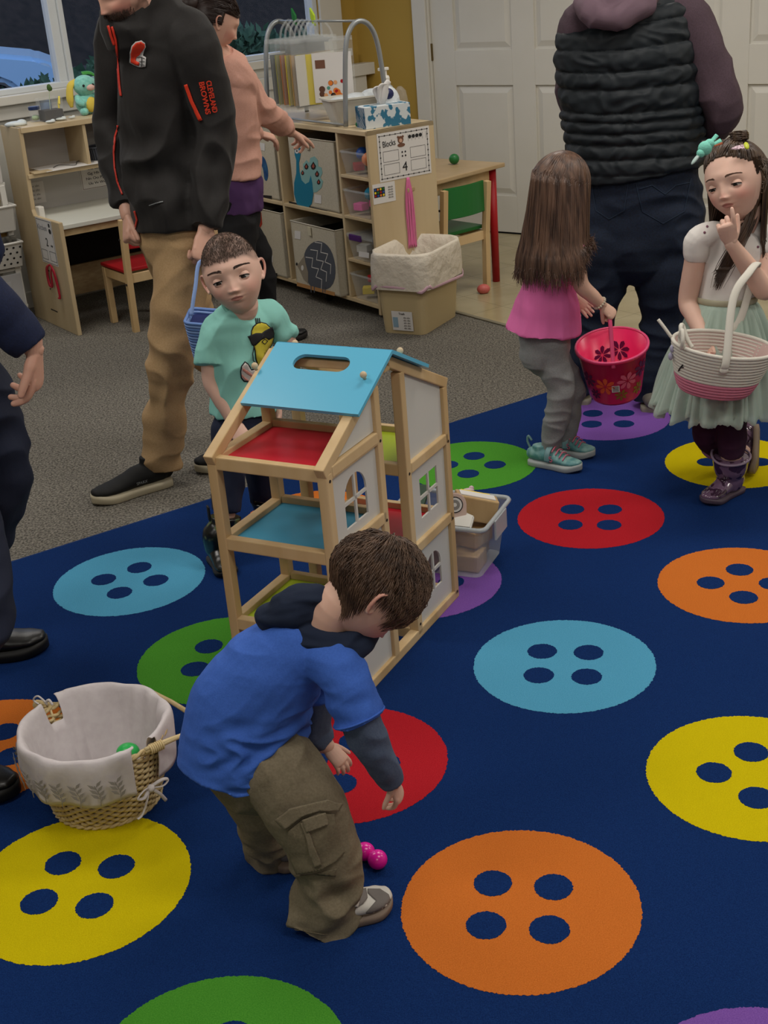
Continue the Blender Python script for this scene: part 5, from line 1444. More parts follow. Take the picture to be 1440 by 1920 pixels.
 mb.tube([b0, b0 + tv * .015 - Z * .02 + ov * .01, b0 + tv * .032 - Z * .050 + ov * .006], .0042, 7, sub=5, flat=.5)
 mb.build('cotton_bow', bowm, t)
 p0 = gp(ga + math.pi, h + .012)
 mb = MB(); mb.smooth = True
 mb.tube([p0, p0 - ax * .02 + Z * .018, p0 - ax * .035 + Z * .006, p0 - ax * .02 - Z * .004, p0], .0022, 6, sub=6)
 mb.tube([p0 - ax * .005, p0 + ax * .006 + Z * .012, p0 + ax * .014], .003, 6, sub=4)
 mb.build('cotton_bow', bowm, t)
 # swing handle lowered to the right, two ends wrapped at the gaps
 hA = gp(ga, h + .006, .004); hB = gp(ga + math.pi, h + .006, .004)
 outd = V((0.97, 0.22, 0)).normalized()
 def aw(px, py, z): return gz(px, py, z + RT)
 tip = c + outd * .30 + Z * .13
 RA = lambda a, k, z: c + ax * (rt_ * k * math.cos(a)) + ay * (rt_ * k * math.sin(a)) + Z * z
 ao = math.atan2(outd.dot(ay), outd.dot(ax)); ab = ga + math.pi
 da = (ao - ab + math.pi) % (2 * math.pi) - math.pi
 arc = [hA, lerp(hA, tip, .3) - ay * .0 + (hA - c) * .10, lerp(hA, tip, .65) + (hA - c) * .12, tip - Z * .01 + (hA - c) * .16, tip + V((.02, .02, -.01)), tip - (hA - c) * .16 - Z * .02] + [RA(ab + da * t, 1.12 + .35 * t, .15 - .0 * t) for t in (.62, .4, .2)] + [hB + (hB - c).normalized() * .022 - Z * .02, hB]
 for m_, (o_, rr) in enumerate(((0, .0055), (.006, .0045))):
  mb = MB(); mb.smooth = True; mb.tube([p + Z * o_ * math.cos(i * 1.3) for i, p in enumerate(arc)], rr, 7, sub=4); mb.build('handle', straw, t)
 for e in (0, -1):
  p = arc[e]; q = arc[1] if e == 0 else arc[-2]; d = (q - p).normalized()
  mb = MB(); mb.smooth = True
  for k in range(7):
   o_ = p + d * (.012 + k * .0045); u = d.orthogonal().normalized(); w = d.cross(u)
   mb.tube([o_ + u * .0095 * math.cos(x) + w * .0095 * math.sin(x) for x in [math.pi * i / 6 for i in range(12)]], .0022, 5, closed=True)
  mb.build('handle_wrap', straw, t)
 # green egg inside
 g = c + (EYE - c).normalized() * .0 + ax * .045 - ay * .035
 return c, ax, ay
wc, wax, way = wicker_basket()
mb = MB(); mb.smooth = True; mb.ball(at(240, 1410, 2.43), .021, 20, sc=(1.25, 1, 1)); tag(mb.build('green_egg', mat('bright green plastic', '2FB356', .3)), 'bright green plastic egg inside the white-lined wicker basket', 'plastic egg')
# eggs on the rug near the bending child's shoe
pk = mat('hot pink plastic', 'E0189A', .22, spec=.6)
for (px, py, r_, sc, lab) in ((708, 1613, .020, (1, 1, 1.15), 'hot pink plastic egg half nearer the grey suede shoe, on the navy rug'), (684, 1598, .019, (1.1, 1, 1), 'hot pink plastic egg partly hidden behind the cargo trousers')):
 g = gz(px, py, RT + r_ * .9)
 mb = MB(); mb.smooth = True; mb.ball(V((g.x, g.y, RT + r_)), r_, 28, sc=(sc[0], sc[1], 1)); tag(mb.build('pink_egg', pk), lab, 'plastic egg')
# ------------------------------------------------------------------ pink pail
def oriented(axis, ref=V((1, 0, 0))):
 az = V(axis).normalized(); u = (ref - az * ref.dot(az)).normalized(); return u, az.cross(u), az
def pail():
 c = at(1154, 738, 4.22)       # lowest point
 axis = V((-0.10, -0.20, 0.97)).normalized()
 u, w, az = oriented(axis)
 h, r0, r1 = 0.188, 0.083, 0.118
 base = c + az * .004
 t = thing('pink_pail', base, 'bright pink plastic pail with flower prints hanging from the little girl in the pink shirt', 'pail')
 pm = mat('pink translucent plastic', 'EC2A66', .3, spec=.5)
 mb = MB(); mb.smooth = True
 mb.lathe(base, [(.001, 0), (r0, 0), (r0 + .006, .01), (r1, h), (r1 + .006, h + .001), (r1 + .007, h - .006), (r1 + .004, h - .007), (r1 + .004, h - .001), (r1 - .003, h - .002), (r0 + .003, .012), (r0 - .004, .006), (.001, .006)], 48, axis=az)
 body = mb.build('pail_body', pm, t)
 mb = MB(); mb.smooth = True; mb.tube([base + az * h + u * (r1 + .003) * math.cos(a) + w * (r1 + .003) * math.sin(a) for a in [2 * math.pi * k / 48 for k in range(48)]], .0045, 8, closed=True); mb.build('rim', mat('light pink rim', 'E0507E', .35), t)
 # handle up to the hand
 hand = at(1143, 590, 4.12)
 side = (EYE - base); side = (side - az * side.dot(az)).normalized()
 A = base + az * (h - .02) + side * (r1 + .003); B = base + az * (h - .012) - side * (r1 + .002)
 mb = MB(); mb.smooth = True; mb.tube([A, A + (hand - A) * .55 + side * .012, hand + side * .016, hand - side * .016, B + (hand - B) * .55 - side * .012, B], .007, 8, sub=6, flat=.6, side=u); mb.build('handle', mat('light pink rim', ''), t)
 # flowers
 def rp(a, z, off=.0012):
  r = r0 + .006 + (r1 - r0 - .006) * (z - .01) / (h - .01)
  d = u * math.cos(a) + w * math.sin(a); return base + az * z + d * (r + off), d
 a_c = math.atan2(side.dot(w), side.dot(u))
 fl = [(-.95, .10, .030, 'plum print', '5C1248'), (-.32, .085, .036, 'orange print', 'D9582E'), (.42, .10, .036, 'pink flower print', 'D8607E'), (1.0, .125, .034, 'plum print', '5C1248'), (-.75, .045, .022, 'plum print', ''), (.9, .05, .026, 'olive print', '8A6A2A'), (.2, .045, .024, 'olive print', ''), (2.9, .11, .038, 'plum print', ''), (3.5, .10, .034, 'plum print', '')]
 for da, z, s_, mn, hx in fl:
  inner = abs(da) > 2
  for k in range(7):
   th = 2 * math.pi * k / 7 + da
   mb = MB()
   for_pts = []
   for (q, v) in ((.12, 0), (.45, .17), (.8, .2), (1.0, 0), (.8, -.2), (.45, -.17)):
    x = s_ * (q * math.cos(th) - v * math.sin(th)); y = s_ * (q * math.sin(th) + v * math.cos(th))
    p, d = rp(a_c + da + x / .1, z + y, .0010 if not inner else -.0048)
    for_pts.append(p)
   mb.prism(for_pts, d * .0008); mb.build('printed_petal', mat(mn, hx or None, .5), body)
 p, d = rp(a_c + .02, .075, .0014); pl = Plane(p, d.cross(az), az); pl.n = d
 mb = MB(); mb.shape(pl, [(-.013, -.012), (.013, -.012), (.013, .012), (-.013, .012)], .0006, .0); st = mb.build('barcode_sticker', M['paper'], body)
 mb = MB()
 for k in range(6): mb.shape(pl, [(-.010, -.009 + k * .0035), (.010, -.009 + k * .0035), (.010, -.0075 + k * .0035), (-.010, -.0075 + k * .0035)], .0004, .0008)
 mb.build('barcode_lines', M['ink'], st)
pail()
# ------------------------------------------------------------------ rope bunny basket
def rope_basket():
 c = at(1352, 742, 3.60)
 axis = (V((0.0, 0, 1)) + _rt * .16 + V((0, -.10, 0))).normalized()
 u, w, az = oriented(axis, _rt)
 base = at(1338, 728, 3.60)
 t = thing('rope_basket', base, 'white and pink coiled rope bunny basket held by the little girl in the tutu dress', 'basket')
 n = 15; h = .138
 rx = lambda z: .100 + .048 * (z / h) ** .7
 for k in range(n):
  z = k * h / (n - 1)
  m_ = mat('pink cotton rope', 'C9798F', .85, bump=.4, bscale=260) if k < 5 else mat('white cotton rope', 'CFCBC0', .85, bump=.4, bscale=260)
  mb = MB(); mb.smooth = True
  mb.tube([base + az * z + u * rx(z) * math.cos(a) + w * rx(z) * .72 * math.sin(a) for a in [2 * math.pi * i / 56 for i in range(56)]], .0062, 8, closed=True)
  mb.build('rope_coil', m_, t)
 mb = MB(); mb.lathe(base + az * .0, [(.001, 0), (rx(0), 0), (rx(0), .006), (.001, .006)], 40, axis=az, sx=1, sy=.72, ux=u); mb.build('base', mat('pink cotton rope', ''), t)
 mb = MB(); mb.smooth = True; mb.lathe(base, [(rx(0) - .004, .004), (rx(h * .5) - .006, h * .5), (rx(h) - .006, h), (rx(h) - .004, h), (rx(h * .5) - .004, h * .5), (rx(0) - .002, .004)], 40, axis=az, sx=1, sy=.72, ux=u); mb.build('lining', mat('blush lining', 'B99E98', .9), t)
 # ears at the left end
 L = base + az * h - u * rx(h)
 def ear(p, d, ln, name):
  d = V(d).normalized(); s_ = w
  mb = MB(); mb.smooth = True
  mb.tube([p - s_ * .012, p - s_ * .020 + d * ln * .5, p + d * ln, p + s_ * .020 + d * ln * .5, p + s_ * .012], .006, 8, sub=6); mb.build(name, mat('white cotton rope', ''), t)
 ear(L + u * .012 + w * -.045, az * .8 + u * -.08, .05, 'ear');
 mb = MB(); mb.smooth = True; mb.tube([L + u * .02 - w * .055, L + u * .005 - w * .035 + az * .05, L + u * .014 - w * .012 + az * .052, L + u * .030 - w * .035 + az * .02, L + u * .045 - w * .05 + az * .002], .0065, 8, sub=5); mb.build('ear', mat('white cotton rope', ''), t)
 mb = MB(); mb.smooth = True; mb.tube([L + w * .02, at(1244, 612, 3.62), at(1234, 599, 3.63)], .005, 8, sub=4); mb.build('ear_tip', mat('white cotton rope', ''), t)
 # eyelash stitch and little bow
 f_ = -w if (-w).dot(EYE - base) > 0 else w
 def sp(a, z, off=.006):
  d = u * math.cos(a) + f_ * math.sin(a)
  return base + az * z + u * (rx(z) + off) * math.cos(a) + f_ * ((rx(z) * .72 + off) * math.sin(a))
 A = R(152)
 mb = MB(); mb.smooth = True; mb.tube([sp(A + .12, .060), sp(A + .05, .072), sp(A - .06, .088)], .0022, 6, sub=4); mb.tube([sp(A + .02, .076), sp(A - .08, .080)], .0018, 6); mb.build('eyelash_stitch', M['ink'], t)
 mb = MB(); mb.smooth = True
 b = sp(R(175), .105, .010)
 for s_ in (-1, 1): mb.ball(b + az * s_ * .012, .010, 10, sc=(.7, .7, 1.2))
 mb.build('bow', mat('lilac ribbon', 'A9A6BE', .6), t)
 # strap handle
 top = at(1398, 498, 3.64)
 side = f_
 P0 = sp(R(97), h * .78, .008); P1 = base + az * h * .9 + u * (-.01 + .03) - f_ * (rx(h) * .72)
 pa = at(1340, 628, 3.53);
 mb = MB(); mb.smooth = True
 mb.tube([P0, P0 + az * .03 + f_ * .004, at(1375, 560, 3.54), at(1405, 510, 3.59), at(1420, 494, 3.65), at(1412, 520, 3.71), at(1385, 605, 3.70), P1], .0115, 10, sub=6, flat=.42, side=_rt); mb.build('handle', mat('white cotton strap', 'CFCBC0', .8), t)
 mb = MB(); mb.smooth = True; mb.ball(P0 + f_ * .004 - az * .004, .013, 14, sc=(1, .6, .8)); mb.build('handle_end', mat('white cotton strap', ''), t)
rope_basket()
# ------------------------------------------------------------------ blue basket held by the man
def blue_basket():
 base = at(406, 668, 4.07)
 az = V((.16, -.05, 1)).normalized(); u, w, az = oriented(az, _rt)
 t = thing('blue_basket', base, 'light blue striped basket held by the man behind the boy in mint', 'basket')
 bm_ = mat('periwinkle weave', '6C8CC8', .7);
 h = .13
 for k in range(14):
  z = k * h / 13; r = .062 + .03 * z / h
  mb = MB(); mb.smooth = True
  mb.tube([base + az * z + u * x + w * y for x, y in rrect(r * 2.1, r * 1.7, .02, 4)], .0055, 6, closed=True); mb.build('woven_band', bm_ if k % 2 else mat('pale periwinkle weave', '8AA6DA', .7), t)
 mb = MB(); mb.prism([base + az * .002 + u * x + w * y for x, y in rrect(.12, .1, .02, 4)], az * .004); mb.build('base', bm_, t)
 mb = MB(); mb.prism([base + az * (h * .85) + u * x + w * y for x, y in rrect(.17, .14, .02, 4)], az * .006); mb.build('navy_lining', mat('navy lining', '16245C', .8), t)
 A = base + az * h - u * .085; top = at(377, 490, 4.13); Bq = base + az * h + u * .09
 mb = MB(); mb.smooth = True; mb.tube([A, A + (top - A) * .5 - u * .003, top, Bq + (top - Bq) * .55 + u * .004 + V((0, .05, 0)), Bq], .008, 8, sub=6, flat=.5); mb.build('handle', mat('pale periwinkle weave', ''), t)
blue_basket()
# ------------------------------------------------------------------ organic bodies
def lerp(a, b, t): return a + (b - a) * t
def sstep(a, b, x):
 t = max(0.0, min(1.0, (x - a) / (b - a))); return t * t * (3 - 2 * t)
class Loft:
 """elliptical tube through sections (pos, rx, ry); rx along 'side'"""
 def __init__(s): s.bm = bmesh.new()
 def add(s, secs, side=None, seg=18, sub=5, round0=True, round1=True):
  P = [V(q[0]) for q in secs]; A = [q[1] for q in secs]; B = [q[2] if len(q) > 2 else q[1] for q in secs]
  Q, A2 = crom(P, A, sub); _, B2 = crom(P, B, sub)
  n = len(Q); rings = []; prev = V(side) if side else None
  for i in range(n):
   t = (Q[min(i + 1, n - 1)] - Q[max(i - 1, 0)]).normalized()
   if prev is None: u = t.orthogonal()
   else:
    u = prev - t * prev.dot(t)
    if u.length < 1e-5: u = t.orthogonal()
   u.normalize()
   if side is None: prev = u
   w = t.cross(u)
   rings.append((Q[i], t, u, w, A2[i], B2[i]))
  out = []
  def cap(r, sgn):
   q, t, u, w, a, b = r
   k = min(a, b)
   return [(q + t * sgn * k * math.sin(R(x)), u, w, a * math.cos(R(x)), b * math.cos(R(x))) for x in (30, 60, 80)]
  if round0: out += [c for c in cap(rings[0], -1)[::-1]]
  out += [(q, u, w, a, b) for q, t, u, w, a, b in rings]
  if round1: out += cap(rings[-1], 1)
  vs = []
  for q, u, w, a, b in out:
   vs.append([s.bm.verts.new(q + u * a * math.cos(2 * math.pi * k / seg) + w * b * math.sin(2 * math.pi * k / seg)) for k in range(seg)])
  for X, Y_ in zip(vs, vs[1:]):
   for k in range(seg): s.bm.faces.new([X[k], X[(k + 1) % seg], Y_[(k + 1) % seg], Y_[k]])
  s.bm.faces.new(vs[0][::-1]); s.bm.faces.new(vs[-1])
  return s
 def ball(s, c, r, sc=(1, 1, 1), ax=None, ay=None, az=None, seg=20):
  ax = V(ax) if ax else V((1, 0, 0)); ay = V(ay) if ay else V((0, 1, 0)); az = V(az) if az else Z
  ret = bmesh.ops.create_uvsphere(s.bm, u_segments=seg, v_segments=seg // 2 + 2, radius=r)
  for v in ret['verts']: v.co = V(c) + ax * v.co.x * sc[0] + ay * v.co.y * sc[1] + az * v.co.z * sc[2]
  return s
 def merge(s, bm2):
  me = bpy.data.meshes.new('tmp'); bm2.to_mesh(me); s.bm.from_mesh(me); bpy.data.meshes.remove(me); return s
 def remesh(s, voxel, smooth=3, fac=0.5):
  me = bpy.data.meshes.new('tmp')
  bmesh.ops.recalc_face_normals(s.bm, faces=s.bm.faces)
  s.bm.to_mesh(me); s.bm.free()
  o = bpy.data.objects.new('tmp', me); COL.objects.link(o)
  m = o.modifiers.new('r', 'REMESH'); m.mode = 'VOXEL'; m.voxel_size = voxel
  if smooth:
   m = o.modifiers.new('s', 'SMOOTH'); m.iterations = smooth; m.factor = fac
  dg = bpy.context.evaluated_depsgraph_get()
  out = bpy.data.meshes.new_from_object(o.evaluated_get(dg))
  bpy.data.objects.remove(o); bpy.data.meshes.remove(me)
  return out
def fbm(p, sc, oct=2):
 return noise.noise(p * sc) + (0.5 * noise.noise(p * sc * 2.1) if oct > 1 else 0)
def ridge(x): return 1 - abs(x) * 2
def folds(me, amp, sc=(14, 14, 5), seed=0.0, rot=None, sharp=True, mask=None):
 """cloth folds: stretched ridged noise pushed along the normals"""
 me.update()
 nrm = [v.normal.copy() for v in me.vertices]
 off = V((seed * 3.1, seed * 1.7, seed * 2.3))
 for v, n in zip(me.vertices, nrm):
  p = v.co.copy()
  if rot is not None: p = rot @ p
  q = V((p.x * sc[0], p.y * sc[1], p.z * sc[2])) + off
  warp = noise.noise(q * 0.6 + V((7, 3, 1))) * 0.8
  a = noise.noise(q + V((warp, warp, warp)))
  h = (ridge(a) - 0.6) if sharp else a
  h += 0.35 * noise.noise(q * 2.3)
  k = amp * (mask(v.co) if mask else 1.0)
  v.co = v.co + n * (h * k)
 return me
def finish(me, name, mats, parent, midx=None, smooth=True):
 me.materials.clear()
 o = link_mesh(name, me, mats, parent, smooth)
 if midx:
  off = wloc(parent) if parent else o.location
  for p in me.polygons: p.material_index = midx(p.center + off)
 return o
def join_meshes(meshes):
 bm = bmesh.new()
 for m in meshes: bm.from_mesh(m)
 out = bpy.data.meshes.new('body'); bm.to_mesh(out); bm.free()
 for m in meshes: bpy.data.meshes.remove(m)
 return out
def set_col(me, fn, name='Col'):
 a = me.color_attributes.new(name, 'FLOAT_COLOR', 'POINT')
 buf = []
 for v in me.vertices: buf.extend(fn(v.co))
 a.data.foreach_set('color', buf)
# ---- hand: palm, five separate fingers, thumb
def hand(wrist, fwd, palm_n, size, side=1, curl=(25, 30, 20), spread=5, thumb=(35, 25), fcurl=None, voxel=None, thumbcurl=20):
 """wrist: joint; fwd: towards the fingers; palm_n: out of the palm; size: wrist to middle tip; side=+1 puts the thumb on fwd x palm_n"""
 f = V(fwd).normalized(); n = V(palm_n); n = (n - f * n.dot(f)).normalized(); t = f.cross(n) * side
 L = Loft(); s = size
 W = V(wrist)
 L.add([(W - f * .14 * s, .135 * s, .115 * s), (W + f * .02 * s, .15 * s, .11 * s), (W + f * .22 * s, .20 * s, .095 * s), (W + f * .42 * s, .215 * s, .085 * s), (W + f * .50 * s, .20 * s, .075 * s)], side=t, seg=16)
 lens = (.42, .47, .44, .35)
 for k in range(4):
  lat_ = (.155 - k * .104) * s
  a = R((1.5 - k) * spread)
  base = W + f * (.44 - .02 * abs(k - 1.2)) * s + t * lat_
  d = (f * math.cos(a) + t * math.sin(a)).normalized()
  c_ = fcurl[k] if fcurl else curl
  p = base; segs = [(p - d * .08 * s, .058 * s)]; ang = 0
  l = lens[k] * s
  for j, (fr, cu) in enumerate(zip((.46, .30, .24), c_)):
   ang += R(cu)
   dd = d * math.cos(ang) + n * math.sin(ang)
   segs.append((p, (.060, .055, .050)[j] * s * (.9 if k == 3 else 1)))
   p = p + dd * l * fr
  segs.append((p, .043 * s * (.88 if k == 3 else 1)))
  L.add([(q, r, r) for q, r in segs], seg=10, sub=3)
 a = R(thumb[0]); b = R(thumb[1])
 d = (f * math.cos(a) + t * math.sin(a)); d = (d * math.cos(b) + n * math.sin(b)).normalized()
 p0 = W + f * .10 * s + t * .10 * s
 p1 = p0 + d * .22 * s
 tc = R(thumbcurl)
 d2 = (d * math.cos(tc) + (f * .6 + n * .4).normalized() * math.sin(tc)).normalized()
 p2 = p1 + d2 * .16 * s; p3 = p2 + (d2 + f * .2).normalized() * .12 * s
 L.add([(p0 - d * .06 * s, .08 * s), (p0 + d * .1 * s, .082 * s), (p1, .065 * s), (p2, .058 * s), (p3, .045 * s)], seg=12, sub=3)
 return L.remesh(voxel or max(size * .011, .0014), 2, .4)
# ---- head
class Head:
 def __init__(s, c, fwd, up, h, wide=1.0, child=True, jaw=1.0, nose=1.0):
  s.c = V(c); s.f = V(fwd).normalized(); s.u = V(up); s.u = (s.u - s.f * s.u.dot(s.f)).normalized()
  s.r = s.f.cross(s.u)      # the person's own right
  s.h = h; s.wide = wide; s.child = child; s.jaw = jaw; s.nose = nose
 def W(s, x, y, z): return s.c + (s.r * x + s.f * y + s.u * z) * s.h
 def L(s, p):
  d = (V(p) - s.c) / s.h; return V((d.dot(s.r), d.dot(s.f), d.dot(s.u)))
 def surf(s, dx, dy, dz, face=True):
  """unit direction -> local point"""
  z = dz * .5;
  wx, wy = .40 * s.wide, .455
  x, y = dx * wx, dy * wy
  # skull fuller at the top and back
  q = sstep(-.1, .35, z)
  x *= 1 + .03 * q;
  if y < 0: y *= 1 + .06 * sstep(-.15, .2, z)
  lo = sstep(.02, -.5, z)
  x *= 1 - (.25 * s.jaw) * lo
  if y < 0: y *= 1 - .62 * sstep(.0, -.45, z)
  else: y *= 1 - .10 * sstep(-.25, -.5, z)
  if y > 0:   # flatter face plane
   k = sstep(.15, .42, y)
   y -= .035 * k
   x *= 1 + .03 * k
  if face and y > 0.05:
   g = lambda cx, cz, sx_, sz: math.exp(-((x - cx) / sx_) ** 2 - ((z - cz) / sz) ** 2)
   d = 0
   d += .012 * g(0, .10, .22, .05)
   for e in (-1, 1):
    d -= .050 * g(e * .155, -.045, .085, .052)
    d += .040 * g(e * .21, -.215, .11, .10)
    d += .030 * g(e * .043, -.190, .024, .020) * s.nose
    d += .012 * g(e * .155, .055, .09, .025)
   nz = max(0.0, min(1.0, (-.02 - z) / .16))
   d += (.012 + .062 * nz ** 1.8) * math.exp(-(x / (.034 + .020 * nz)) ** 2) * sstep(.02, -.05, z) * sstep(-.228, -.185, z) * 1.1 * s.nose
   d += .028 * g(0, -.29, .12, .07)
   d += .016 * g(0, -.262, .075, .016) - .020 * g(0, -.282, .085, .007) + .018 * g(0, -.305, .06, .016)
   d -= .012 * g(0, -.345, .06, .015)
   d += .020 * g(0, -.42, .085, .05)
   d -= .006 * g(0, -.235, .012, .02)
   y += d * sstep(.05, .2, y)
  return V((x, y, z))
 def bm(s, n=110, face=True, scale=1.0, keep=None):
  bm = bmesh.new(); rows = []
  for i in range(n + 1):
   th = math.pi * i / n; row = []
   m = n * 2
   if i in (0, n):
    p = s.surf(0, 0, 1 if i == 0 else -1, face); row = [bm.verts.new(s.W(*(p * scale)))]
   else:
    for j in range(m):
     ph = 2 * math.pi * j / m
     p = s.surf(math.sin(th) * math.cos(ph), math.sin(th) * math.sin(ph), math.cos(th), face) * scale
     row.append(bm.verts.new(s.W(*p)))
   rows.append(row)
  for i in range(n):
   A, B = rows[i], rows[i + 1]; m = n * 2
   for j in range(m):
    k = (j + 1) % m
    if len(A) == 1: bm.faces.new([A[0], B[j], B[k]])
    elif len(B) == 1: bm.faces.new([A[j], B[0], A[k]])
    else: bm.faces.new([A[j], B[j], B[k], A[k]])
  return bm
 def ear(s, L, e):
  """e = -1/+1 on the person's right axis"""
  x0 = .385 * s.wide
  c = lambda y, z, o=0.0: s.W(e * (x0 + o), y, z)
  pts = [c(.005, -.13, -.02), c(-.005, -.16, .0), c(-.045, -.13, .02), c(-.085, -.06, .05), c(-.10, .01, .06), c(-.07, .06, .05), c(-.02, .065, .02), c(.01, .035, -.01)]
  L.add([(p, .020 * s.h * (1.2 if i < 3 else 1), .016 * s.h) for i, p in enumerate(pts)], seg=8, sub=3)
  L.ball(c(-.045, -.035, .0), .07 * s.h, sc=(.25, .7, 1.2), ax=s.r, ay=s.f, az=s.u, seg=14)
 def eyes(s, root, look=(0, -.5), iris='3B2618', lid=.55, gap=None, col=None):
  """eyeballs as parts; eyelids belong to the body mesh (returned bmesh)"""
  lids = bmesh.new()
  look = s.f + s.u * look[1] + s.r * look[0]
  look.normalize()
  rad = .068 * s.h
  for e in (-1, 1):
   c = s.W(e * .155, .298, -.045)
   mb = MB(); mb.smooth = True; mb.ball(c, rad, 24); eb = mb.build('eye', mat('eye white', 'C9C2BC', .15, spec=.6), root)
   u, w, az = oriented(look, s.r)
   mb = MB(); mb.smooth = True; mb.lathe(c, [(rad * .50, rad * .875), (rad * .36, rad * .95), (rad * .0, rad * 1.03)], 20, axis=az); mb.build('iris', mat('iris ' + iris, iris, .08, spec=.8), eb)
   mb = MB(); mb.smooth = True; mb.lathe(c, [(rad * .24, rad * 1.0), (rad * .12, rad * 1.035), (0.0001, rad * 1.045)], 16, axis=az); mb.build('pupil', M['black'], eb)
   # lids: spherical shells
   lash = []
   for part, (a0, a1) in (('up', (lid, 100)), ('lo', (-100, lid - gap))):
    pass
   up_edge = lid; lo_edge = lid - gap
   for a0, a1 in ((up_edge, 100), (-100, lo_edge)):
    rr = rad * 1.10
    rows = []
    N1, N2 = 10, 22
    for i in range(N1 + 1):
     el = lerp(a0, a1, i / N1); row = []
     for j in range(N2 + 1):
      az_ = lerp(-88, 88, j / N2)
      # lids meet at the eye corners
      k = (abs(az_) / 88) ** 2.2
      mid = (up_edge + lo_edge) / 2 - 4
      el2 = el if i else lerp(a0, mid, k)
      ce = math.cos(R(el2))
      p = c + (s.r * ce * math.sin(R(az_)) + s.f * ce * math.cos(R(az_)) + s.u * math.sin(R(el2))) * rr
      row.append(lids.verts.new(p))
     rows.append(row)
    for A, B in zip(rows, rows[1:]):
     for j in range(N2): lids.faces.new([A[j], A[j + 1], B[j + 1], B[j]])
    if a0 == up_edge: lash = [v.co.copy() for v in rows[0]]
   mb = MB(); mb.smooth = True; mb.tube([p + s.f * .004 * s.h for p in lash[2:-2]], .0065 * s.h, 6); mb.build('eyelashes', mat('dark lashes', '191210', .7), root)
  return lids
 def brows(s, root, m, z=.085, thick=.013, tilt=.01, span=.10):
  rnd = random.Random(5)
  for e in (-1, 1):
   paths = []
   for k in range(150):
    t = rnd.random() ** .8; x = e * (.062 + span * 1.75 * t)
    w = thick * (1.0 - .65 * t)
    zz = z - .025 + .020 * math.sin(math.pi * (.15 + .65 * t)) - tilt * t + rnd.uniform(-w, w)
    def P_(x, zz, o):
     dz = zz / .5; dx = x / (.4 * s.wide); dy = math.sqrt(max(.05, 1 - dx * dx - dz * dz))
     p = s.surf(dx, dy, dz); return s.W(p.x, p.y + o, p.z)
    ln = .045 * (1 - .3 * t)
    paths.append([P_(x, zz, -.002), P_(x + e * ln * .5, zz + ln * (.35 - .4 * t), .006), P_(x + e * ln, zz + ln * (.45 - .8 * t), .002)])
   strands('eyebrow', paths, .0035 * s.h, m, root, 3)
def skin_mat(name, base='C69A84'):
 m = mat(name, base, .5, attr='Col', sss=.08, bump=.06, bscale=600, bdist=.0005, spec=.35)
 return m
SKIN = skin_mat('skin')
def skin_col(base, heads=(), blush=.5, lips=(0.62, 0.30, 0.28), extra=None):
 b = V(srgb(base)[:3])
 lipc = V(srgb('9E5A54')[:3]); bl = V(srgb('C27468')[:3])
 def fn(p):
  c = b.copy()
  for h in heads:
   l = h.L(p)
   if l.length > .8: continue
   if l.y > .15:
    k = 0
    for e in (-1, 1): k = max(k, math.exp(-((l.x - e * .21) / .1) ** 2 - ((l.z + .18) / .09) ** 2))
    k = max(k, .7 * math.exp(-(l.x / .05) ** 2 - ((l.z + .16) / .04) ** 2))
    c = c.lerp(bl, min(1, k * blush))
    wl = .085 * (1 - ((l.z + .284) / .034) ** 2) if abs(l.z + .284) < .034 else 0
    if wl > 0 and abs(l.x) < wl: c = c.lerp(lipc, .8 * min(1, (wl - abs(l.x)) / .015))
   if abs(l.x) > .37 and l.z < .1: c = c.lerp(bl, .45)
   if extra: c = extra(l, c)
  return (c.x, c.y, c.z, 1)
 return fn
# ---- hair strands as thin locks
def strands(name, paths, r, m, parent, seg=4, taper=True):
 bm = bmesh.new()
 for pts in paths:
  n = len(pts); prev = None; rings = []
  for i in range(n):
   t = (pts[min(i + 1, n - 1)] - pts[max(i - 1, 0)])
   if t.length < 1e-7: t = V((0, 0, 1))
   t.normalize()
   u = t.orthogonal() if prev is None else (prev - t * prev.dot(t))
   if u.length < 1e-6: u = t.orthogonal()
   u.normalize(); prev = u; w = t.cross(u)
   rr = r * ((1 - .85 * (i / (n - 1)) ** 1.5) if taper else 1) * (.5 if i == 0 else 1)
   rings.append([bm.verts.new(pts[i] + u * rr * math.cos(2 * math.pi * k / seg) + w * rr * math.sin(2 * math.pi * k / seg)) for k in range(seg)])
  for A, B in zip(rings, rings[1:]):
   for k in range(seg): bm.faces.new([A[k], A[(k + 1) % seg], B[(k + 1) % seg], B[k]])
 me = bpy.data.meshes.new(name); bm.to_mesh(me); bm.free()
 return link_mesh(name, me, m, parent, True)
def decal_on(obj_me_world, poly_px, m, parent, name, off=.0012, th=.0006, cuts=3):
 """a printed patch laid on the real cloth surface"""
 bvh = obj_me_world
 bm = bmesh.new()
 vs = [bm.verts.new(V((x, y, 0))) for x, y in poly_px]
 f = bm.faces.new(vs)
 bmesh.ops.triangulate(bm, faces=[f])
 for _ in range(cuts):
  longe = [e for e in bm.edges if e.calc_length() > 5]
  if not longe: break
  bmesh.ops.subdivide_edges(bm, edges=longe, cuts=1)
  bmesh.ops.triangulate(bm, faces=bm.faces[:])
 ok = True
 for v in bm.verts:
  d = ray(v.co.x, v.co.y).normalized()
  loc, nrm, idx, dist = bvh.ray_cast(EYE, d)
  if loc is None: v.co = V((0, 0, -99)); continue
  if nrm.dot(d) > 0: nrm = -nrm
  v.co = loc + nrm * off
 bad = [v for v in bm.verts if v.co.z < -50]
 if bad: bmesh.ops.delete(bm, geom=bad, context='VERTS')
 me = bpy.data.meshes.new(name); bm.to_mesh(me); bm.free()
 if not me.polygons: return None
 o = link_mesh(name, me, m, parent, True)
 so = o.modifiers.new('solid', 'SOLIDIFY'); so.thickness = th; so.offset = 0
 return o
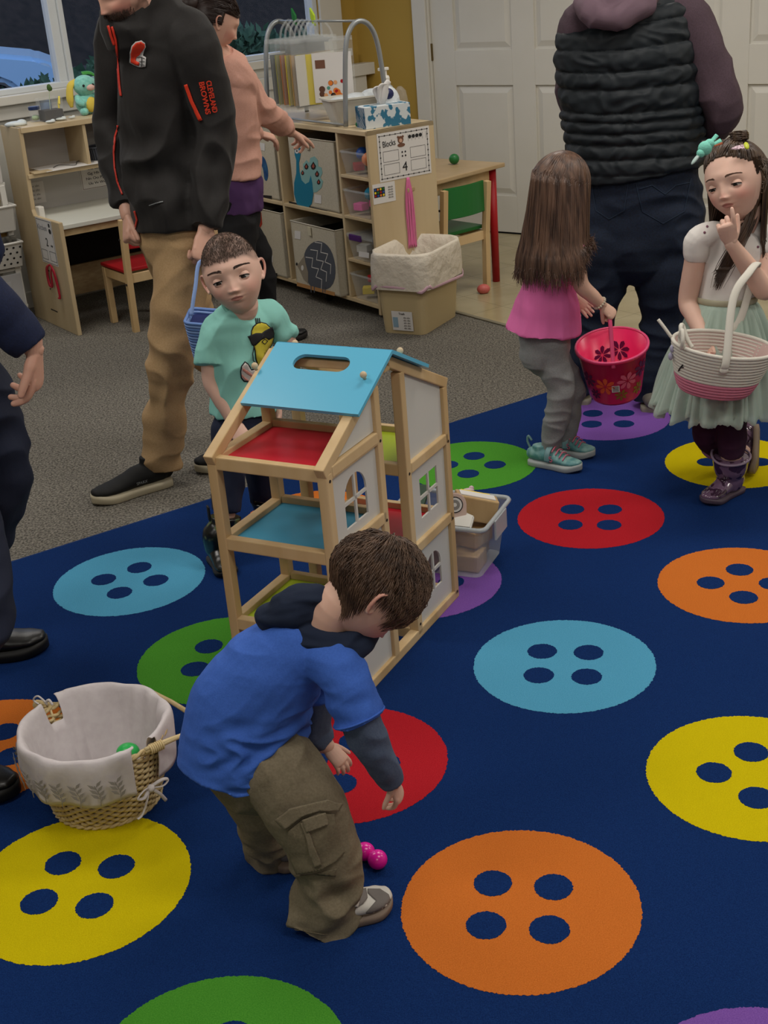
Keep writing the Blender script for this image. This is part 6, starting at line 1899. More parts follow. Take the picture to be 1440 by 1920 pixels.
def bvh_of(o):
 me = o.data; off = wloc(o)
 return BVHTree.FromPolygons([v.co + off for v in me.vertices], [tuple(p.vertices) for p in me.polygons])
def line_px(pts, w):
 """outline strip around a polyline in the photograph frame"""
 L_, R_ = [], []
 n = len(pts)
 for i, (x, y) in enumerate(pts):
  x0, y0 = pts[max(i - 1, 0)]; x1, y1 = pts[min(i + 1, n - 1)]
  dx, dy = x1 - x0, y1 - y0; l = math.hypot(dx, dy) or 1
  L_.append((x - dy / l * w, y + dx / l * w)); R_.append((x + dy / l * w, y - dx / l * w))
 return L_ + R_[::-1]
# ---- shoes
def shoe(root, heel, toe, width, mats, name='shoe', sole_h=.018, upper_h=.06, up=Z, style='sneaker', collar=.05):
 """heel and toe are the ground points of the sole ends"""
 heel, toe = V(heel), V(toe); f = (toe - heel); L_ = f.length; f.normalize(); u = V(up); u = (u - f * u.dot(f)).normalized(); r = f.cross(u)
 upm, solem = mats[:2]
 out = []
 prof = [(0.0, .30), (.04, .40), (.12, .46), (.3, .44), (.5, .44), (.68, .50), (.82, .48), (.93, .36), (1.0, .12)]
 def outline(k=1.0, z=0.0, n=1):
  Lp = [heel + f * (t * L_) + r * (w * width * k) + u * z for t, w in prof]; Rp = [heel + f * (t * L_) - r * (w * width * k) + u * z for t, w in prof[::-1]]
  P, _ = crom(Lp + Rp, [0] * (2 * len(prof)), 3, True); return P
 bm = bmesh.new(); rings = []
 for k, z in ((.93, .0), (1.0, .004), (1.02, sole_h * .6), (1.0, sole_h)):
  P = outline(k, z)
  # toe spring
  P = [p + u * (.010 * sstep(.75, 1.0, (p - heel).dot(f) / L_)) for p in P]
  rings.append([bm.verts.new(p) for p in P])
 n = len(rings[0])
 for A, B in zip(rings, rings[1:]):
  for i in range(n): bm.faces.new([A[i], A[(i + 1) % n], B[(i + 1) % n], B[i]])
 bm.faces.new(rings[0]); bm.faces.new(rings[-1])
 bmesh.ops.recalc_face_normals(bm, faces=bm.faces)
 me = bpy.data.meshes.new('sole'); bm.to_mesh(me); bm.free()
 L = Loft(); z0 = sole_h * .9
 H = upper_h
 secs = []
 for t, w, hh in ((.03, .30, .9), (.10, .40, 1.0), (.25, .42, 1.05), (.40, .41, 1.0), (.55, .42, .78), (.70, .45, .60), (.84, .42, .47), (.95, .26, .36)):
  secs.append((heel + f * t * L_ + u * (z0 + hh * H / 2 - .003 + .008 * sstep(.75, 1, t)), w * width, hh * H / 2))
 L.add(secs, side=r, seg=24)
 if collar: L.add([(heel + f * .20 * L_ + u * (z0 + H * .5), width * .36, width * .42), (heel + f * .19 * L_ + u * (z0 + H + collar), width * .33, width * .40)], side=r, round1=False)
 me2 = L.remesh(.003, 3)
 s_ = finish(me2, name, [upm], root)
 link_mesh('sole', me, solem, s_, True)
 return s_, heel, f, r, u, L_
def cyl_between(L, pts, side=None, **k): L.add(pts, side=side, **k)
def face_frame(yaw, pitch, roll_):
 """head axes: turned (yaw), bowed (pitch) and tilted (roll) as seen from the viewer's side of the room"""
 a, p, y = R(roll_), R(pitch), R(yaw)
 u1 = _up * math.cos(a) + _rt * math.sin(a); r1 = _rt * math.cos(a) - _up * math.sin(a)
 f = (-_fw * math.cos(p) - u1 * math.sin(p))
 f = f * math.cos(y) + r1 * math.sin(y)
 return f, u1
def side_of(a, b):
 d = V(b) - V(a); return d.normalized()
# =================================================================== boy in the mint shirt
def boy_mint():
 root = thing('person', V((-0.45, 3.68, RT)), 'small boy with buzzed dark hair in a mint chick T-shirt behind the dollhouse', 'person')
 f, u = face_frame(-3, 15, -16)
 H_ = Head(at(436, 512, 3.66), f, u, .232, wide=.89, jaw=.62)
 fs = V((.1, -.19, 0)).normalized(); rt = V((-.19, -.1, 0)).normalized()      # his right = viewer left
 L = Loft()
 L.merge(H_.bm(110));
 for e in (-1, 1): H_.ear(L, e)
 neck = at(446, 574, 3.70)
 L.add([(H_.W(0, -.10, -.15), .046), (H_.W(0, -.11, -.42), .042, .042), (neck - Z * .03, .042, .040)], seg=44)
 head_me = L.remesh(.0019, 2, .4)
 lids = H_.eyes(root, look=(.10, -.42), iris='1E120C', lid=8, gap=30)
 lm = bpy.data.meshes.new('l'); lids.to_mesh(lm); lids.free()
 # body
 shR = at(399, 622, 3.68); shL = at(517, 592, 3.77); hip = at(458, 795, 3.70)
 elR = at(395, 712, 3.66); wrR = at(436, 790, 3.63)
 elL = at(548, 665, 3.80); wrL = at(520, 745, 3.72)
 footR = gz(412, 1058, RT); footL = gz(505, 985, RT)
 kR = at(428, 912, 3.62); kL = at(492, 900, 3.77)
 B = Loft()
 B.add([(hip, .078, .058), (lerp(hip, neck, .45), .07, .055), (lerp(hip, neck, .8), .076, .05), (neck - Z * .02, .04, .04)], side=rt)
 B.add([(shR + Z * -.015, .036), (lerp(shR, elR, .5), .031), (elR, .026), (lerp(elR, wrR, .4), .026), (wrR, .0185)])
 B.add([(shL + Z * -.015, .026), (lerp(shL, elL, .5), .028), (elL, .025), (lerp(elL, wrL, .4), .024), (wrL, .0185)])
 for hx, k_, ft in ((hip + rt * .045, kR, footR), (hip - rt * .045, kL, footL)):
  B.add([(hx, .045), (k_, .032), (lerp(k_, ft, .4), .03), (ft + Z * .06, .025)])
 body_me = B.remesh(.005, 2)
 hR = hand(wrR, side_of(wrR, at(458, 828, 3.60)), (rt * -.2 + fs * -1.0), .125, side=-1, curl=(22, 30, 20), thumb=(38, 20))
 hL = hand(wrL, V((-.1, -.25, -1)), rt, .125, side=1, curl=(25, 30, 20))
 me = join_meshes([body_me, head_me, hR, hL, lm])
 hairc = V(srgb('3A2C24')[:3])
 def extra(l, c):
  # buzzed hair: hairline on the forehead, fading on the sides
  zl = .17 - .35 * l.x * l.x if l.y > .0 else lerp(.17, -.22, sstep(0, -.35, l.y))
  side = sstep(.24, .36, abs(l.x))
  if l.y > -.12: zl = lerp(zl, .06, side * .9)
  d = l.z - zl
  k = sstep(-.02, .05, d) * (.62 + .28 * sstep(.08, .26, l.z))
  if abs(l.x) > .375 and l.z < .08: k = 0
  k *= .85 + .35 * noise.noise(l * 9)
  return c.lerp(hairc, max(0, min(.9, k)))
 set_col(me, skin_col('DDB5A3', [H_], .35, extra=extra))
 o = finish(me, 'body', [SKIN], root)
 H_.brows(root, mat('dark brown brow', '3A2A22', .8), z=.080, thick=.015, tilt=-.012)
 # short hair nap on the crown
 rnd = random.Random(3); paths = []
 for k in range(6000):
  th = math.acos(rnd.uniform(.25, 1)); ph = rnd.uniform(0, 2 * math.pi)
  dx, dy, dz = math.sin(th) * math.cos(ph), math.sin(th) * math.sin(ph), math.cos(th)
  p = H_.surf(dx, dy, dz)
  if p.y > 0 and p.z < .20 + .03 * noise.noise(p * 20): continue
  a = H_.W(*p); n_ = (a - H_.c).normalized(); fl = (H_.f * .9 - H_.u * .3 + H_.r * rnd.uniform(-.4, .4)); fl = (fl - n_ * fl.dot(n_)).normalized() + n_ * .12
  paths.append([a, a + fl * .004, a + fl * .009])
 strands('hair', paths, .0006, mat('buzzed hair', '4A3A30', .8), root, 3)
 # T-shirt
 T = Loft()
 hemc = at(457, 770, 3.705)
 T.add([(hemc, .104, .082), (lerp(hemc, neck, .3), .098, .078), (lerp(hemc, neck, .65), .102, .076), (lerp(hemc, neck, .84), .098, .066), (lerp(hemc, neck, .93), .080, .058), (neck - Z * .004 + fs * .004, .055, .053), (neck + Z * .008 + fs * .006, .047, .047)], side=rt, round0=False, round1=False, seg=28)
 T.add([(lerp(neck, shR, .55) - Z * .012, .04, .05), (shR + rt * -.002, .043, .048), (lerp(shR, elR, .35), .045, .050), (at(396, 684, 3.66), .047, .052)], side=rt, round1=False)
 T.add([(lerp(neck, shL, .55) - Z * .012, .04, .05), (shL + rt * .004, .042, .047), (lerp(shL, elL, .35), .042, .046), (at(538, 624, 3.785), .041, .045)], side=rt)
 me = T.remesh(.004, 5)
 mask = lambda p: .35 + .65 * sstep(.0, .1, abs((p - lerp(hemc, neck, .6)).dot(rt)) + .05)
 folds(me, .012, (10, 10, 6), 2.0, mask=mask)
 shirt = finish(me, 't_shirt', [mat('mint jersey', '8CCDC2', .85, bump=.15, bscale=500)], root)
 mb = MB(); mb.smooth = True
 n_ = side_of(neck, H_.W(0, -.10, -.2)); a_, b_, c_ = oriented(n_, rt)
 mb.tube([neck + n_ * .010 + fs * .004 + a_ * .046 * math.cos(t) + b_ * .046 * math.sin(t) - fs * -.003 - Z * (.012 * max(0, (a_ * math.cos(t) + b_ * math.sin(t)).dot(fs))) for t in [2 * math.pi * i / 32 for i in range(32)]], .0055, 8, closed=True)
 mb.build('collar', mat('mint rib', '83C4B9', .85), shirt)
 # chick print
 bv = bvh_of(shirt)
 ink = mat('black print', '17171C', .7)
 def tr(x, y): return (360 + x / 5.055, 420 + y / 5.055)
 P = lambda pts: [tr(x, y) for x, y in pts]
 decal_on(bv, P([(560, 1010), (575, 970), (610, 940), (650, 928), (700, 940), (740, 975), (770, 1020), (775, 1080), (760, 1140), (730, 1190), (700, 1230), (680, 1290), (660, 1345), (620, 1350), (600, 1280), (592, 1200), (570, 1120), (556, 1060)]), ink, shirt, 'chick_outline', .0012)
 decal_on(bv, P([(568, 1015), (585, 975), (615, 950), (650, 938), (698, 950), (732, 982), (762, 1024), (766, 1078), (750, 1136), (720, 1186), (692, 1226), (668, 1286), (650, 1335), (628, 1335), (610, 1280), (602, 1200), (580, 1120), (566, 1060)]), mat('yellow chick print', 'C9BC3C', .8), shirt, 'chick_print', .0020)
 decal_on(bv, P([(525, 1065), (600, 1035), (655, 1035), (680, 1012), (760, 968), (772, 1040), (765, 1075), (720, 1098), (690, 1080), (668, 1045), (650, 1100), (600, 1150), (565, 1148), (545, 1100)]), ink, shirt, 'sunglasses_print', .0030)
 for k in (595, 612, 630): decal_on(bv, P([(k, 895), (k + 10, 895), (k + 16, 945), (k + 6, 945)]), ink, shirt, 'chick_tuft', .0022)
 decal_on(bv, P(line_px([(655, 1115), (682, 1090), (708, 1108), (682, 1138), (655, 1115)], 3.5)), ink, shirt, 'beak_line', .0034)
 decal_on(bv, P(line_px([(585, 1160), (572, 1230), (575, 1290), (605, 1320)], 4)), ink, shirt, 'wing_line', .0034)
 decal_on(bv, P([(455, 1400), (465, 1345), (500, 1300), (530, 1320), (555, 1355), (560, 1375), (610, 1365), (630, 1400), (620, 1440), (590, 1480), (540, 1500), (490, 1495), (462, 1460)]), ink, shirt, 'egg_outline', .0012)
 decal_on(bv, P([(465, 1400), (475, 1350), (502, 1315), (525, 1330), (548, 1370), (560, 1388), (604, 1378), (620, 1402), (610, 1436), (584, 1470), (540, 1488), (495, 1482), (472, 1452)]), mat('egg print white', 'C9C2BE', .8), shirt, 'egg_print', .0020)
 for q in ([(475, 1385), (520, 1420), (585, 1460), (600, 1445), (540, 1400), (480, 1360)], [(470, 1440), (500, 1478), (545, 1487), (500, 1450), (470, 1420)]):
  decal_on(bv, P(q), mat('egg print coral', 'CB8C80', .8), shirt, 'egg_stripe', .0026)
 # joggers
 J = Loft()
 J.add([(at(458, 770, 3.71), .088, .07), (hip - Z * .03, .092, .074)], side=rt)
 J.add([(hip + rt * .045, .058), (lerp(hip + rt * .045, kR, .6), .053), (kR, .049), (lerp(kR, footR, .30), .045)], round1=False)
 J.add([(hip - rt * .045, .058), (lerp(hip - rt * .045, kL, .6), .053), (kL, .049), (lerp(kL, footL, .30), .045)], round1=False)
 me = J.remesh(.005, 4); folds(me, .008, (10, 10, 7), 4)
 finish(me, 'joggers', [mat('navy jersey', '1A2138', .9, bump=.2, bscale=400)], root)
 camo = mat('camo rubber', '10120F', .3, c2='4C5A38', scale=22, detail=2, crisp=(.52, .56), spec=.6)
 for ft, kk, d_, nm in ((footR, kR, V((.35, -.95, 0)).normalized(), 0), (footL, kL, V((.6, -.8, 0)).normalized(), 1)):
  heel = V((ft.x, ft.y, RT)) - d_ * .05; s_, h_, f_, r_, u_, L_ = shoe(root, heel, heel + d_ * .165, .072, [camo, mat('black rubber', '121212', .5)], 'rain_boot', .014, .055, style='boot', collar=0)
  S = Loft(); top = lerp(ft, kk, .62)
  S.add([(heel + d_ * .035 + Z * .05, .036, .040), (heel + d_ * .04 + Z * .10, .037, .039), (lerp(ft, top, .75), .043, .045), (top, .050, .052)], side=r_, round1=False)
  me = S.remesh(.004, 3); finish(me, 'boot_shaft', [camo], s_)
  mb = MB(); mb.smooth = True; mb.box(top + r_ * .048 + Z * .02, (.022, .006, .05), ax=f_, bev=.003); mb.build('pull_loop', mat('black rubber', ''), s_)
boy_mint()
def fall_path(H_, dx, dy, dz, neck, rnd, r0, rt, fs, zend, spread=1.0, lift=1.05, clump=.012):
 """one lock: over the skull, down to the neck, then falling over the shoulders"""
 pts = []
 ph = math.atan2(dy, dx)
 if dy > .1: ph = math.copysign(1, 1) * ph if abs(dx) < .02 else math.atan2(dy * .4, dx)   # front locks sweep to the sides
 th0 = math.acos(max(-1, min(1, dz))); thm = R(rnd.uniform(84, 116))
 for t in (0, .2, .4, .6, .8, 1):
  th = lerp(th0, max(thm, th0), t); a = lerp(math.atan2(dy, dx), ph, t)
  q = H_.surf(math.sin(th) * math.cos(a), math.sin(th) * math.sin(a), math.cos(th), False) * (lift - .05 + .09 * math.sqrt(t))
  pts.append(H_.W(*q))
 last = pts[-1]
 d = last - H_.c; d.z = 0; d.normalize()
 fr = d.dot(fs)
 ze = zend(fr)
 cl = noise.noise(V((d.x * 5, d.y * 5, rnd.random() * .6))) * .03
 ce = V((neck.x, neck.y, 0))
 rr = lambda k: d * (r0 + k * spread + cl * k * 6) + rt * (d.dot(rt) * k * .5)
 z1 = neck.z - .02; z1 = min(z1, last.z - .02)
 pts = pts + [ce + rr(.038) + Z * z1, ce + rr(.048) + Z * lerp(z1, ze, .35), ce + rr(.054) + Z * lerp(z1, ze, .7), ce + rr(.056) + Z * ze + V((rnd.gauss(0, clump), rnd.gauss(0, clump), rnd.gauss(0, .012)))]
 out, _ = crom(pts, [0] * len(pts), 3)
 return out
# =================================================================== girl in the pink shirt (seen from behind)
def shoe_detail(s_, heel, f, r, u, L_, sidev, col):
 pass
def girl_pink():
 root = thing('person', V((.63, 4.16, RT)), 'small girl in a pink shirt with long loose brown hair holding the pink pail', 'person')
 fs = V((.93, .36, 0)).normalized(); rt = fs.cross(Z)            # her right side is towards the viewer
 up_h = (Z + fs * .10).normalized()
 H_ = Head(at(1052, 350, 4.17), (fs - Z * .35 + V((0, .15, 0))).normalized(), Z, .21, wide=.9)
 neck = at(1040, 438, 4.17)
 L = Loft(); L.merge(H_.bm(60))
 L.add([(H_.W(0, -.10, -.2), .042), (neck, .042)])
 head_me = L.remesh(.003, 2)
 hip = at(1022, 640, 4.18); shR = at(1072, 470, 4.11); shL = at(1010, 466, 4.25)
 elR = at(1090, 535, 4.09); wrR = at(1128, 572, 4.11)
 hemc = at(1020, 612, 4.18)
 kR = at(1053, 735, 4.13); kL = at(1072, 725, 4.22); aR = at(1030, 852, 4.15); aL = at(1058, 835, 4.24)
 B = Loft()
 B.add([(hip, .065, .065), (lerp(hip, neck, .5), .06, .055), (lerp(hip, neck, .85), .055, .042), (neck, .036, .036)], side=rt)
 B.add([(shR, .029), (lerp(shR, elR, .5), .030), (elR, .027), (lerp(elR, wrR, .5), .024), (wrR, .018)])
 B.add([(shL, .034), (shL + V((.05, 0, -.12)), .028), (shL + V((.12, .02, -.18)), .02)])
 for h_, k_, a_ in ((hip + rt * .03, kR, aR), (hip - rt * .04, kL, aL)): B.add([(h_, .04), (k_, .031), (a_, .022)])
 hR = hand(wrR, side_of(wrR, at(1152, 592, 4.11)), V((-.2, .7, -.6)), .105, side=-1, curl=(60, 75, 50), thumb=(30, 40))
 hL = hand(shL + V((.12, .02, -.18)), V((.6, 0, -.6)), V((0, -1, 0)), .105, side=1)
 me = join_meshes([B.remesh(.005, 2), head_me, hR, hL]); set_col(me, skin_col('D8B09C', [H_], .3))
 finish(me, 'body', [SKIN], root)
 # bracelet
 d = side_of(elR, wrR); a_, b_, c_ = oriented(d)
 mb = MB(); mb.smooth = True
 for k in range(16):
  t = 2 * math.pi * k / 16; mb.ball(wrR - d * .010 + (a_ * math.cos(t) + b_ * math.sin(t)) * .0215, .0042, 8)
 mb.build('bracelet', mat('pale beads', 'C2B4A0', .4), root)
 # leggings
 J = Loft()
 J.add([(hip + Z * .03, .086, .086), (hip - Z * .03, .092, .09)], side=rt)
 J.add([(hip + rt * .035, .062), (lerp(hip + rt * .03, kR, .5), .056), (kR, .047), (lerp(kR, aR, .4), .044), (aR, .032)], round1=False)
 J.add([(hip - rt * .035, .06), (lerp(hip - rt * .03, kL, .5), .055), (kL, .047), (lerp(kL, aL, .4), .044), (aL, .032)], round1=False)
 me = J.remesh(.0045, 3); folds(me, .007, (8, 8, 14), 6)
 finish(me, 'leggings', [mat('heather grey jersey', '7E8080', .9, c2='8C8E8E', scale=300, bump=.2, bscale=500)], root)
 # pink top with flared hem
 T = Loft()
 T.add([(hemc - Z * .012, .128, .118), (lerp(hemc, neck, .2), .112, .105), (lerp(hemc, neck, .5), .092, .086), (lerp(hemc, neck, .8), .086, .07), (neck - Z * .005, .046, .046)], side=fs, round0=False, round1=False, seg=28)
 T.add([(lerp(neck, shR, .5), .045), (shR, .048, .05), (at(1083, 485, 4.10), .047, .047)], round1=False)
 T.add([(lerp(neck, shL, .5), .045), (shL, .048, .05), (shL + V((.03, 0, -.07)), .045, .045)], round1=False)
 me = T.remesh(.004, 4); folds(me, .011, (9, 9, 4), 9)
 finish(me, 't_shirt', [mat('bright pink jersey', 'DB6CA8', .85, bump=.15, bscale=500)], root)
 # hair
 hm = mat('warm brown hair', '3A2820', .42, c2='6B5040', scale=60, stretch=(1, 1, .05), spec=.5)
 cap = H_.bm(50, face=False, scale=1.075)
 dead = [v for v in cap.verts if (lambda l: l.y > .22 and l.z < .12)(H_.L(v.co))]
 bmesh.ops.delete(cap, geom=dead, context='VERTS')
 me = bpy.data.meshes.new('hair_cap'); cap.to_mesh(me); cap.free()
 rnd = random.Random(11); paths = []
 ends = []
 back = -H_.f; back.z = 0; back.normalize()
 for k in range(2200):
  th = math.acos(rnd.uniform(-.15, 1)); ph = rnd.uniform(0, 2 * math.pi)
  dx, dy, dz = math.sin(th) * math.cos(ph), math.sin(th) * math.sin(ph), math.cos(th)
  p = H_.surf(dx, dy, dz, False)
  if p.y > .12 and p.z < .20: continue
  ez = rnd.uniform(.6, 1.0)
  paths.append(fall_path(H_, dx, dy, dz, neck, rnd, .066 if ez > .8 else .06, rt, fs, lambda a_: lerp(.655, .745, sstep(-.2, .7, a_)) + (1 - ez) * .12, lift=1.06, clump=.006))
 cap_o = finish(me, 'hair_cap', [hm], root); so = cap_o.modifiers.new('s', 'SOLIDIFY'); so.thickness = .004
 strands('hair', paths, .0030, hm, root, 4)
 # shoes
 up_ = mat('teal trainer mesh', '55888A', .5, c2='7FA6A2', scale=40, crisp=(.4, .6)); so_ = mat('pale grey sole', '9DA3A2', .5)
 for hl, to in ((gz(996, 868, RT), gz(1090, 886, RT)), (gz(1036, 846, RT), gz(1100, 857, RT))):
  d = (to - hl); d.z = 0; to = hl + d.normalized() * max(d.length, .165)
  s_, h_, f_, r_, u_, L_ = shoe(root, hl, to, .070, [up_, so_], 'trainer', .022, .050, collar=.006)
  pkm = mat('coral lace', 'C9647C', .5)
  mb = MB(); mb.smooth = True
  for k in range(4):
   c = h_ + f_ * (L_ * (.50 + k * .07)) + Z * (.078 - k * .008)
   mb.tube([c - r_ * .026 - Z * .012, c, c + r_ * .026 - Z * .012], .0022, 6, sub=3)
  mb.build('laces', pkm, s_)
  mb = MB(); mb.smooth = True
  c = h_ + f_ * L_ * .42; mb.tube([c + r_ * .034 + Z * .03, c + r_ * .030 + Z * .062, c + Z * .079, c - r_ * .030 + Z * .062, c - r_ * .034 + Z * .03], .011, 8, sub=4, flat=.22, side=f_); mb.build('strap', mat('grey teal strap', '6C8F93', .5), s_)
  mb = MB(); mb.smooth = True; mb.tube([h_ + Z * .055, h_ - f_ * .012 + Z * .08, h_ - f_ * .008 + Z * .10, h_ + f_ * .006 + Z * .085], .004, 6, sub=4); mb.build('heel_loop', mat('grey teal strap', ''), s_)
  pl = Plane(h_ + f_ * L_ * .50 + r_ * .0335 + Z * .042, f_, Z); pl.n = r_
  text('S', .03, pl, 0, 0, pkm, s_, 'side_letter', off=.001, rot=.2)
girl_pink()
# =================================================================== girl in the tutu dress
def girl_dress():
 root = thing('person', V((1.1, 3.76, RT)), 'little girl in white top and mint tulle skirt with a finger at her mouth', 'person')
 f, u = face_frame(-43, 17, -5)
 H_ = Head(at(1381, 338, 3.78), f, u, .228, wide=.92, jaw=.7, nose=.85)
 fs = V((-.45, -.89, 0)).normalized(); rt = fs.cross(Z)      # her right = viewer left
 if rt.x > 0: rt = -rt
 neck = at(1382, 424, 3.80)
 L = Loft(); L.merge(H_.bm(110))
 L.add([(H_.W(0, -.10, -.15), .045), (H_.W(0, -.12, -.42), .040), (neck - Z * .02, .046)], seg=20)
 head_me = L.remesh(.0019, 2, .4)
 lids = H_.eyes(root, look=(.05, -.45), iris='1E120C', lid=4, gap=26)
 lm = bpy.data.meshes.new('l'); lids.to_mesh(lm); lids.free()
 waist = at(1362, 556, 3.80)
 shR = at(1310, 446, 3.80); shL = at(1434, 446, 3.80)
 elR = at(1290, 565, 3.82); wrR = at(1318, 632, 3.72)
 elL = at(1434, 545, 3.72); wrL = at(1370, 455, 3.655)
 standf = gz(1368, 925, RT); kS = at(1372, 812, 3.76)
 kB = at(1325, 815, 3.82)
 B = Loft()
 B.add([(waist - Z * .14, .08, .07), (waist, .07, .055), (lerp(waist, neck, .7), .075, .05), (neck, .036, .036)], side=rt)
 B.add([(shR, .030), (lerp(shR, elR, .5), .032), (elR, .030), (lerp(elR, wrR, .4), .028), (wrR, .020)])
 B.add([(shL, .030), (lerp(shL, elL, .5), .033), (elL, .031), (lerp(elL, wrL, .4), .029), (wrL, .020)])
 B.add([(waist + rt * -.02 - Z * .15, .05), (kS, .036), (standf + Z * .05, .026)])
 B.add([(waist + rt * .04 - Z * .15, .05), (kB, .036), (at(1400, 850, 3.93), .026)])
 hR = hand(wrR, side_of(wrR, at(1330, 668, 3.68)), fs, .115, side=1, curl=(30, 40, 30))
 # left hand: fist near the mouth with the index finger raised to the lips
 mouth = H_.W(-.02, .49, -.30)
 d_ = side_of(wrL, at(1357, 404, 3.61))
 hL = hand(wrL, d_, (H_.c - at(1377, 458, 3.5)).normalized() * 1.0 + rt * .2, .128, side=-1, fcurl=[(12, 15, 10), (55, 80, 50), (65, 85, 50), (70, 85, 50)], thumb=(45, 40), thumbcurl=50)
 me = join_meshes([B.remesh(.005, 2), head_me, hR, hL, lm]); set_col(me, skin_col('DDB6A4', [H_], .55))
 finish(me, 'body', [SKIN], root)
 H_.brows(root, mat('soft brown brow', '5A4034', .8), z=.075, thick=.010, span=.09, tilt=-.01)
 # bodice with puff sleeves
 T = Loft()
 T.add([(waist - Z * .012, .086, .070), (lerp(waist, neck, .4), .088, .068), (lerp(waist, neck, .72), .086, .062), (lerp(waist, neck, .88), .070, .056), (neck - Z * .008, .050, .050)], side=rt, round0=False, round1=False, seg=28)
 for sh, el in ((shR, elR), (shL, elL)):
  T.add([(lerp(neck, sh, .6), .036), (sh - Z * .004, .037, .042), (lerp(sh, el, .22), .038, .042), (lerp(sh, el, .34), .033, .034)], round1=False)
 me = T.remesh(.0035, 3); folds(me, .005, (16, 16, 4), 3)
 white = mat('white cotton dress', 'DED9D4', .85, bump=.2, bscale=300)
 bod = finish(me, 'bodice', [white], root)
 bv = bvh_of(bod)
 for (x, y) in ((1326, 425), (1321, 436), (1406, 434), (1416, 424), (1421, 463), (1404, 442)):
  decal_on(bv, circ(x, y, 2.4, 8), mat('mauve embroidery', '7A4E5E', .8), bod, 'embroidered_flower', .001)
 # waistband
 mb = MB(); mb.smooth = True
 wb = waist - Z * .004
 mb.tube([wb + rt * .090 * math.cos(t) + fs * .074 * math.sin(t) for t in [2 * math.pi * i / 40 for i in range(40)]], .010, 8, closed=True, flat=.35, side=Z)
 mb.build('waistband', mat('pale gold band', 'A9A48C', .6), bod)
 # tulle skirt: gathered layers with ragged hems
 tul = mat('mint tulle', 'BCCFC2', .8, alpha=.62, bump=.3, bscale=60, bdist=.004, sheen=.3)
 tul2 = mat('pale mint lining', 'A9BDB0', .85)
 for layer, (ln, spread, amp, m_) in enumerate(((.30, .150, .008, tul2), (.335, .178, .018, tul), (.348, .19, .024, tul))):
  bm = bmesh.new(); rows = []
  N, Kk = 260, 22
  for i in range(Kk + 1):
   t = i / Kk; row = []
   for j in range(N):
    a = 2 * math.pi * j / N
    lenj = ln * (1 + .09 * noise.noise(V((math.cos(a) * 6, math.sin(a) * 6, layer * 9.0))) + .02 * noise.noise(V((math.cos(a) * 25, math.sin(a) * 25, layer * 3.0))))
    r = lerp(.078, spread, (t ** .72))
    g = amp * (t ** .6) * (noise.noise(V((math.cos(a) * 8 + layer, math.sin(a) * 8, t * .8))) * 1.4 + .5 * math.sin(a * (17 + 4 * layer) + 2 * noise.noise(V((a * 2, t * 2, layer)))))
    r += g
    p = waist + rt * (r * 1.06 * math.cos(a)) + fs * (r * .92 * math.sin(a)) - Z * (lenj * t + .01 * (1 - t))
    p += V((-.02, -.01, 0)) * t
    row.append(bm.verts.new(p))
   rows.append(row)
  for A, C in zip(rows, rows[1:]):
   for j in range(N): bm.faces.new([A[j], A[(j + 1) % N], C[(j + 1) % N], C[j]])
  me = bpy.data.meshes.new('skirt'); bm.to_mesh(me); bm.free()
  o = link_mesh('tulle_layer' if layer else 'skirt_lining', me, m_, root, True)
  so = o.modifiers.new('s', 'SOLIDIFY'); so.thickness = .0012
 # leggings
 J = Loft()
 J.add([(waist + rt * -.015 - Z * .2, .058), (lerp(waist - Z * .2, kS, .6), .052), (kS, .047), (lerp(kS, standf, .35), .041)], round1=False)
 J.add([(waist + rt * .04 - Z * .2, .055), (lerp(waist - Z * .2, kB, .6), .050), (kB, .044), (at(1365, 850, 3.90), .036), (at(1392, 862, 3.95), .032)], round1=False)
 me = J.remesh(.0045, 3); folds(me, .003, (10, 10, 20), 1); finish(me, 'leggings', [mat('plum leggings', '35142E', .9)], root)
 # rain boots
 bt = mat('mauve butterfly rubber', '6E566E', .14, c2='3A2438', scale=30, detail=1.5, crisp=(.52, .55), spec=.7, coat=.6)
 solem = mat('mauve sole', '4C3F4C', .5)
 toe = gz(1322, 948, RT)
 d_ = V((toe.x - standf.x, toe.y - standf.y, 0)).normalized()
 heel = V((standf.x, standf.y, RT)) - d_ * .045
 s_, h_, f_, r_, u_, L_ = shoe(root, heel, heel + d_ * .175, .080, [bt, solem], 'rain_boot', .016, .058, collar=0)
 S = Loft(); top = lerp(standf, kS, .62)
 S.add([(heel + d_ * .045 + Z * .045, .043, .046), (heel + d_ * .045 + Z * .09, .046, .048), (lerp(standf, top, .75), .053, .055), (top, .058, .060)], side=r_, round1=False)
 me = S.remesh(.0035, 3); finish(me, 'boot_shaft', [bt], s_)
 mb = MB(); mb.smooth = True
 ax_, ay_, az_ = oriented(side_of(standf + Z * .05, top), r_)
 mb.tube([top + ax_ * .059 * math.cos(t) + ay_ * .061 * math.sin(t) + az_ * (.012 * max(0, math.cos(t - .4)) ** 3) for t in [2 * math.pi * i / 40 for i in range(40)]], .004, 8, closed=True); mb.build('boot_rim', mat('mauve trim', '8C7A8E', .3), s_)
 # rear boot, heel lifted with the sole showing
 hl = at(1424, 800, 3.98); to = at(1420, 905, 3.86); to.z = max(to.z, RT + .01)
 s2, h2, f2, r2_, u2, L2 = shoe(root, hl, hl + (to - hl).normalized() * .165, .072, [bt, mat('tan boot sole', '8E7C6A', .6)], 'rain_boot', .016, .055, up=(V((-.85, .5, .1))), collar=0)
 S = Loft()
 k2 = at(1332, 838, 3.84)
 S.add([(h2 + u2 * .05 + f2 * .04, .037), (lerp(h2 + u2 * .06 + f2 * .03, k2, .5), .041), (lerp(h2 + u2 * .06, k2, .95), .046)], round1=False)
 me = S.remesh(.0035, 3); finish(me, 'boot_shaft', [bt], s2)
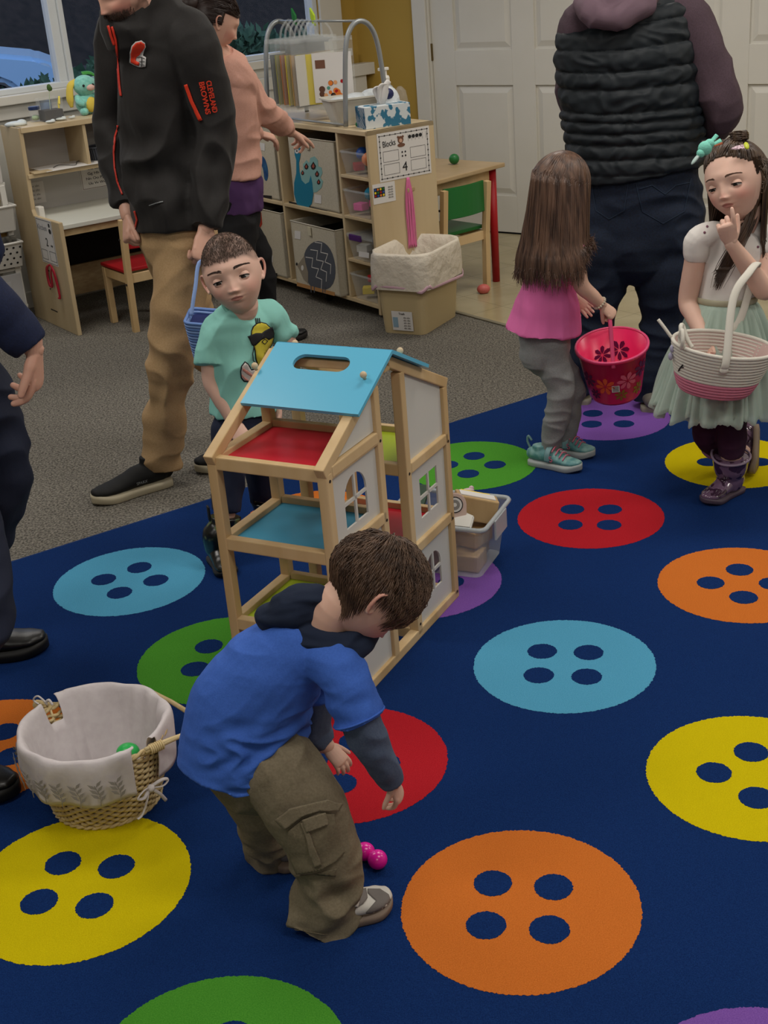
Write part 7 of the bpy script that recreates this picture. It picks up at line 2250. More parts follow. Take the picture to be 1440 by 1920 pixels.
 # hair
 hm = mat('dark brown hair', '2C1E18', .4, c2='54402F', scale=60, stretch=(1, 1, .05), spec=.5)
 rnd = random.Random(21); paths = []
 def hl_ok(p): # hairline
  return not (p.y > .06 and p.z < .31 - 1.3 * p.x * p.x) and not (abs(p.x) > .27 and p.y > .05 and p.z < .03)
 for k in range(2400):
  th = math.acos(rnd.uniform(-.5, 1)); ph = rnd.uniform(0, 2 * math.pi)
  dx, dy, dz = math.sin(th) * math.cos(ph), math.sin(th) * math.sin(ph), math.cos(th)
  p = H_.surf(dx, dy, dz, False)
  if not hl_ok(p): continue
  if abs(p.x - .02) < .006 and p.y > .0: continue
  if p.y > .0 and p.z > .1:
   # front sections swept up into two little buns
   e = 1 if p.x > .02 else -1
   bun = H_.W(e * .20 + .02, .06, .50)
   a = H_.W(*(p * 1.02)); m_ = H_.W(*(H_.surf(*((V((dx, dy, dz)) * .45 + V((e * .38, .05, .85)) * .55).normalized()), False) * 1.07))
   pts, _ = crom([a, lerp(a, m_, .5) + (lerp(a, m_, .5) - H_.c).normalized() * .006, m_, bun], [0] * 4, 4); paths.append(pts)
  else:
   ez = rnd.random()
   paths.append(fall_path(H_, dx, dy, dz, neck, rnd, .058, rt, -fs * -1, lambda a_: .68 + .10 * ez, spread=.15, clump=.004))
 # long front locks over the shoulder on the viewer's right of the face and across the bodice
 for k in range(220):
  j = rnd.gauss(0, 1)
  st = H_.W(-.37 + rnd.uniform(-.02, .03), .05 + rnd.uniform(-.12, .10), .12 + rnd.uniform(-.05, .10))
  m1 = at(1410 + j * 4, 400, 3.74 + rnd.uniform(-.02, .02)); m2 = at(1385 + j * 5, 455, 3.71)
  e_ = at(1345 + j * 4, rnd.uniform(505, 545), 3.71)
  pts, _ = crom([st, m1, m2, at(1362 + j * 6, 500, 3.715), e_], [0] * 5, 4); paths.append(pts)
 cap = H_.bm(60, face=False, scale=1.025)
 dead = [v for v in cap.verts if not hl_ok(H_.L(v.co))]
 bmesh.ops.delete(cap, geom=dead, context='VERTS')
 me = bpy.data.meshes.new('hair_cap'); cap.to_mesh(me); cap.free()
 cap_o = finish(me, 'hair_cap', [hm], root); so = cap_o.modifiers.new('s', 'SOLIDIFY'); so.thickness = .003
 strands('hair', paths, .0022, hm, root, 4)
 for e in (-1, 1):
  bun = H_.W(e * .20 + .02, .06, .52)
  pp = []
  for k in range(110):
   t0 = rnd.uniform(0, 6.28); tl = rnd.uniform(-.8, .8); rr = rnd.uniform(.014, .026)
   pp.append([bun + (H_.r * math.cos(t0 + q * .5) + H_.f * math.sin(t0 + q * .5)) * rr + H_.u * (.012 * tl + .005 * math.sin(q + t0)) for q in range(7)])
  strands('hair_bun', pp, .0026, hm, root, 4)
 # clips
 cl = thing_child = empty('tmp', (0, 0, 0)); bpy.data.objects.remove(cl)
 c = at(1322, 278, 3.66)
 mb = MB(); mb.smooth = True; mb.ball(c, .020, 18, sc=(1, .8, 1)); mb.ball(c + _rt * -.012 - _up * .014, .012, 14); mb.ball(c + _rt * .012 + _up * .012, .014, 14); k1 = mb.build('pompom_clip', mat('aqua fluff', '7CCBB8', .9, bump=.8, bscale=250), root)
 for dx, dy, m_ in ((1, .95, 'aqua fluff'), (1.25, .55, 'aqua fluff'), (1.0, .30, 'rust ribbon')):
  mb = MB(); mb.tube([c, c + (_rt * dx * .6 + _up * dy * .7).normalized() * .05], [.004, .006], 6, flat=.35); mb.build('ribbon_tail', mat(m_, 'A0522E', .6) if m_ == 'rust ribbon' else mat(m_, ''), k1)
 mb = MB(); mb.smooth = True; mb.ball(c - _rt * .026 - _up * .030, .015, 14, sc=(.45, .5, 1.3), az=(_up + _rt * .7).normalized()); mb.build('ribbon_tail', mat('pale aqua ribbon', 'A7BDB8', .6), k1)
 c = H_.W(-.26, .28, .335)
 n_ = (c - H_.c).normalized(); c = c + n_ * .010
 a_ = (_rt * 1 + _up * .1); a_ = (a_ - n_ * a_.dot(n_)).normalized(); b_ = n_.cross(a_)
 mb = MB(); mb.prism([c + a_ * x + b_ * y for x, y in ((-.028, 0), (-.012, .007), (.012, .009), (.012, -.009), (-.012, -.007))], n_ * .003, bev=.001); k2_ = mb.build('snap_clip', mat('glitter pink clip', 'C9AEB8', .25, c2='6E4A5C', scale=200, crisp=(.5, .6)), root)
 mb = MB(); mb.smooth = True; mb.ball(c + a_ * .018 + n_ * .003, .012, 14, sc=(.6, 1.2, .4), ax=a_, ay=b_, az=n_); mb.build('yellow_end', mat('yellow glitter', 'B9C22E', .4), k2_)
girl_dress()
# =================================================================== boy bending over (foreground)
def boy_bending():
 root = thing('person', V((-.16, 1.97, RT)), 'little boy in a blue T-shirt with navy hood and khaki cargo trousers, bending down', 'person')
 f = (_rt * .50 - _up * .74 + _fw * .40).normalized()
 u = (_up * .62 + _rt * .76).normalized()
 H_ = Head(at(699, 1102, 2.055), f, u, .200, wide=.90, jaw=.7, nose=.9)
 L = Loft(); L.merge(H_.bm(110))
 for e in (-1, 1): H_.ear(L, e)
 nb = at(622, 1186, 2.05)
 L.add([(H_.W(0, -.06, -.14), .044), (H_.W(0, -.06, -.38), .040), (nb + V((-.012, 0, .004)), .044)], seg=44)
 head_me = L.remesh(.0019, 5, .45)
 lids = H_.eyes(root, look=(0, -.5), iris='2A1A12', lid=10, gap=26)
 lm = bpy.data.meshes.new('l'); lids.to_mesh(lm); lids.free()
 rt = V((.25, -.97, 0)).normalized()            # his right side faces the viewer
 sh = at(640, 1262, 1.975); shL = at(600, 1225, 2.12)
 el = at(688, 1382, 1.955); wr = at(736, 1466, 1.975)
 elL = at(585, 1370, 2.12); wrL = at(612, 1398, 2.11)
 hip = at(430, 1405, 2.05)
 mid = at(490, 1290, 2.05)
 kR = at(610, 1585, 1.965); aR = at(600, 1718, 1.935)
 kL = at(500, 1550, 2.12); aL = at(515, 1600, 2.17)
 hR0 = at(480, 1440, 2.0); hL0 = at(430, 1430, 2.09)
 B = Loft()
 B.add([(hip, .06, .06), (mid, .058, .052), (lerp(mid, nb, .7), .055, .048), (nb, .04, .04)], side=rt)
 B.add([(sh, .030), (lerp(sh, el, .5), .028), (el, .025), (lerp(el, wr, .5), .022), (wr, .017)])
 B.add([(shL, .030), (elL, .025), (wrL, .017)])
 B.add([(hR0, .045), (kR, .036), (aR, .025)]); B.add([(hL0, .045), (kL, .036), (aL, .025)])
 hR = hand(wr, side_of(wr, at(752, 1500, 1.985)), (-rt * .2 + V((-.8, .2, -.2))), .088, side=-1, curl=(28, 35, 25), thumb=(40, 30))
 hL = hand(wrL, side_of(wrL, at(648, 1436, 2.09)), V((.2, .2, -1)), .085, side=1, curl=(20, 30, 20), thumb=(40, 20))
 me = join_meshes([B.remesh(.005, 2), head_me, hR, hL, lm]); set_col(me, skin_col('D6AD99', [H_], .45))
 finish(me, 'body', [SKIN], root)
 H_.brows(root, mat('soft brown brow', '5A4034', .8), z=.085, thick=.012)
 # T-shirt: rounded back, hem over the trousers
 T = Loft()
 hem = at(455, 1428, 2.035); axis_d = side_of(mid, hem)
 T.add([(at(438, 1452, 2.035), .090, .112), (at(456, 1395, 2.045), .094, .120), (at(470, 1325, 2.05), .092, .116), (at(510, 1262, 2.05), .085, .100), (at(562, 1212, 2.05), .074, .074), (at(618, 1186, 2.05), .050, .046)], side=rt, round0=False, round1=True, seg=28)
 T.add([(at(585, 1215, 2.03), .045, .05), (at(636, 1255, 1.985), .046, .046), (lerp(sh, el, .45), .047, .046), (at(676, 1350, 1.955), .047, .046)], side=rt, round1=False)
 T.add([(at(570, 1215, 2.08), .045, .05), (shL, .044, .044), (lerp(shL, elL, .6), .042, .042)], side=rt, round1=False)
 me = T.remesh(.0032, 4)
 back = V((-.6, 0, .8))
 folds(me, .014, (12, 12, 22), 5, mask=lambda p: .12 + .9 * sstep(.50, .38, p.z) * sstep(-.40, -.28, p.x) + .25 * sstep(-.2, -.08, p.x))
 shirt = finish(me, 't_shirt', [mat('royal blue jersey', '365FB6', .85, c2='3B66BF', scale=300, bump=.18, bscale=500)], root)
 # sleeve hem bands and shirt hem stitching
 sd = side_of(lerp(sh, el, .45), at(676, 1350, 1.955)); a_, b_, c_ = oriented(sd, rt)
 mb = MB(); mb.smooth = True; mb.tube([at(674, 1345, 1.956) + (a_ * math.cos(t) + b_ * math.sin(t)) * .0475 for t in [2 * math.pi * i / 32 for i in range(32)]], .0022, 6, closed=True); mb.build('sleeve_hem', mat('royal blue jersey', ''), shirt)
 # navy hood gathered at the neck
 Hd = Loft()
 for k, (r_, off, rad) in enumerate(((.062, -.004, .018), (.057, .008, .016), (.050, .018, .014))):
  nd = side_of(nb, H_.W(0, -.06, -.40)); a_, b_, c_ = oriented(nd, rt)
  ce = at(634, 1168, 2.05) + nd * (off - .014)
  secs = []
  for i in range(25):
   t = 2 * math.pi * i / 24
   bk = max(0.0, -(a_ * math.cos(t) + b_ * math.sin(t)).dot((V((1, 0, -.8))).normalized()))
   secs.append((ce + (a_ * math.cos(t) + b_ * math.sin(t)) * (r_ + .022 * bk), rad * (1 + .5 * bk), rad * (1 + .5 * bk)))
  Hd.add(secs, seg=12, sub=2)
 for p_, q_, r_ in (((500, 1158), (612, 1138), .031), ((520, 1132), (622, 1126), .024), ((520, 1172), (648, 1176), .024)):
  Hd.add([(at(*p_, 2.045), r_ * .8), (at((p_[0] + q_[0]) / 2, (p_[1] + q_[1]) / 2 - 6, 2.04), r_ * 1.15), (at(*q_, 2.04), r_ * .85)], seg=14)
 me = Hd.remesh(.0032, 3); folds(me, .008, (14, 14, 28), 8)
 finish(me, 'hood', [mat('dark navy jersey', '142036', .9, bump=.2, bscale=500)], shirt)
 # long grey under-sleeves
 for nm, a, b, c in (('r', at(672, 1340, 1.958), el, wr), ('l', lerp(shL, elL, .5), elL, wrL)):
  S = Loft(); S.add([(a, .037), (b, .036), (lerp(b, c, .5), .031), (lerp(b, c, .98), .024)], round1=False, seg=20)
  me = S.remesh(.003, 3); folds(me, .005, (14, 14, 14), 3)
  finish(me, 'under_sleeve', [mat('slate grey jersey', '47536A', .9, c2='505C72', scale=300, bump=.2, bscale=500)], root)
 # cargo trousers
 J = Loft()
 J.add([(at(455, 1405, 2.045), .078, .090), (at(480, 1445, 2.035), .080, .092)], side=rt)
 J.add([(at(515, 1440, 2.0), .066, .080), (at(563, 1500, 1.975), .064, .078), (at(602, 1580, 1.96), .060, .070), (at(616, 1655, 1.95), .058, .066), (at(608, 1710, 1.94), .056, .068), (at(596, 1738, 1.935), .054, .066)], side=rt, round1=False, seg=24)
 J.add([(hL0, .062), (at(480, 1500, 2.09), .056), (at(500, 1560, 2.12), .050), (at(512, 1612, 2.16), .050)], round1=False, seg=24)
 me = J.remesh(.0034, 3)
 folds(me, .012, (11, 11, 15), 12, mask=lambda p: .35 + 1.0 * sstep(.20, .05, p.z) + .3 * sstep(.3, .36, p.z))
 khaki = mat('khaki twill', '6E6450', .9, c2='7A6F5A', scale=220, bump=.3, bscale=420)
 tr = finish(me, 'cargo_trousers', [khaki], root)
 bv = bvh_of(tr)
 kd = mat('khaki twill dark', '655B48', .9, c2='706651', scale=220, bump=.3, bscale=420)
 def tz(x, y): return (380 + x / 3.4286, 1380 + y / 3.4286)
 Q = lambda pts: [tz(x, y) for x, y in pts]
 decal_on(bv, Q([(555, 600), (640, 530), (740, 490), (830, 500), (860, 640), (905, 740), (850, 800), (760, 850), (620, 870), (580, 780), (555, 690)]), kd, tr, 'cargo_pocket', .006, .006, 4)
 decal_on(bv, Q([(478, 520), (560, 450), (660, 430), (780, 405), (870, 440), (850, 480), (740, 475), (640, 500), (540, 585)]), khaki, tr, 'pocket_flap', .011, .005, 4)
 decal_on(bv, Q([(630, 545), (660, 530), (760, 815), (725, 830)]), khaki, tr, 'pocket_pleat', .011, .003, 4)
 decal_on(bv, Q([(640, 520), (770, 485), (790, 560), (665, 600)]), khaki, tr, 'pocket_band', .013, .003, 4)
 for q in ([(560, 900), (700, 890), (860, 850), (850, 900)], [(590, 1240), (700, 1260), (800, 1275)]):
  decal_on(bv, line_px(Q(q), .8), kd, tr, 'seam', .002, .001, 3)
 # shoe
 grey_s = mat('grey suede', '6A6460', .8, bump=.2, bscale=300); gum = mat('taupe gum sole', '7B6A5C', .6); wh = mat('off white leather', 'C2BEB6', .5)
 hl, to = gz(592, 1745, RT), gz(734, 1694, RT)
 s_, h_, f_, r_, u_, L_ = shoe(root, hl, to, .078, [wh, gum], 'trainer', .018, .050, collar=.0)
 if r_.dot(EYE - h_) < 0: r_ = -r_
 sb = bvh_of(s_)
 def tz2(x, y): return (380 + x / 3.4286, 1380 + y / 3.4286)
 S_ = lambda pts: [tz2(x, y) for x, y in pts]
 decal_on(sb, S_([(1035, 1200), (1050, 1130), (1115, 1060), (1090, 1040), (1060, 1010), (1060, 985), (1140, 985), (1195, 1020), (1215, 1090), (1180, 1160), (1110, 1195)]), grey_s, s_, 'toe_panel', .0012, .001, 4)
 for q in ([(925, 1140), (960, 1130), (1000, 1190), (990, 1215), (965, 1215), (960, 1180)], [(878, 1185), (905, 1170), (945, 1210), (935, 1225), (912, 1222)]):
  decal_on(sb, S_(q), M['ink'], s_, 'side_stripe', .0014, .001, 3)
 decal_on(sb, S_([(940, 1090), (1000, 1000), (1050, 990), (1055, 1050), (1030, 1080), (985, 1105)]), grey_s, s_, 'strap', .003, .003, 4)
 decal_on(sb, S_([(945, 1095), (985, 990), (1005, 1000), (1000, 1060), (990, 1100)]), wh, s_, 'tongue', .006, .002, 3)
 hl2, to2 = gz(520, 1622, RT), gz(630, 1606, RT)
 shoe(root, hl2, hl2 + (to2 - hl2).normalized() * .14, .074, [grey_s, gum], 'trainer', .018, .050, collar=0)
 # hair: tousled short brown
 hm = mat('brown hair', '3B2A20', .5, c2='664E3D', scale=70, stretch=(1, 1, .3), spec=.45)
 rnd = random.Random(31); paths = []
 def ok(p):
  if p.y > .08:
   return p.z > .20 - .2 * abs(p.x) or (abs(p.x) > .27 and p.z > .05 and p.y < .24)
  if p.y > -.14: return p.z > .11
  return p.z > -.26 + .1 * max(0, p.y + .3)
 sw = H_.W(-.05, -.28, .42)      # crown whorl
 for k in range(9000):
  th = math.acos(rnd.uniform(-.72, 1)); ph = rnd.uniform(0, 2 * math.pi)
  dx, dy, dz = math.sin(th) * math.cos(ph), math.sin(th) * math.sin(ph), math.cos(th)
  p = H_.surf(dx, dy, dz, False)
  if not ok(p): continue
  a = H_.W(*(p * 1.0)); n_ = (a - H_.c).normalized()
  d = (a - sw); d = (d - n_ * d.dot(n_)); d = d.normalized() if d.length > .004 else H_.f
  w = noise.noise_vector(p * 3.5) * .28
  d = (d + w - H_.u * .25); d = (d - n_ * d.dot(n_)).normalized()
  ln = rnd.uniform(.030, .050) * (1 - .45 * sstep(.05, -.25, p.z))
  lift = .006 * (.4 + .6 * sstep(-.2, .2, p.z))
  mid_ = a + d * ln * .5 + n_ * lift * rnd.uniform(.3, 1.3); e_ = a + d * ln
  l_ = H_.L(e_); e_ = H_.c + (e_ - H_.c).normalized() * max((e_ - H_.c).length, 0)
  # keep the tip just over the skull
  v = H_.L(e_); m_ = V((v.x / (.40 * .9), v.y / .455, v.z / .5));
  q = H_.surf(*m_.normalized(), False); e2 = H_.W(*(q * 1.035))
  paths.append(crom([a, mid_, e2, e2 + (e2 - mid_) * .35], [0] * 4, 3)[0])
 cap = H_.bm(60, face=False, scale=1.03)
 dead = [v for v in cap.verts if not ok(H_.L(v.co))]
 bmesh.ops.delete(cap, geom=dead, context='VERTS')
 me = bpy.data.meshes.new('hair_cap'); cap.to_mesh(me); cap.free()
 co = finish(me, 'hair_cap', [hm], root); so = co.modifiers.new('s', 'SOLIDIFY'); so.thickness = .003
 strands('hair', paths, .0010, hm, root, 3)
boy_bending()
# =================================================================== man in the black jacket
def simple_head(root, c, f, u, h, skin, hairm=None, beard=None, wide=.78, ok=None, n=1200, ln=.03, seed=1, ears=True, col=None, voxel=.003, neck=None, lift=1.03):
 H_ = Head(c, f, u, h, wide=wide, jaw=1.0)
 L = Loft(); L.merge(H_.bm(80))
 if ears:
  for e in (-1, 1): H_.ear(L, e)
 L.add([(H_.W(0, -.10, -.15), .055), (H_.W(0, -.12, -.45), .056), (neck, .060)], seg=18)
 me = L.remesh(voxel, 2, .4)
 if hairm:
  rnd = random.Random(seed); paths = []
  for k in range(n):
   th = math.acos(rnd.uniform(-.8, 1)); ph = rnd.uniform(0, 2 * math.pi)
   p = H_.surf(math.sin(th) * math.cos(ph), math.sin(th) * math.sin(ph), math.cos(th), False)
   if not ok(p): continue
   a = H_.W(*p); n_ = (a - H_.c).normalized(); d = (H_.W(0, -.45, -.05) - a); d = (d - n_ * d.dot(n_)).normalized()
   paths.append([a, a + d * ln * .5 + n_ * .006, a + d * ln + n_ * .002])
  strands('hair', paths, .002, hairm, root, 4)
  cap = H_.bm(44, face=False, scale=lift)
  bmesh.ops.delete(cap, geom=[v for v in cap.verts if not ok(H_.L(v.co))], context='VERTS')
  m2 = bpy.data.meshes.new('hair_cap'); cap.to_mesh(m2); cap.free()
  co = finish(m2, 'hair_cap', [hairm], root); so = co.modifiers.new('s', 'SOLIDIFY'); so.thickness = .004
 return H_, me
def man_jacket():
 root = thing('person', V((-.72, 4.3, 0)), 'bearded man in a black zip jacket and khaki trousers holding the blue basket', 'person')
 fs = V((-.80, -.60, 0)).normalized(); left = V((.60, -.80, 0)).normalized()
 neck = at(262, 12, 4.33)
 f = (fs * .95 - Z * .30).normalized()
 hc = at(234, -26, 4.26)
 skinc = skin_col('C79A86', [], 0)
 H_, head_me = simple_head(root, hc, f, Z, .235, SKIN, mat('dark hair', '1E1613', .6), ok=lambda p: p.z > .12 or p.y < -.1 and p.z > -.2, neck=neck - Z * .04)
 hips = at(330, 418, 4.36)
 shL = at(372, 78, 4.27); shR = at(222, 55, 4.52)
 elL = at(400, 255, 4.29); wrL = at(386, 432, 4.19)
 elR = at(214, 240, 4.55); wrR = at(240, 405, 4.38)
 ankF = V((-.77, 4.285, .09)); kF = at(322, 665, 4.26); hF = hips + left * .06 - Z * .04
 ankB = V((-.40, 4.62, .09)); kB = at(375, 640, 4.52); hB = hips - left * .08 - Z * .04
 B = Loft()
 B.add([(hips, .12, .10), (lerp(hips, neck, .5), .11, .08), (lerp(hips, neck, .8), .10, .06), (neck - Z * .03, .05, .05)], side=left)
 B.add([(shL, .04), (elL, .035), (wrL, .026)]); B.add([(shR, .04), (elR, .035), (wrR, .026)])
 B.add([(hF, .07), (kF, .05), (ankF, .035)]); B.add([(hB, .07), (kB, .05), (ankB, .035)])
 hd = hand(wrL, side_of(wrL, at(379, 492, 4.14)), (-left * .9 - fs * .2), .185, side=1, curl=(55, 65, 40), thumb=(30, 45), voxel=.0025)
 hd2 = hand(wrR, side_of(wrR, at(238, 452, 4.34)), (fs * -1.0 + left * .2), .16, side=1, curl=(50, 60, 40), thumb=(25, 20), voxel=.0025)
 me = join_meshes([B.remesh(.008, 2), head_me, hd, hd2])
 beardc = V(srgb('4A352C')[:3]); skc = skin_col('C79A86', [H_], .6)
 def colf(p):
  r = skc(p); l = H_.L(p)
  if l.length < .7 and l.y > -.1 and l.z < -.14 and not (abs(l.x) < .09 and abs(l.z + .284) < .03) and l.z > -.62:
   k = sstep(-.14, -.22, l.z) * .8 * (.75 + .5 * noise.noise(l * 14)); c = V(r[:3]).lerp(beardc, max(0, min(.9, k))); return (c.x, c.y, c.z, 1)
  return r
 set_col(me, colf)
 finish(me, 'body', [SKIN], root)
 # beard hairs
 rnd = random.Random(8); paths = []
 for k in range(1500):
  x = rnd.uniform(-.33, .33); z = rnd.uniform(-.46, -.2)
  if abs(x) < .09 and abs(z + .285) < .028: continue
  dz = z / .5; dx = x / (.4 * .78);
  if dx * dx + dz * dz > .95: continue
  p = H_.surf(dx, math.sqrt(1 - dx * dx - dz * dz), dz); a = H_.W(*p); paths.append([a, a + H_.f * .003 - H_.u * .005, a + H_.f * .002 - H_.u * .012])
 strands('beard', paths, .0011, mat('beard hair', '3E2C24', .7), root, 3)
 # jacket
 J = Loft()
 J.add([(at(330, 430, 4.345), .158, .125), (at(326, 400, 4.35), .162, .130), (at(312, 320, 4.36), .150, .138), (at(306, 200, 4.37), .150, .140), (at(300, 110, 4.36), .158, .130), (at(288, 50, 4.345), .150, .115), (neck + Z * .0 + fs * .01, .100, .10)], side=left, round0=False, round1=False, seg=32)
 J.add([(at(330, 60, 4.33), .09), (shL + V((-.02, 0, 0)), .082), (lerp(shL, elL, .5), .076), (elL, .072), (lerp(elL, wrL, .6), .062), (lerp(elL, wrL, .97), .050)], round1=False, seg=24)
 J.add([(at(260, 60, 4.45), .09), (shR, .076), (lerp(shR, elR, .5), .070), (elR, .066), (lerp(elR, wrR, .6), .060), (lerp(elR, wrR, .88), .045)], round1=False, seg=24)
 J.add([(neck - Z * .06 + fs * .03, .115, .11), (neck + Z * .01 + fs * .03, .095, .098), (neck + Z * .03 + fs * .035, .086, .09)], side=left, round1=False)
 me = J.remesh(.006, 4)
 folds(me, .024, (6, 6, 7), 21, mask=lambda p: (.3 + .8 * sstep(1.35, 1.1, p.z)) * sstep(.84, 1.02, p.z))
 black = mat('black softshell', '171413', .75, c2='1B1817', scale=200, bump=.15, bscale=400, sheen=.05)
 jk = finish(me, 'jacket', [black], root)
 bv = bvh_of(jk)
 red = mat('orange red zip', 'C2301E', .5); orr = mat('bright orange patch', 'DB3A1E', .6)
 decal_on(bv, line_px([(211, 50), (218, 75), (222, 120), (225, 160), (228, 180)], 1.8), red, jk, 'zip_piping', .003, .002, 3)
 decal_on(bv, line_px([(205, 48), (210, 66), (216, 84)], 2.2), red, jk, 'zip_piping', .005, .002, 3)
 decal_on(bv, line_px([(222, 235), (216, 256), (213, 285), (215, 315), (220, 340), (230, 365)], 1.5), red, jk, 'zip_piping', .003, .002, 3)
 decal_on(bv, line_px([(253, 395), (258, 412), (254, 430), (246, 438)], 1.4), red, jk, 'zip_piping', .003, .002, 3)
 decal_on(bv, line_px([(349, 158), (360, 190), (377, 226)], 3.0), orr, jk, 'sleeve_zip', .003, .002, 3)
 decal_on(bv, line_px([(280, 385), (292, 381), (306, 378)], .9), M['grey_metal'], jk, 'small_mark', .003, .001, 3)
 # helmet emblem on the chest
 def tt(x, y): return (x / 4.8, y / 4.8)
 E_ = lambda pts: [tt(x, y) for x, y in pts]
 wht = mat('emblem grey white', 'B9B7B5', .6)
 decal_on(bv, E_([(1190, 575), (1170, 560), (1168, 470), (1185, 410), (1220, 372), (1270, 362), (1302, 385), (1312, 420), (1300, 450), (1290, 500), (1318, 518), (1314, 600), (1280, 606), (1250, 604), (1215, 588)]), wht, jk, 'emblem_ground', .003, .001, 4)
 decal_on(bv, E_([(1185, 560), (1178, 480), (1192, 415), (1225, 380), (1268, 370), (1298, 392), (1304, 420), (1280, 455), (1268, 490), (1235, 515), (1228, 545), (1262, 560), (1258, 590), (1225, 582), (1205, 568)]), orr, jk, 'emblem_helmet', .0048, .001, 4)
 for q in ([(1240, 520), (1270, 515), (1308, 528)], [(1262, 550), (1310, 552)], [(1268, 578), (1306, 580)], [(1285, 515), (1282, 600)]):
  decal_on(bv, line_px(E_(q), .5), M['ink'], jk, 'emblem_mask', .0060, .001, 2)
 # sleeve lettering following the upper arm
 p0 = at(390, 182, 4.2); l_, n_, i_, d_ = bv.ray_cast(EYE, (p0 - EYE).normalized())
 if l_:
  nn = n_ if n_.dot(EYE - l_) > 0 else -n_
  dn = (at(396, 222, 4.22) - at(381, 152, 4.22)).normalized(); dn = (dn - nn * dn.dot(nn)).normalized()
  pl = Plane(l_, dn, nn.cross(dn)); pl.n = nn
  if pl.ay.dot(_rt) < 0: pl.ay = -pl.ay
  for k, w_ in enumerate(('CLEVELAND', 'BROWNS')):
   text(w_, .0225, pl, 0, 0.011 - .022 * k, orr, jk, 'sleeve_lettering', off=.004, th=.001, bold=.0005, sx=.80 if k == 0 else 1.05)
 # trousers
 P_ = Loft()
 P_.add([(hips + Z * .02, .15, .12), (hips - Z * .06, .155, .125)], side=left)
 P_.add([(hF, .10, .105), (lerp(hF, kF, .5), .092), (kF, .082), (lerp(kF, ankF, .45), .074), (lerp(kF, ankF, .88), .066), (lerp(kF, ankF, 1.0) - Z * .02, .066)], round1=False, seg=24)
 P_.add([(hB, .10, .10), (lerp(hB, kB, .5), .088), (kB, .078), (lerp(kB, ankB, .5), .070), (ankB, .062)], round1=False, seg=24)
 me = P_.remesh(.006, 3)
 folds(me, .020, (5, 5, 8), 33, mask=lambda p: .35 + .7 * sstep(.75, .3, p.z))
 finish(me, 'trousers', [mat('khaki chino', 'A98A62', .85, c2='B3946C', scale=200, bump=.2, bscale=400)], root)
 bk = mat('black knit shoe', '101010', .8, bump=.3, bscale=500); cr = mat('cream sole', 'B3A990', .5)
 h1, t1 = gz(318, 905), gz(175, 948)
 s_, h_, f_, r_, u_, L_ = shoe(root, h1, t1, .105, [bk, cr], 'slip_on_shoe', .028, .075, collar=.02)
 nn = -r_ if (-r_).dot(EYE - h_) > 0 else r_
 pl = Plane(h_ + f_ * L_ * .42 + nn * .0495 + Z * .052, f_, Z); pl.n = nn;
 text('SPARX', .014, pl, 0, 0, M['grey_metal'], s_, 'side_lettering', off=.003, th=.0005)
 t2 = gz(368, 888); h2 = t2 + V((.24, .12, 0))
 shoe(root, h2, t2, .105, [bk, cr], 'slip_on_shoe', .028, .075, collar=.02)
man_jacket()
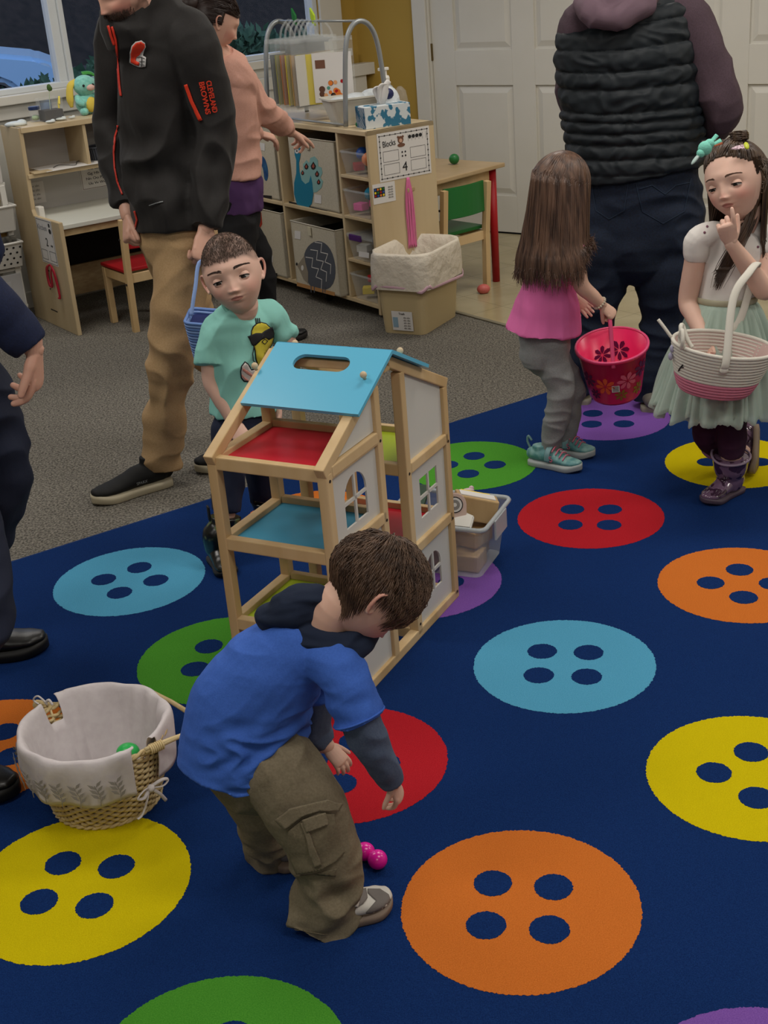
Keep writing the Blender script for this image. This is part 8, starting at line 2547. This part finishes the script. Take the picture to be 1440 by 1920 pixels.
# =================================================================== woman in the quilted vest
def woman_vest():
 root = thing('person', V((.95, 4.72, 0)), 'adult in a black quilted vest and dark jeans standing with back to the viewer', 'person')
 rt = V((1, -.06, 0)).normalized(); fs = V((.06, 1, 0)).normalized()
 neck = at(1158, -12, 4.68)
 hips = at(1197, 400, 4.72)
 shL = at(1092, 50, 4.70); shR = at(1296, 38, 4.68)
 H_, head_me = simple_head(root, neck + Z * .20 + fs * .03, fs, Z, .23, SKIN, mat('brown hair bun', '2E211B', .6), ok=lambda p: p.z > .1 or p.y < .05 and p.z > -.25, neck=neck - Z * .03)
 elR = at(1352, 205, 4.66); wrR = at(1300, 290, 4.92); elL = at(1082, 180, 4.76); wrL = at(1120, 240, 4.95)
 aL = V((.80, 4.80, .09)); aR = V((1.05, 4.66, .09)); kL = at(1112, 600, 4.74); kR = at(1244, 600, 4.68)
 B = Loft()
 B.add([(hips, .17, .13), (lerp(hips, neck, .5), .15, .11), (lerp(hips, neck, .85), .16, .09), (neck, .055, .055)], side=rt)
 B.add([(shR, .05), (elR, .045), (wrR, .03)]); B.add([(shL, .05), (elL, .045), (wrL, .03)])
 B.add([(hips - rt * .09, .08), (kL, .055), (aL, .035)]); B.add([(hips + rt * .09, .08), (kR, .055), (aR, .035)])
 h1 = hand(wrR, V((-.7, .6, .1)), V((-.3, -.4, -.8)), .17, side=1, curl=(30, 40, 30), voxel=.003)
 h2 = hand(wrL, V((.7, .6, .1)), V((.3, -.4, -.8)), .17, side=-1, curl=(30, 40, 30), voxel=.003)
 me = join_meshes([B.remesh(.009, 2), head_me, h1, h2]); set_col(me, skin_col('CFA592', [H_], .4)); finish(me, 'body', [SKIN], root)
 # sleeves of the hooded top
 plum = mat('dusty plum jersey', '4A3A42', .9, c2='51404A', scale=200, bump=.2, bscale=400)
 for a, e, w in ((shR, elR, wrR), (shL, elL, wrL)):
  S = Loft(); S.add([(lerp(neck, a, .75), .07), (a, .078), (lerp(a, e, .5), .080), (e, .074), (lerp(e, w, .5), .062), (lerp(e, w, .95), .045)], round1=False, seg=22)
  me = S.remesh(.006, 3); folds(me, .014, (6, 6, 6), 2); finish(me, 'sleeve', [plum], root)
 # vest with horizontal quilted channels
 T = Loft()
 T.add([(at(1196, 322, 4.71), .245, .175), (at(1190, 262, 4.71), .242, .17), (at(1180, 180, 4.70), .240, .165), (at(1172, 100, 4.69), .238, .155), (at(1170, 45, 4.69), .225, .135), (at(1164, 8, 4.68), .16, .10), (neck + Z * .03, .085, .08)], side=rt, round0=False, round1=False, seg=36)
 me = T.remesh(.005, 5)
 zs = [at(1190, y, 4.55).z for y in (16, 44, 88, 130, 163, 210, 228, 250, 272, 300, 330)]
 me.update()
 nr = [v.normal.copy() for v in me.vertices]
 for v, n in zip(me.vertices, nr):
  z = v.co.z + .012 * noise.noise(V((v.co.x * 4, v.co.y * 4, v.co.z * 2)))
  for a, b in zip(zs[1:], zs):
   if a <= z <= b:
    t = (z - a) / (b - a); k = math.sqrt(max(0, math.sin(math.pi * t)))
    v.co = v.co + n * (.015 * k - .006 + .004 * noise.noise(v.co * 30)); break
 folds(me, .006, (14, 14, 20), 2)
 vest = finish(me, 'quilted_vest', [mat('black nylon quilt', '1B2126', .6, spec=.3, bump=.25, bscale=45, bdist=.003)], root)
 # hood lying on the back
 Hd = Loft()
 Hd.add([(at(1095, 6, 4.60), .035), (at(1110, 22, 4.55), .045), (at(1135, 34, 4.525), .040), (at(1165, 30, 4.515), .040), (at(1195, 16, 4.53), .042), (at(1222, -4, 4.58), .036)], seg=16)
 Hd.add([(at(1110, -6, 4.62), .045), (at(1155, 6, 4.57), .06), (at(1205, -12, 4.62), .045)], seg=16)
 me = Hd.remesh(.005, 4); folds(me, .012, (9, 9, 9), 4); finish(me, 'hood', [mat('dusty plum hood', '6A5560', .9, bump=.2, bscale=400)], root)
 # jeans
 J = Loft()
 J.add([(at(1194, 320, 4.715), .215, .155), (hips, .240, .165), (hips - Z * .10, .235, .165)], side=rt, seg=30)
 J.add([(hips - rt * .115 - Z * .06, .125, .15), (lerp(hips - rt * .115, kL, .5), .118, .135), (kL, .082, .095), (lerp(kL, aL, .5), .066, .078), (aL, .062, .07), (aL - Z * .05, .062, .07)], side=rt, round1=False, seg=24)
 J.add([(hips + rt * .115 - Z * .06, .125, .15), (lerp(hips + rt * .115, kR, .5), .120, .135), (kR, .086, .095), (lerp(kR, aR, .5), .072, .08), (aR, .066, .075), (aR - Z * .05, .066, .075)], side=rt, round1=False, seg=24)
 me = J.remesh(.006, 3); folds(me, .014, (5, 5, 10), 6)
 jn = finish(me, 'jeans', [mat('dark indigo denim', '0D1728', .85, c2='122036', scale=160, bump=.25, bscale=400)], root)
 bv = bvh_of(jn)
 seam = mat('indigo seam', '1B2A3E', .8)
 def tg(x, y): return (860 + x / 2.483, y / 2.483)
 G_ = lambda pts: [tg(x, y) for x, y in pts]
 for q in ([(840, 880), (900, 862), (960, 905), (1010, 862), (1075, 850)], [(825, 850), (835, 900), (855, 985), (950, 1040), (1050, 985), (1080, 830)], [(620, 850), (640, 980), (700, 1020), (770, 980), (790, 850)]):
  decal_on(bv, line_px(G_(q), .7), seam, jn, 'pocket_stitching', .002, .001, 3)
 decal_on(bv, G_([(788, 820), (800, 822), (803, 845), (793, 848)]), mat('small red tab', '8A5A5E', .6), jn, 'pocket_tab', .004, .002, 2)
 so = mat('taupe shoe sole', '8E887A', .6); upm = mat('taupe canvas shoe', '6E6A60', .8, bump=.3, bscale=300)
 for hl, d in ((gz(1085, 764), V((.25, 1, 0))), (gz(1222, 778), V((.35, 1, 0)))):
  shoe(root, hl, hl + d.normalized() * .27, .10, [upm, so], 'canvas_shoe', .030, .065, collar=.015)
woman_vest()
# =================================================================== woman in the peach sweater
def woman_peach():
 root = thing('person', V((-.5, 5.85, 0)), 'dark-haired woman in a peach sweater reaching toward the fabric bins', 'person')
 fs = V((.93, .36, 0)).normalized(); rt = V((.36, -.93, 0)).normalized()
 f = (fs * 1.0 - Z * .45).normalized()
 hc = at(405, 38, 5.72); neck = at(412, 102, 5.76)
 hm = mat('dark brown tied hair', '2A1B16', .45)
 H_, head_me = simple_head(root, hc, f, Z, .225, SKIN, hm, ok=lambda p: p.z > .17 - .1 * abs(p.x) or (p.y < .06 and p.z > -.10) or p.y < -.1 and p.z > -.3, neck=neck - Z * .03, wide=.82, n=2200, ln=.05, lift=1.06)
 hips = at(432, 372, 5.84)
 shR = at(438, 140, 5.72); shL = at(405, 128, 5.96)
 elR = at(492, 205, 5.86); wrR = at(545, 248, 6.14)
 elL = at(440, 230, 6.05); wrL = at(480, 250, 6.25)
 B = Loft()
 B.add([(hips, .12, .11), (lerp(hips, neck, .5), .10, .09), (lerp(hips, neck, .85), .12, .08), (neck, .05, .05)], side=rt)
 B.add([(shR, .04), (elR, .035), (wrR, .025)]); B.add([(shL, .04), (elL, .035), (wrL, .025)])
 kR = V((hips.x + .02, hips.y - .06, .42)); aR = V((kR.x, kR.y, .09)); kL = kR + V((.06, .2, 0)); aL = aR + V((.06, .2, 0))
 B.add([(hips + rt * .06, .07), (kR, .05), (aR, .035)]); B.add([(hips - rt * .06, .07), (kL, .05), (aL, .035)])
 h1 = hand(wrR, side_of(wrR, at(574, 262, 6.22)), V((0, .3, -1)), .17, side=-1, fcurl=[(8, 10, 8), (40, 50, 30), (50, 60, 40), (55, 60, 40)], thumb=(30, 20), voxel=.0028)
 h2 = hand(wrL, V((.8, .3, -.3)), V((0, .3, -1)), .17, side=1, voxel=.003)
 me = join_meshes([B.remesh(.008, 2), head_me, h1, h2]); set_col(me, skin_col('D2A591', [H_], .5)); finish(me, 'body', [SKIN], root)
 mb = MB(); mb.smooth = True; mb.ball(H_.W(0, -.56, .10), .045, 18); mb.build('hair_bun', hm, root)
 peach = mat('peach sweater', 'CC9A88', .9, c2='D2A292', scale=200, bump=.25, bscale=300)
 T = Loft()
 T.add([(at(436, 325, 5.83), .135, .125), (at(436, 270, 5.82), .13, .12), (at(432, 180, 5.80), .145, .115), (at(424, 128, 5.80), .135, .09), (neck + Z * .01, .065, .065)], side=rt, round0=False, round1=False, seg=28)
 T.add([(at(425, 132, 5.74), .07), (shR, .075), (lerp(shR, elR, .5), .070), (elR, .062), (lerp(elR, wrR, .5), .052), (lerp(elR, wrR, .92), .038)], round1=False)
 T.add([(at(410, 130, 5.9), .07), (shL, .07), (elL, .056), (wrL, .038)], round1=False)
 me = T.remesh(.006, 3); folds(me, .014, (7, 7, 7), 3); finish(me, 'sweater', [peach], root)
 U = Loft(); U.add([(at(440, 388, 5.85), .142, .13), (at(438, 350, 5.84), .14, .13), (at(437, 315, 5.83), .128, .12)], side=rt, round0=False, round1=False)
 me = U.remesh(.006, 3); folds(me, .012, (8, 8, 8), 3); finish(me, 'undershirt', [mat('purple jersey', '4C2F5C', .9)], root)
 J = Loft(); J.add([(hips, .135, .125), (hips - Z * .12, .13, .125)], side=rt)
 J.add([(hips + rt * .06 - Z * .1, .09), (kR, .07), (aR, .05), (aR - Z * .05, .05)], round1=False); J.add([(hips - rt * .06 - Z * .1, .09), (kL, .07), (aL, .05), (aL - Z * .05, .05)], round1=False)
 me = J.remesh(.007, 3); folds(me, .01, (6, 6, 9), 3); finish(me, 'leggings', [mat('black leggings', '0E0E12', .85)], root)
 for a in (aR, aL):
  shoe(root, V((a.x, a.y, 0)) - fs * .06, V((a.x, a.y, 0)) + fs * .20, .09, [M['black'], M['dark']], 'shoe', .022, .06, collar=.02)
woman_peach()
# =================================================================== adult in navy at the left edge
def adult_navy():
 root = thing('person', V((-1.08, 2.95, 0)), 'adult in navy clothes and black shoes cut off by the left edge of the picture', 'person')
 fs = V((.9, -.35, 0)).normalized(); rt = V((-.35, -.93, 0)).normalized()
 wr = at(64, 655, 2.95)
 el = at(-28, 560, 2.93); sh = V((-1.17, 2.98, 1.36)); shL = V((-1.05, 3.35, 1.36))
 neck = V((-1.12, 3.16, 1.46)); hips = V((-1.12, 3.10, .90))
 H_, head_me = simple_head(root, neck + Z * .19 + fs * .03, fs, Z, .23, SKIN, mat('dark hair', ''), ok=lambda p: p.z > .12 or p.y < -.1 and p.z > -.2, neck=neck - Z * .03)
 aL = V((-1.17, 3.10, .10)); aR = V((-1.13, 2.50, .10))
 kL = at(0, 890, 3.08); kR = at(-40, 1150, 2.60)
 B = Loft()
 B.add([(hips, .12, .10), (lerp(hips, neck, .5), .13, .10), (lerp(hips, neck, .85), .15, .08), (neck, .06, .06)], side=rt)
 B.add([(sh, .04), (el, .030), (wr, .024)]); B.add([(shL, .05), (shL + V((.05, .05, -.3)), .04), (shL + V((-.15, .12, -.5)), .03)])
 B.add([(hips - rt * .07, .05), (kL, .035), (aL, .03)]); B.add([(hips + rt * .07, .05), (kR, .035), (aR, .03)])
 h1 = hand(wr, side_of(wr, at(70, 740, 2.96)), V((-.9, .1, -.1)), .178, side=-1, fcurl=[(18, 32, 20), (26, 40, 25), (34, 48, 30), (42, 52, 35)], thumb=(30, 12), thumbcurl=10, spread=9)
 h2 = hand(shL + V((-.15, .12, -.5)), V((-.2, .1, -1)), V((0, -1, 0)), .17, side=1, voxel=.003)
 me = join_meshes([B.remesh(.007, 2), head_me, h1, h2]); set_col(me, skin_col('D0A08C', [H_], .4)); finish(me, 'body', [SKIN], root)
 navy_c = mat('navy twill cloth', '131D3A', .85, c2='182344', scale=200, bump=.2, bscale=400)
 T = Loft()
 T.add([(hips - Z * .05, .16, .13), (lerp(hips, neck, .5), .17, .13), (lerp(hips, neck, .85), .18, .11), (neck, .08, .08)], side=rt, round0=False, round1=False, seg=28)
 T.add([(sh, .075), (lerp(sh, el, .5), .068), (el, .060), (lerp(el, wr, .5), .052), (lerp(el, wr, .92), .043)], round1=False)
 T.add([(shL, .075), (shL + V((.05, .05, -.3)), .065), (shL + V((-.13, .11, -.45)), .05)], round1=False)
 me = T.remesh(.006, 3); folds(me, .012, (7, 7, 7), 3); finish(me, 'shirt', [navy_c], root)
 J = Loft()
 J.add([(hips + Z * .02, .15, .12), (hips - Z * .08, .155, .125)], side=rt)
 J.add([(hips - rt * .07 - Z * .05, .10), (at(-62, 720, 3.12), .10), (kL, .078), (lerp(kL, aL, .55), .062), (aL + V((-.02, 0, -.01)), .062)], round1=False, seg=24)
 J.add([(hips + rt * .07 - Z * .05, .10), (lerp(hips, kR, .5), .095), (kR, .078), (lerp(kR, aR, .5), .07), (aR, .062)], round1=False, seg=24)
 me = J.remesh(.006, 3); folds(me, .014, (6, 6, 9), 13); finish(me, 'trousers', [mat('navy trousers', '10182E', .85, bump=.2, bscale=400)], root)
 bl = mat('black leather shoe', '111111', .38, bump=.2, bscale=60, spec=.5); bs = mat('black rubber sole', '0B0B0B', .6)
 t1 = gz(92, 1215, RT); t2 = gz(36, 1494, RT)
 for t_, d in ((t1, V((.97, .16, 0)).normalized()), (t2, V((.94, -.3, 0)).normalized())):
  s_, h_, f_, r_, u_, L_ = shoe(root, t_ - d * .30, t_, .108, [bl, bs], 'lace_up_shoe', .028, .075, collar=.004)
  mb = MB(); mb.smooth = True
  for k in range(4):
   c = h_ + f_ * (L_ * (.42 + k * .065)) + Z * (.108 - k * .011)
   mb.tube([c - r_ * .03 - Z * .012, c + Z * .002, c + r_ * .03 - Z * .012], .003, 6, sub=3)
  mb.build('laces', M['black'], s_)
adult_navy()
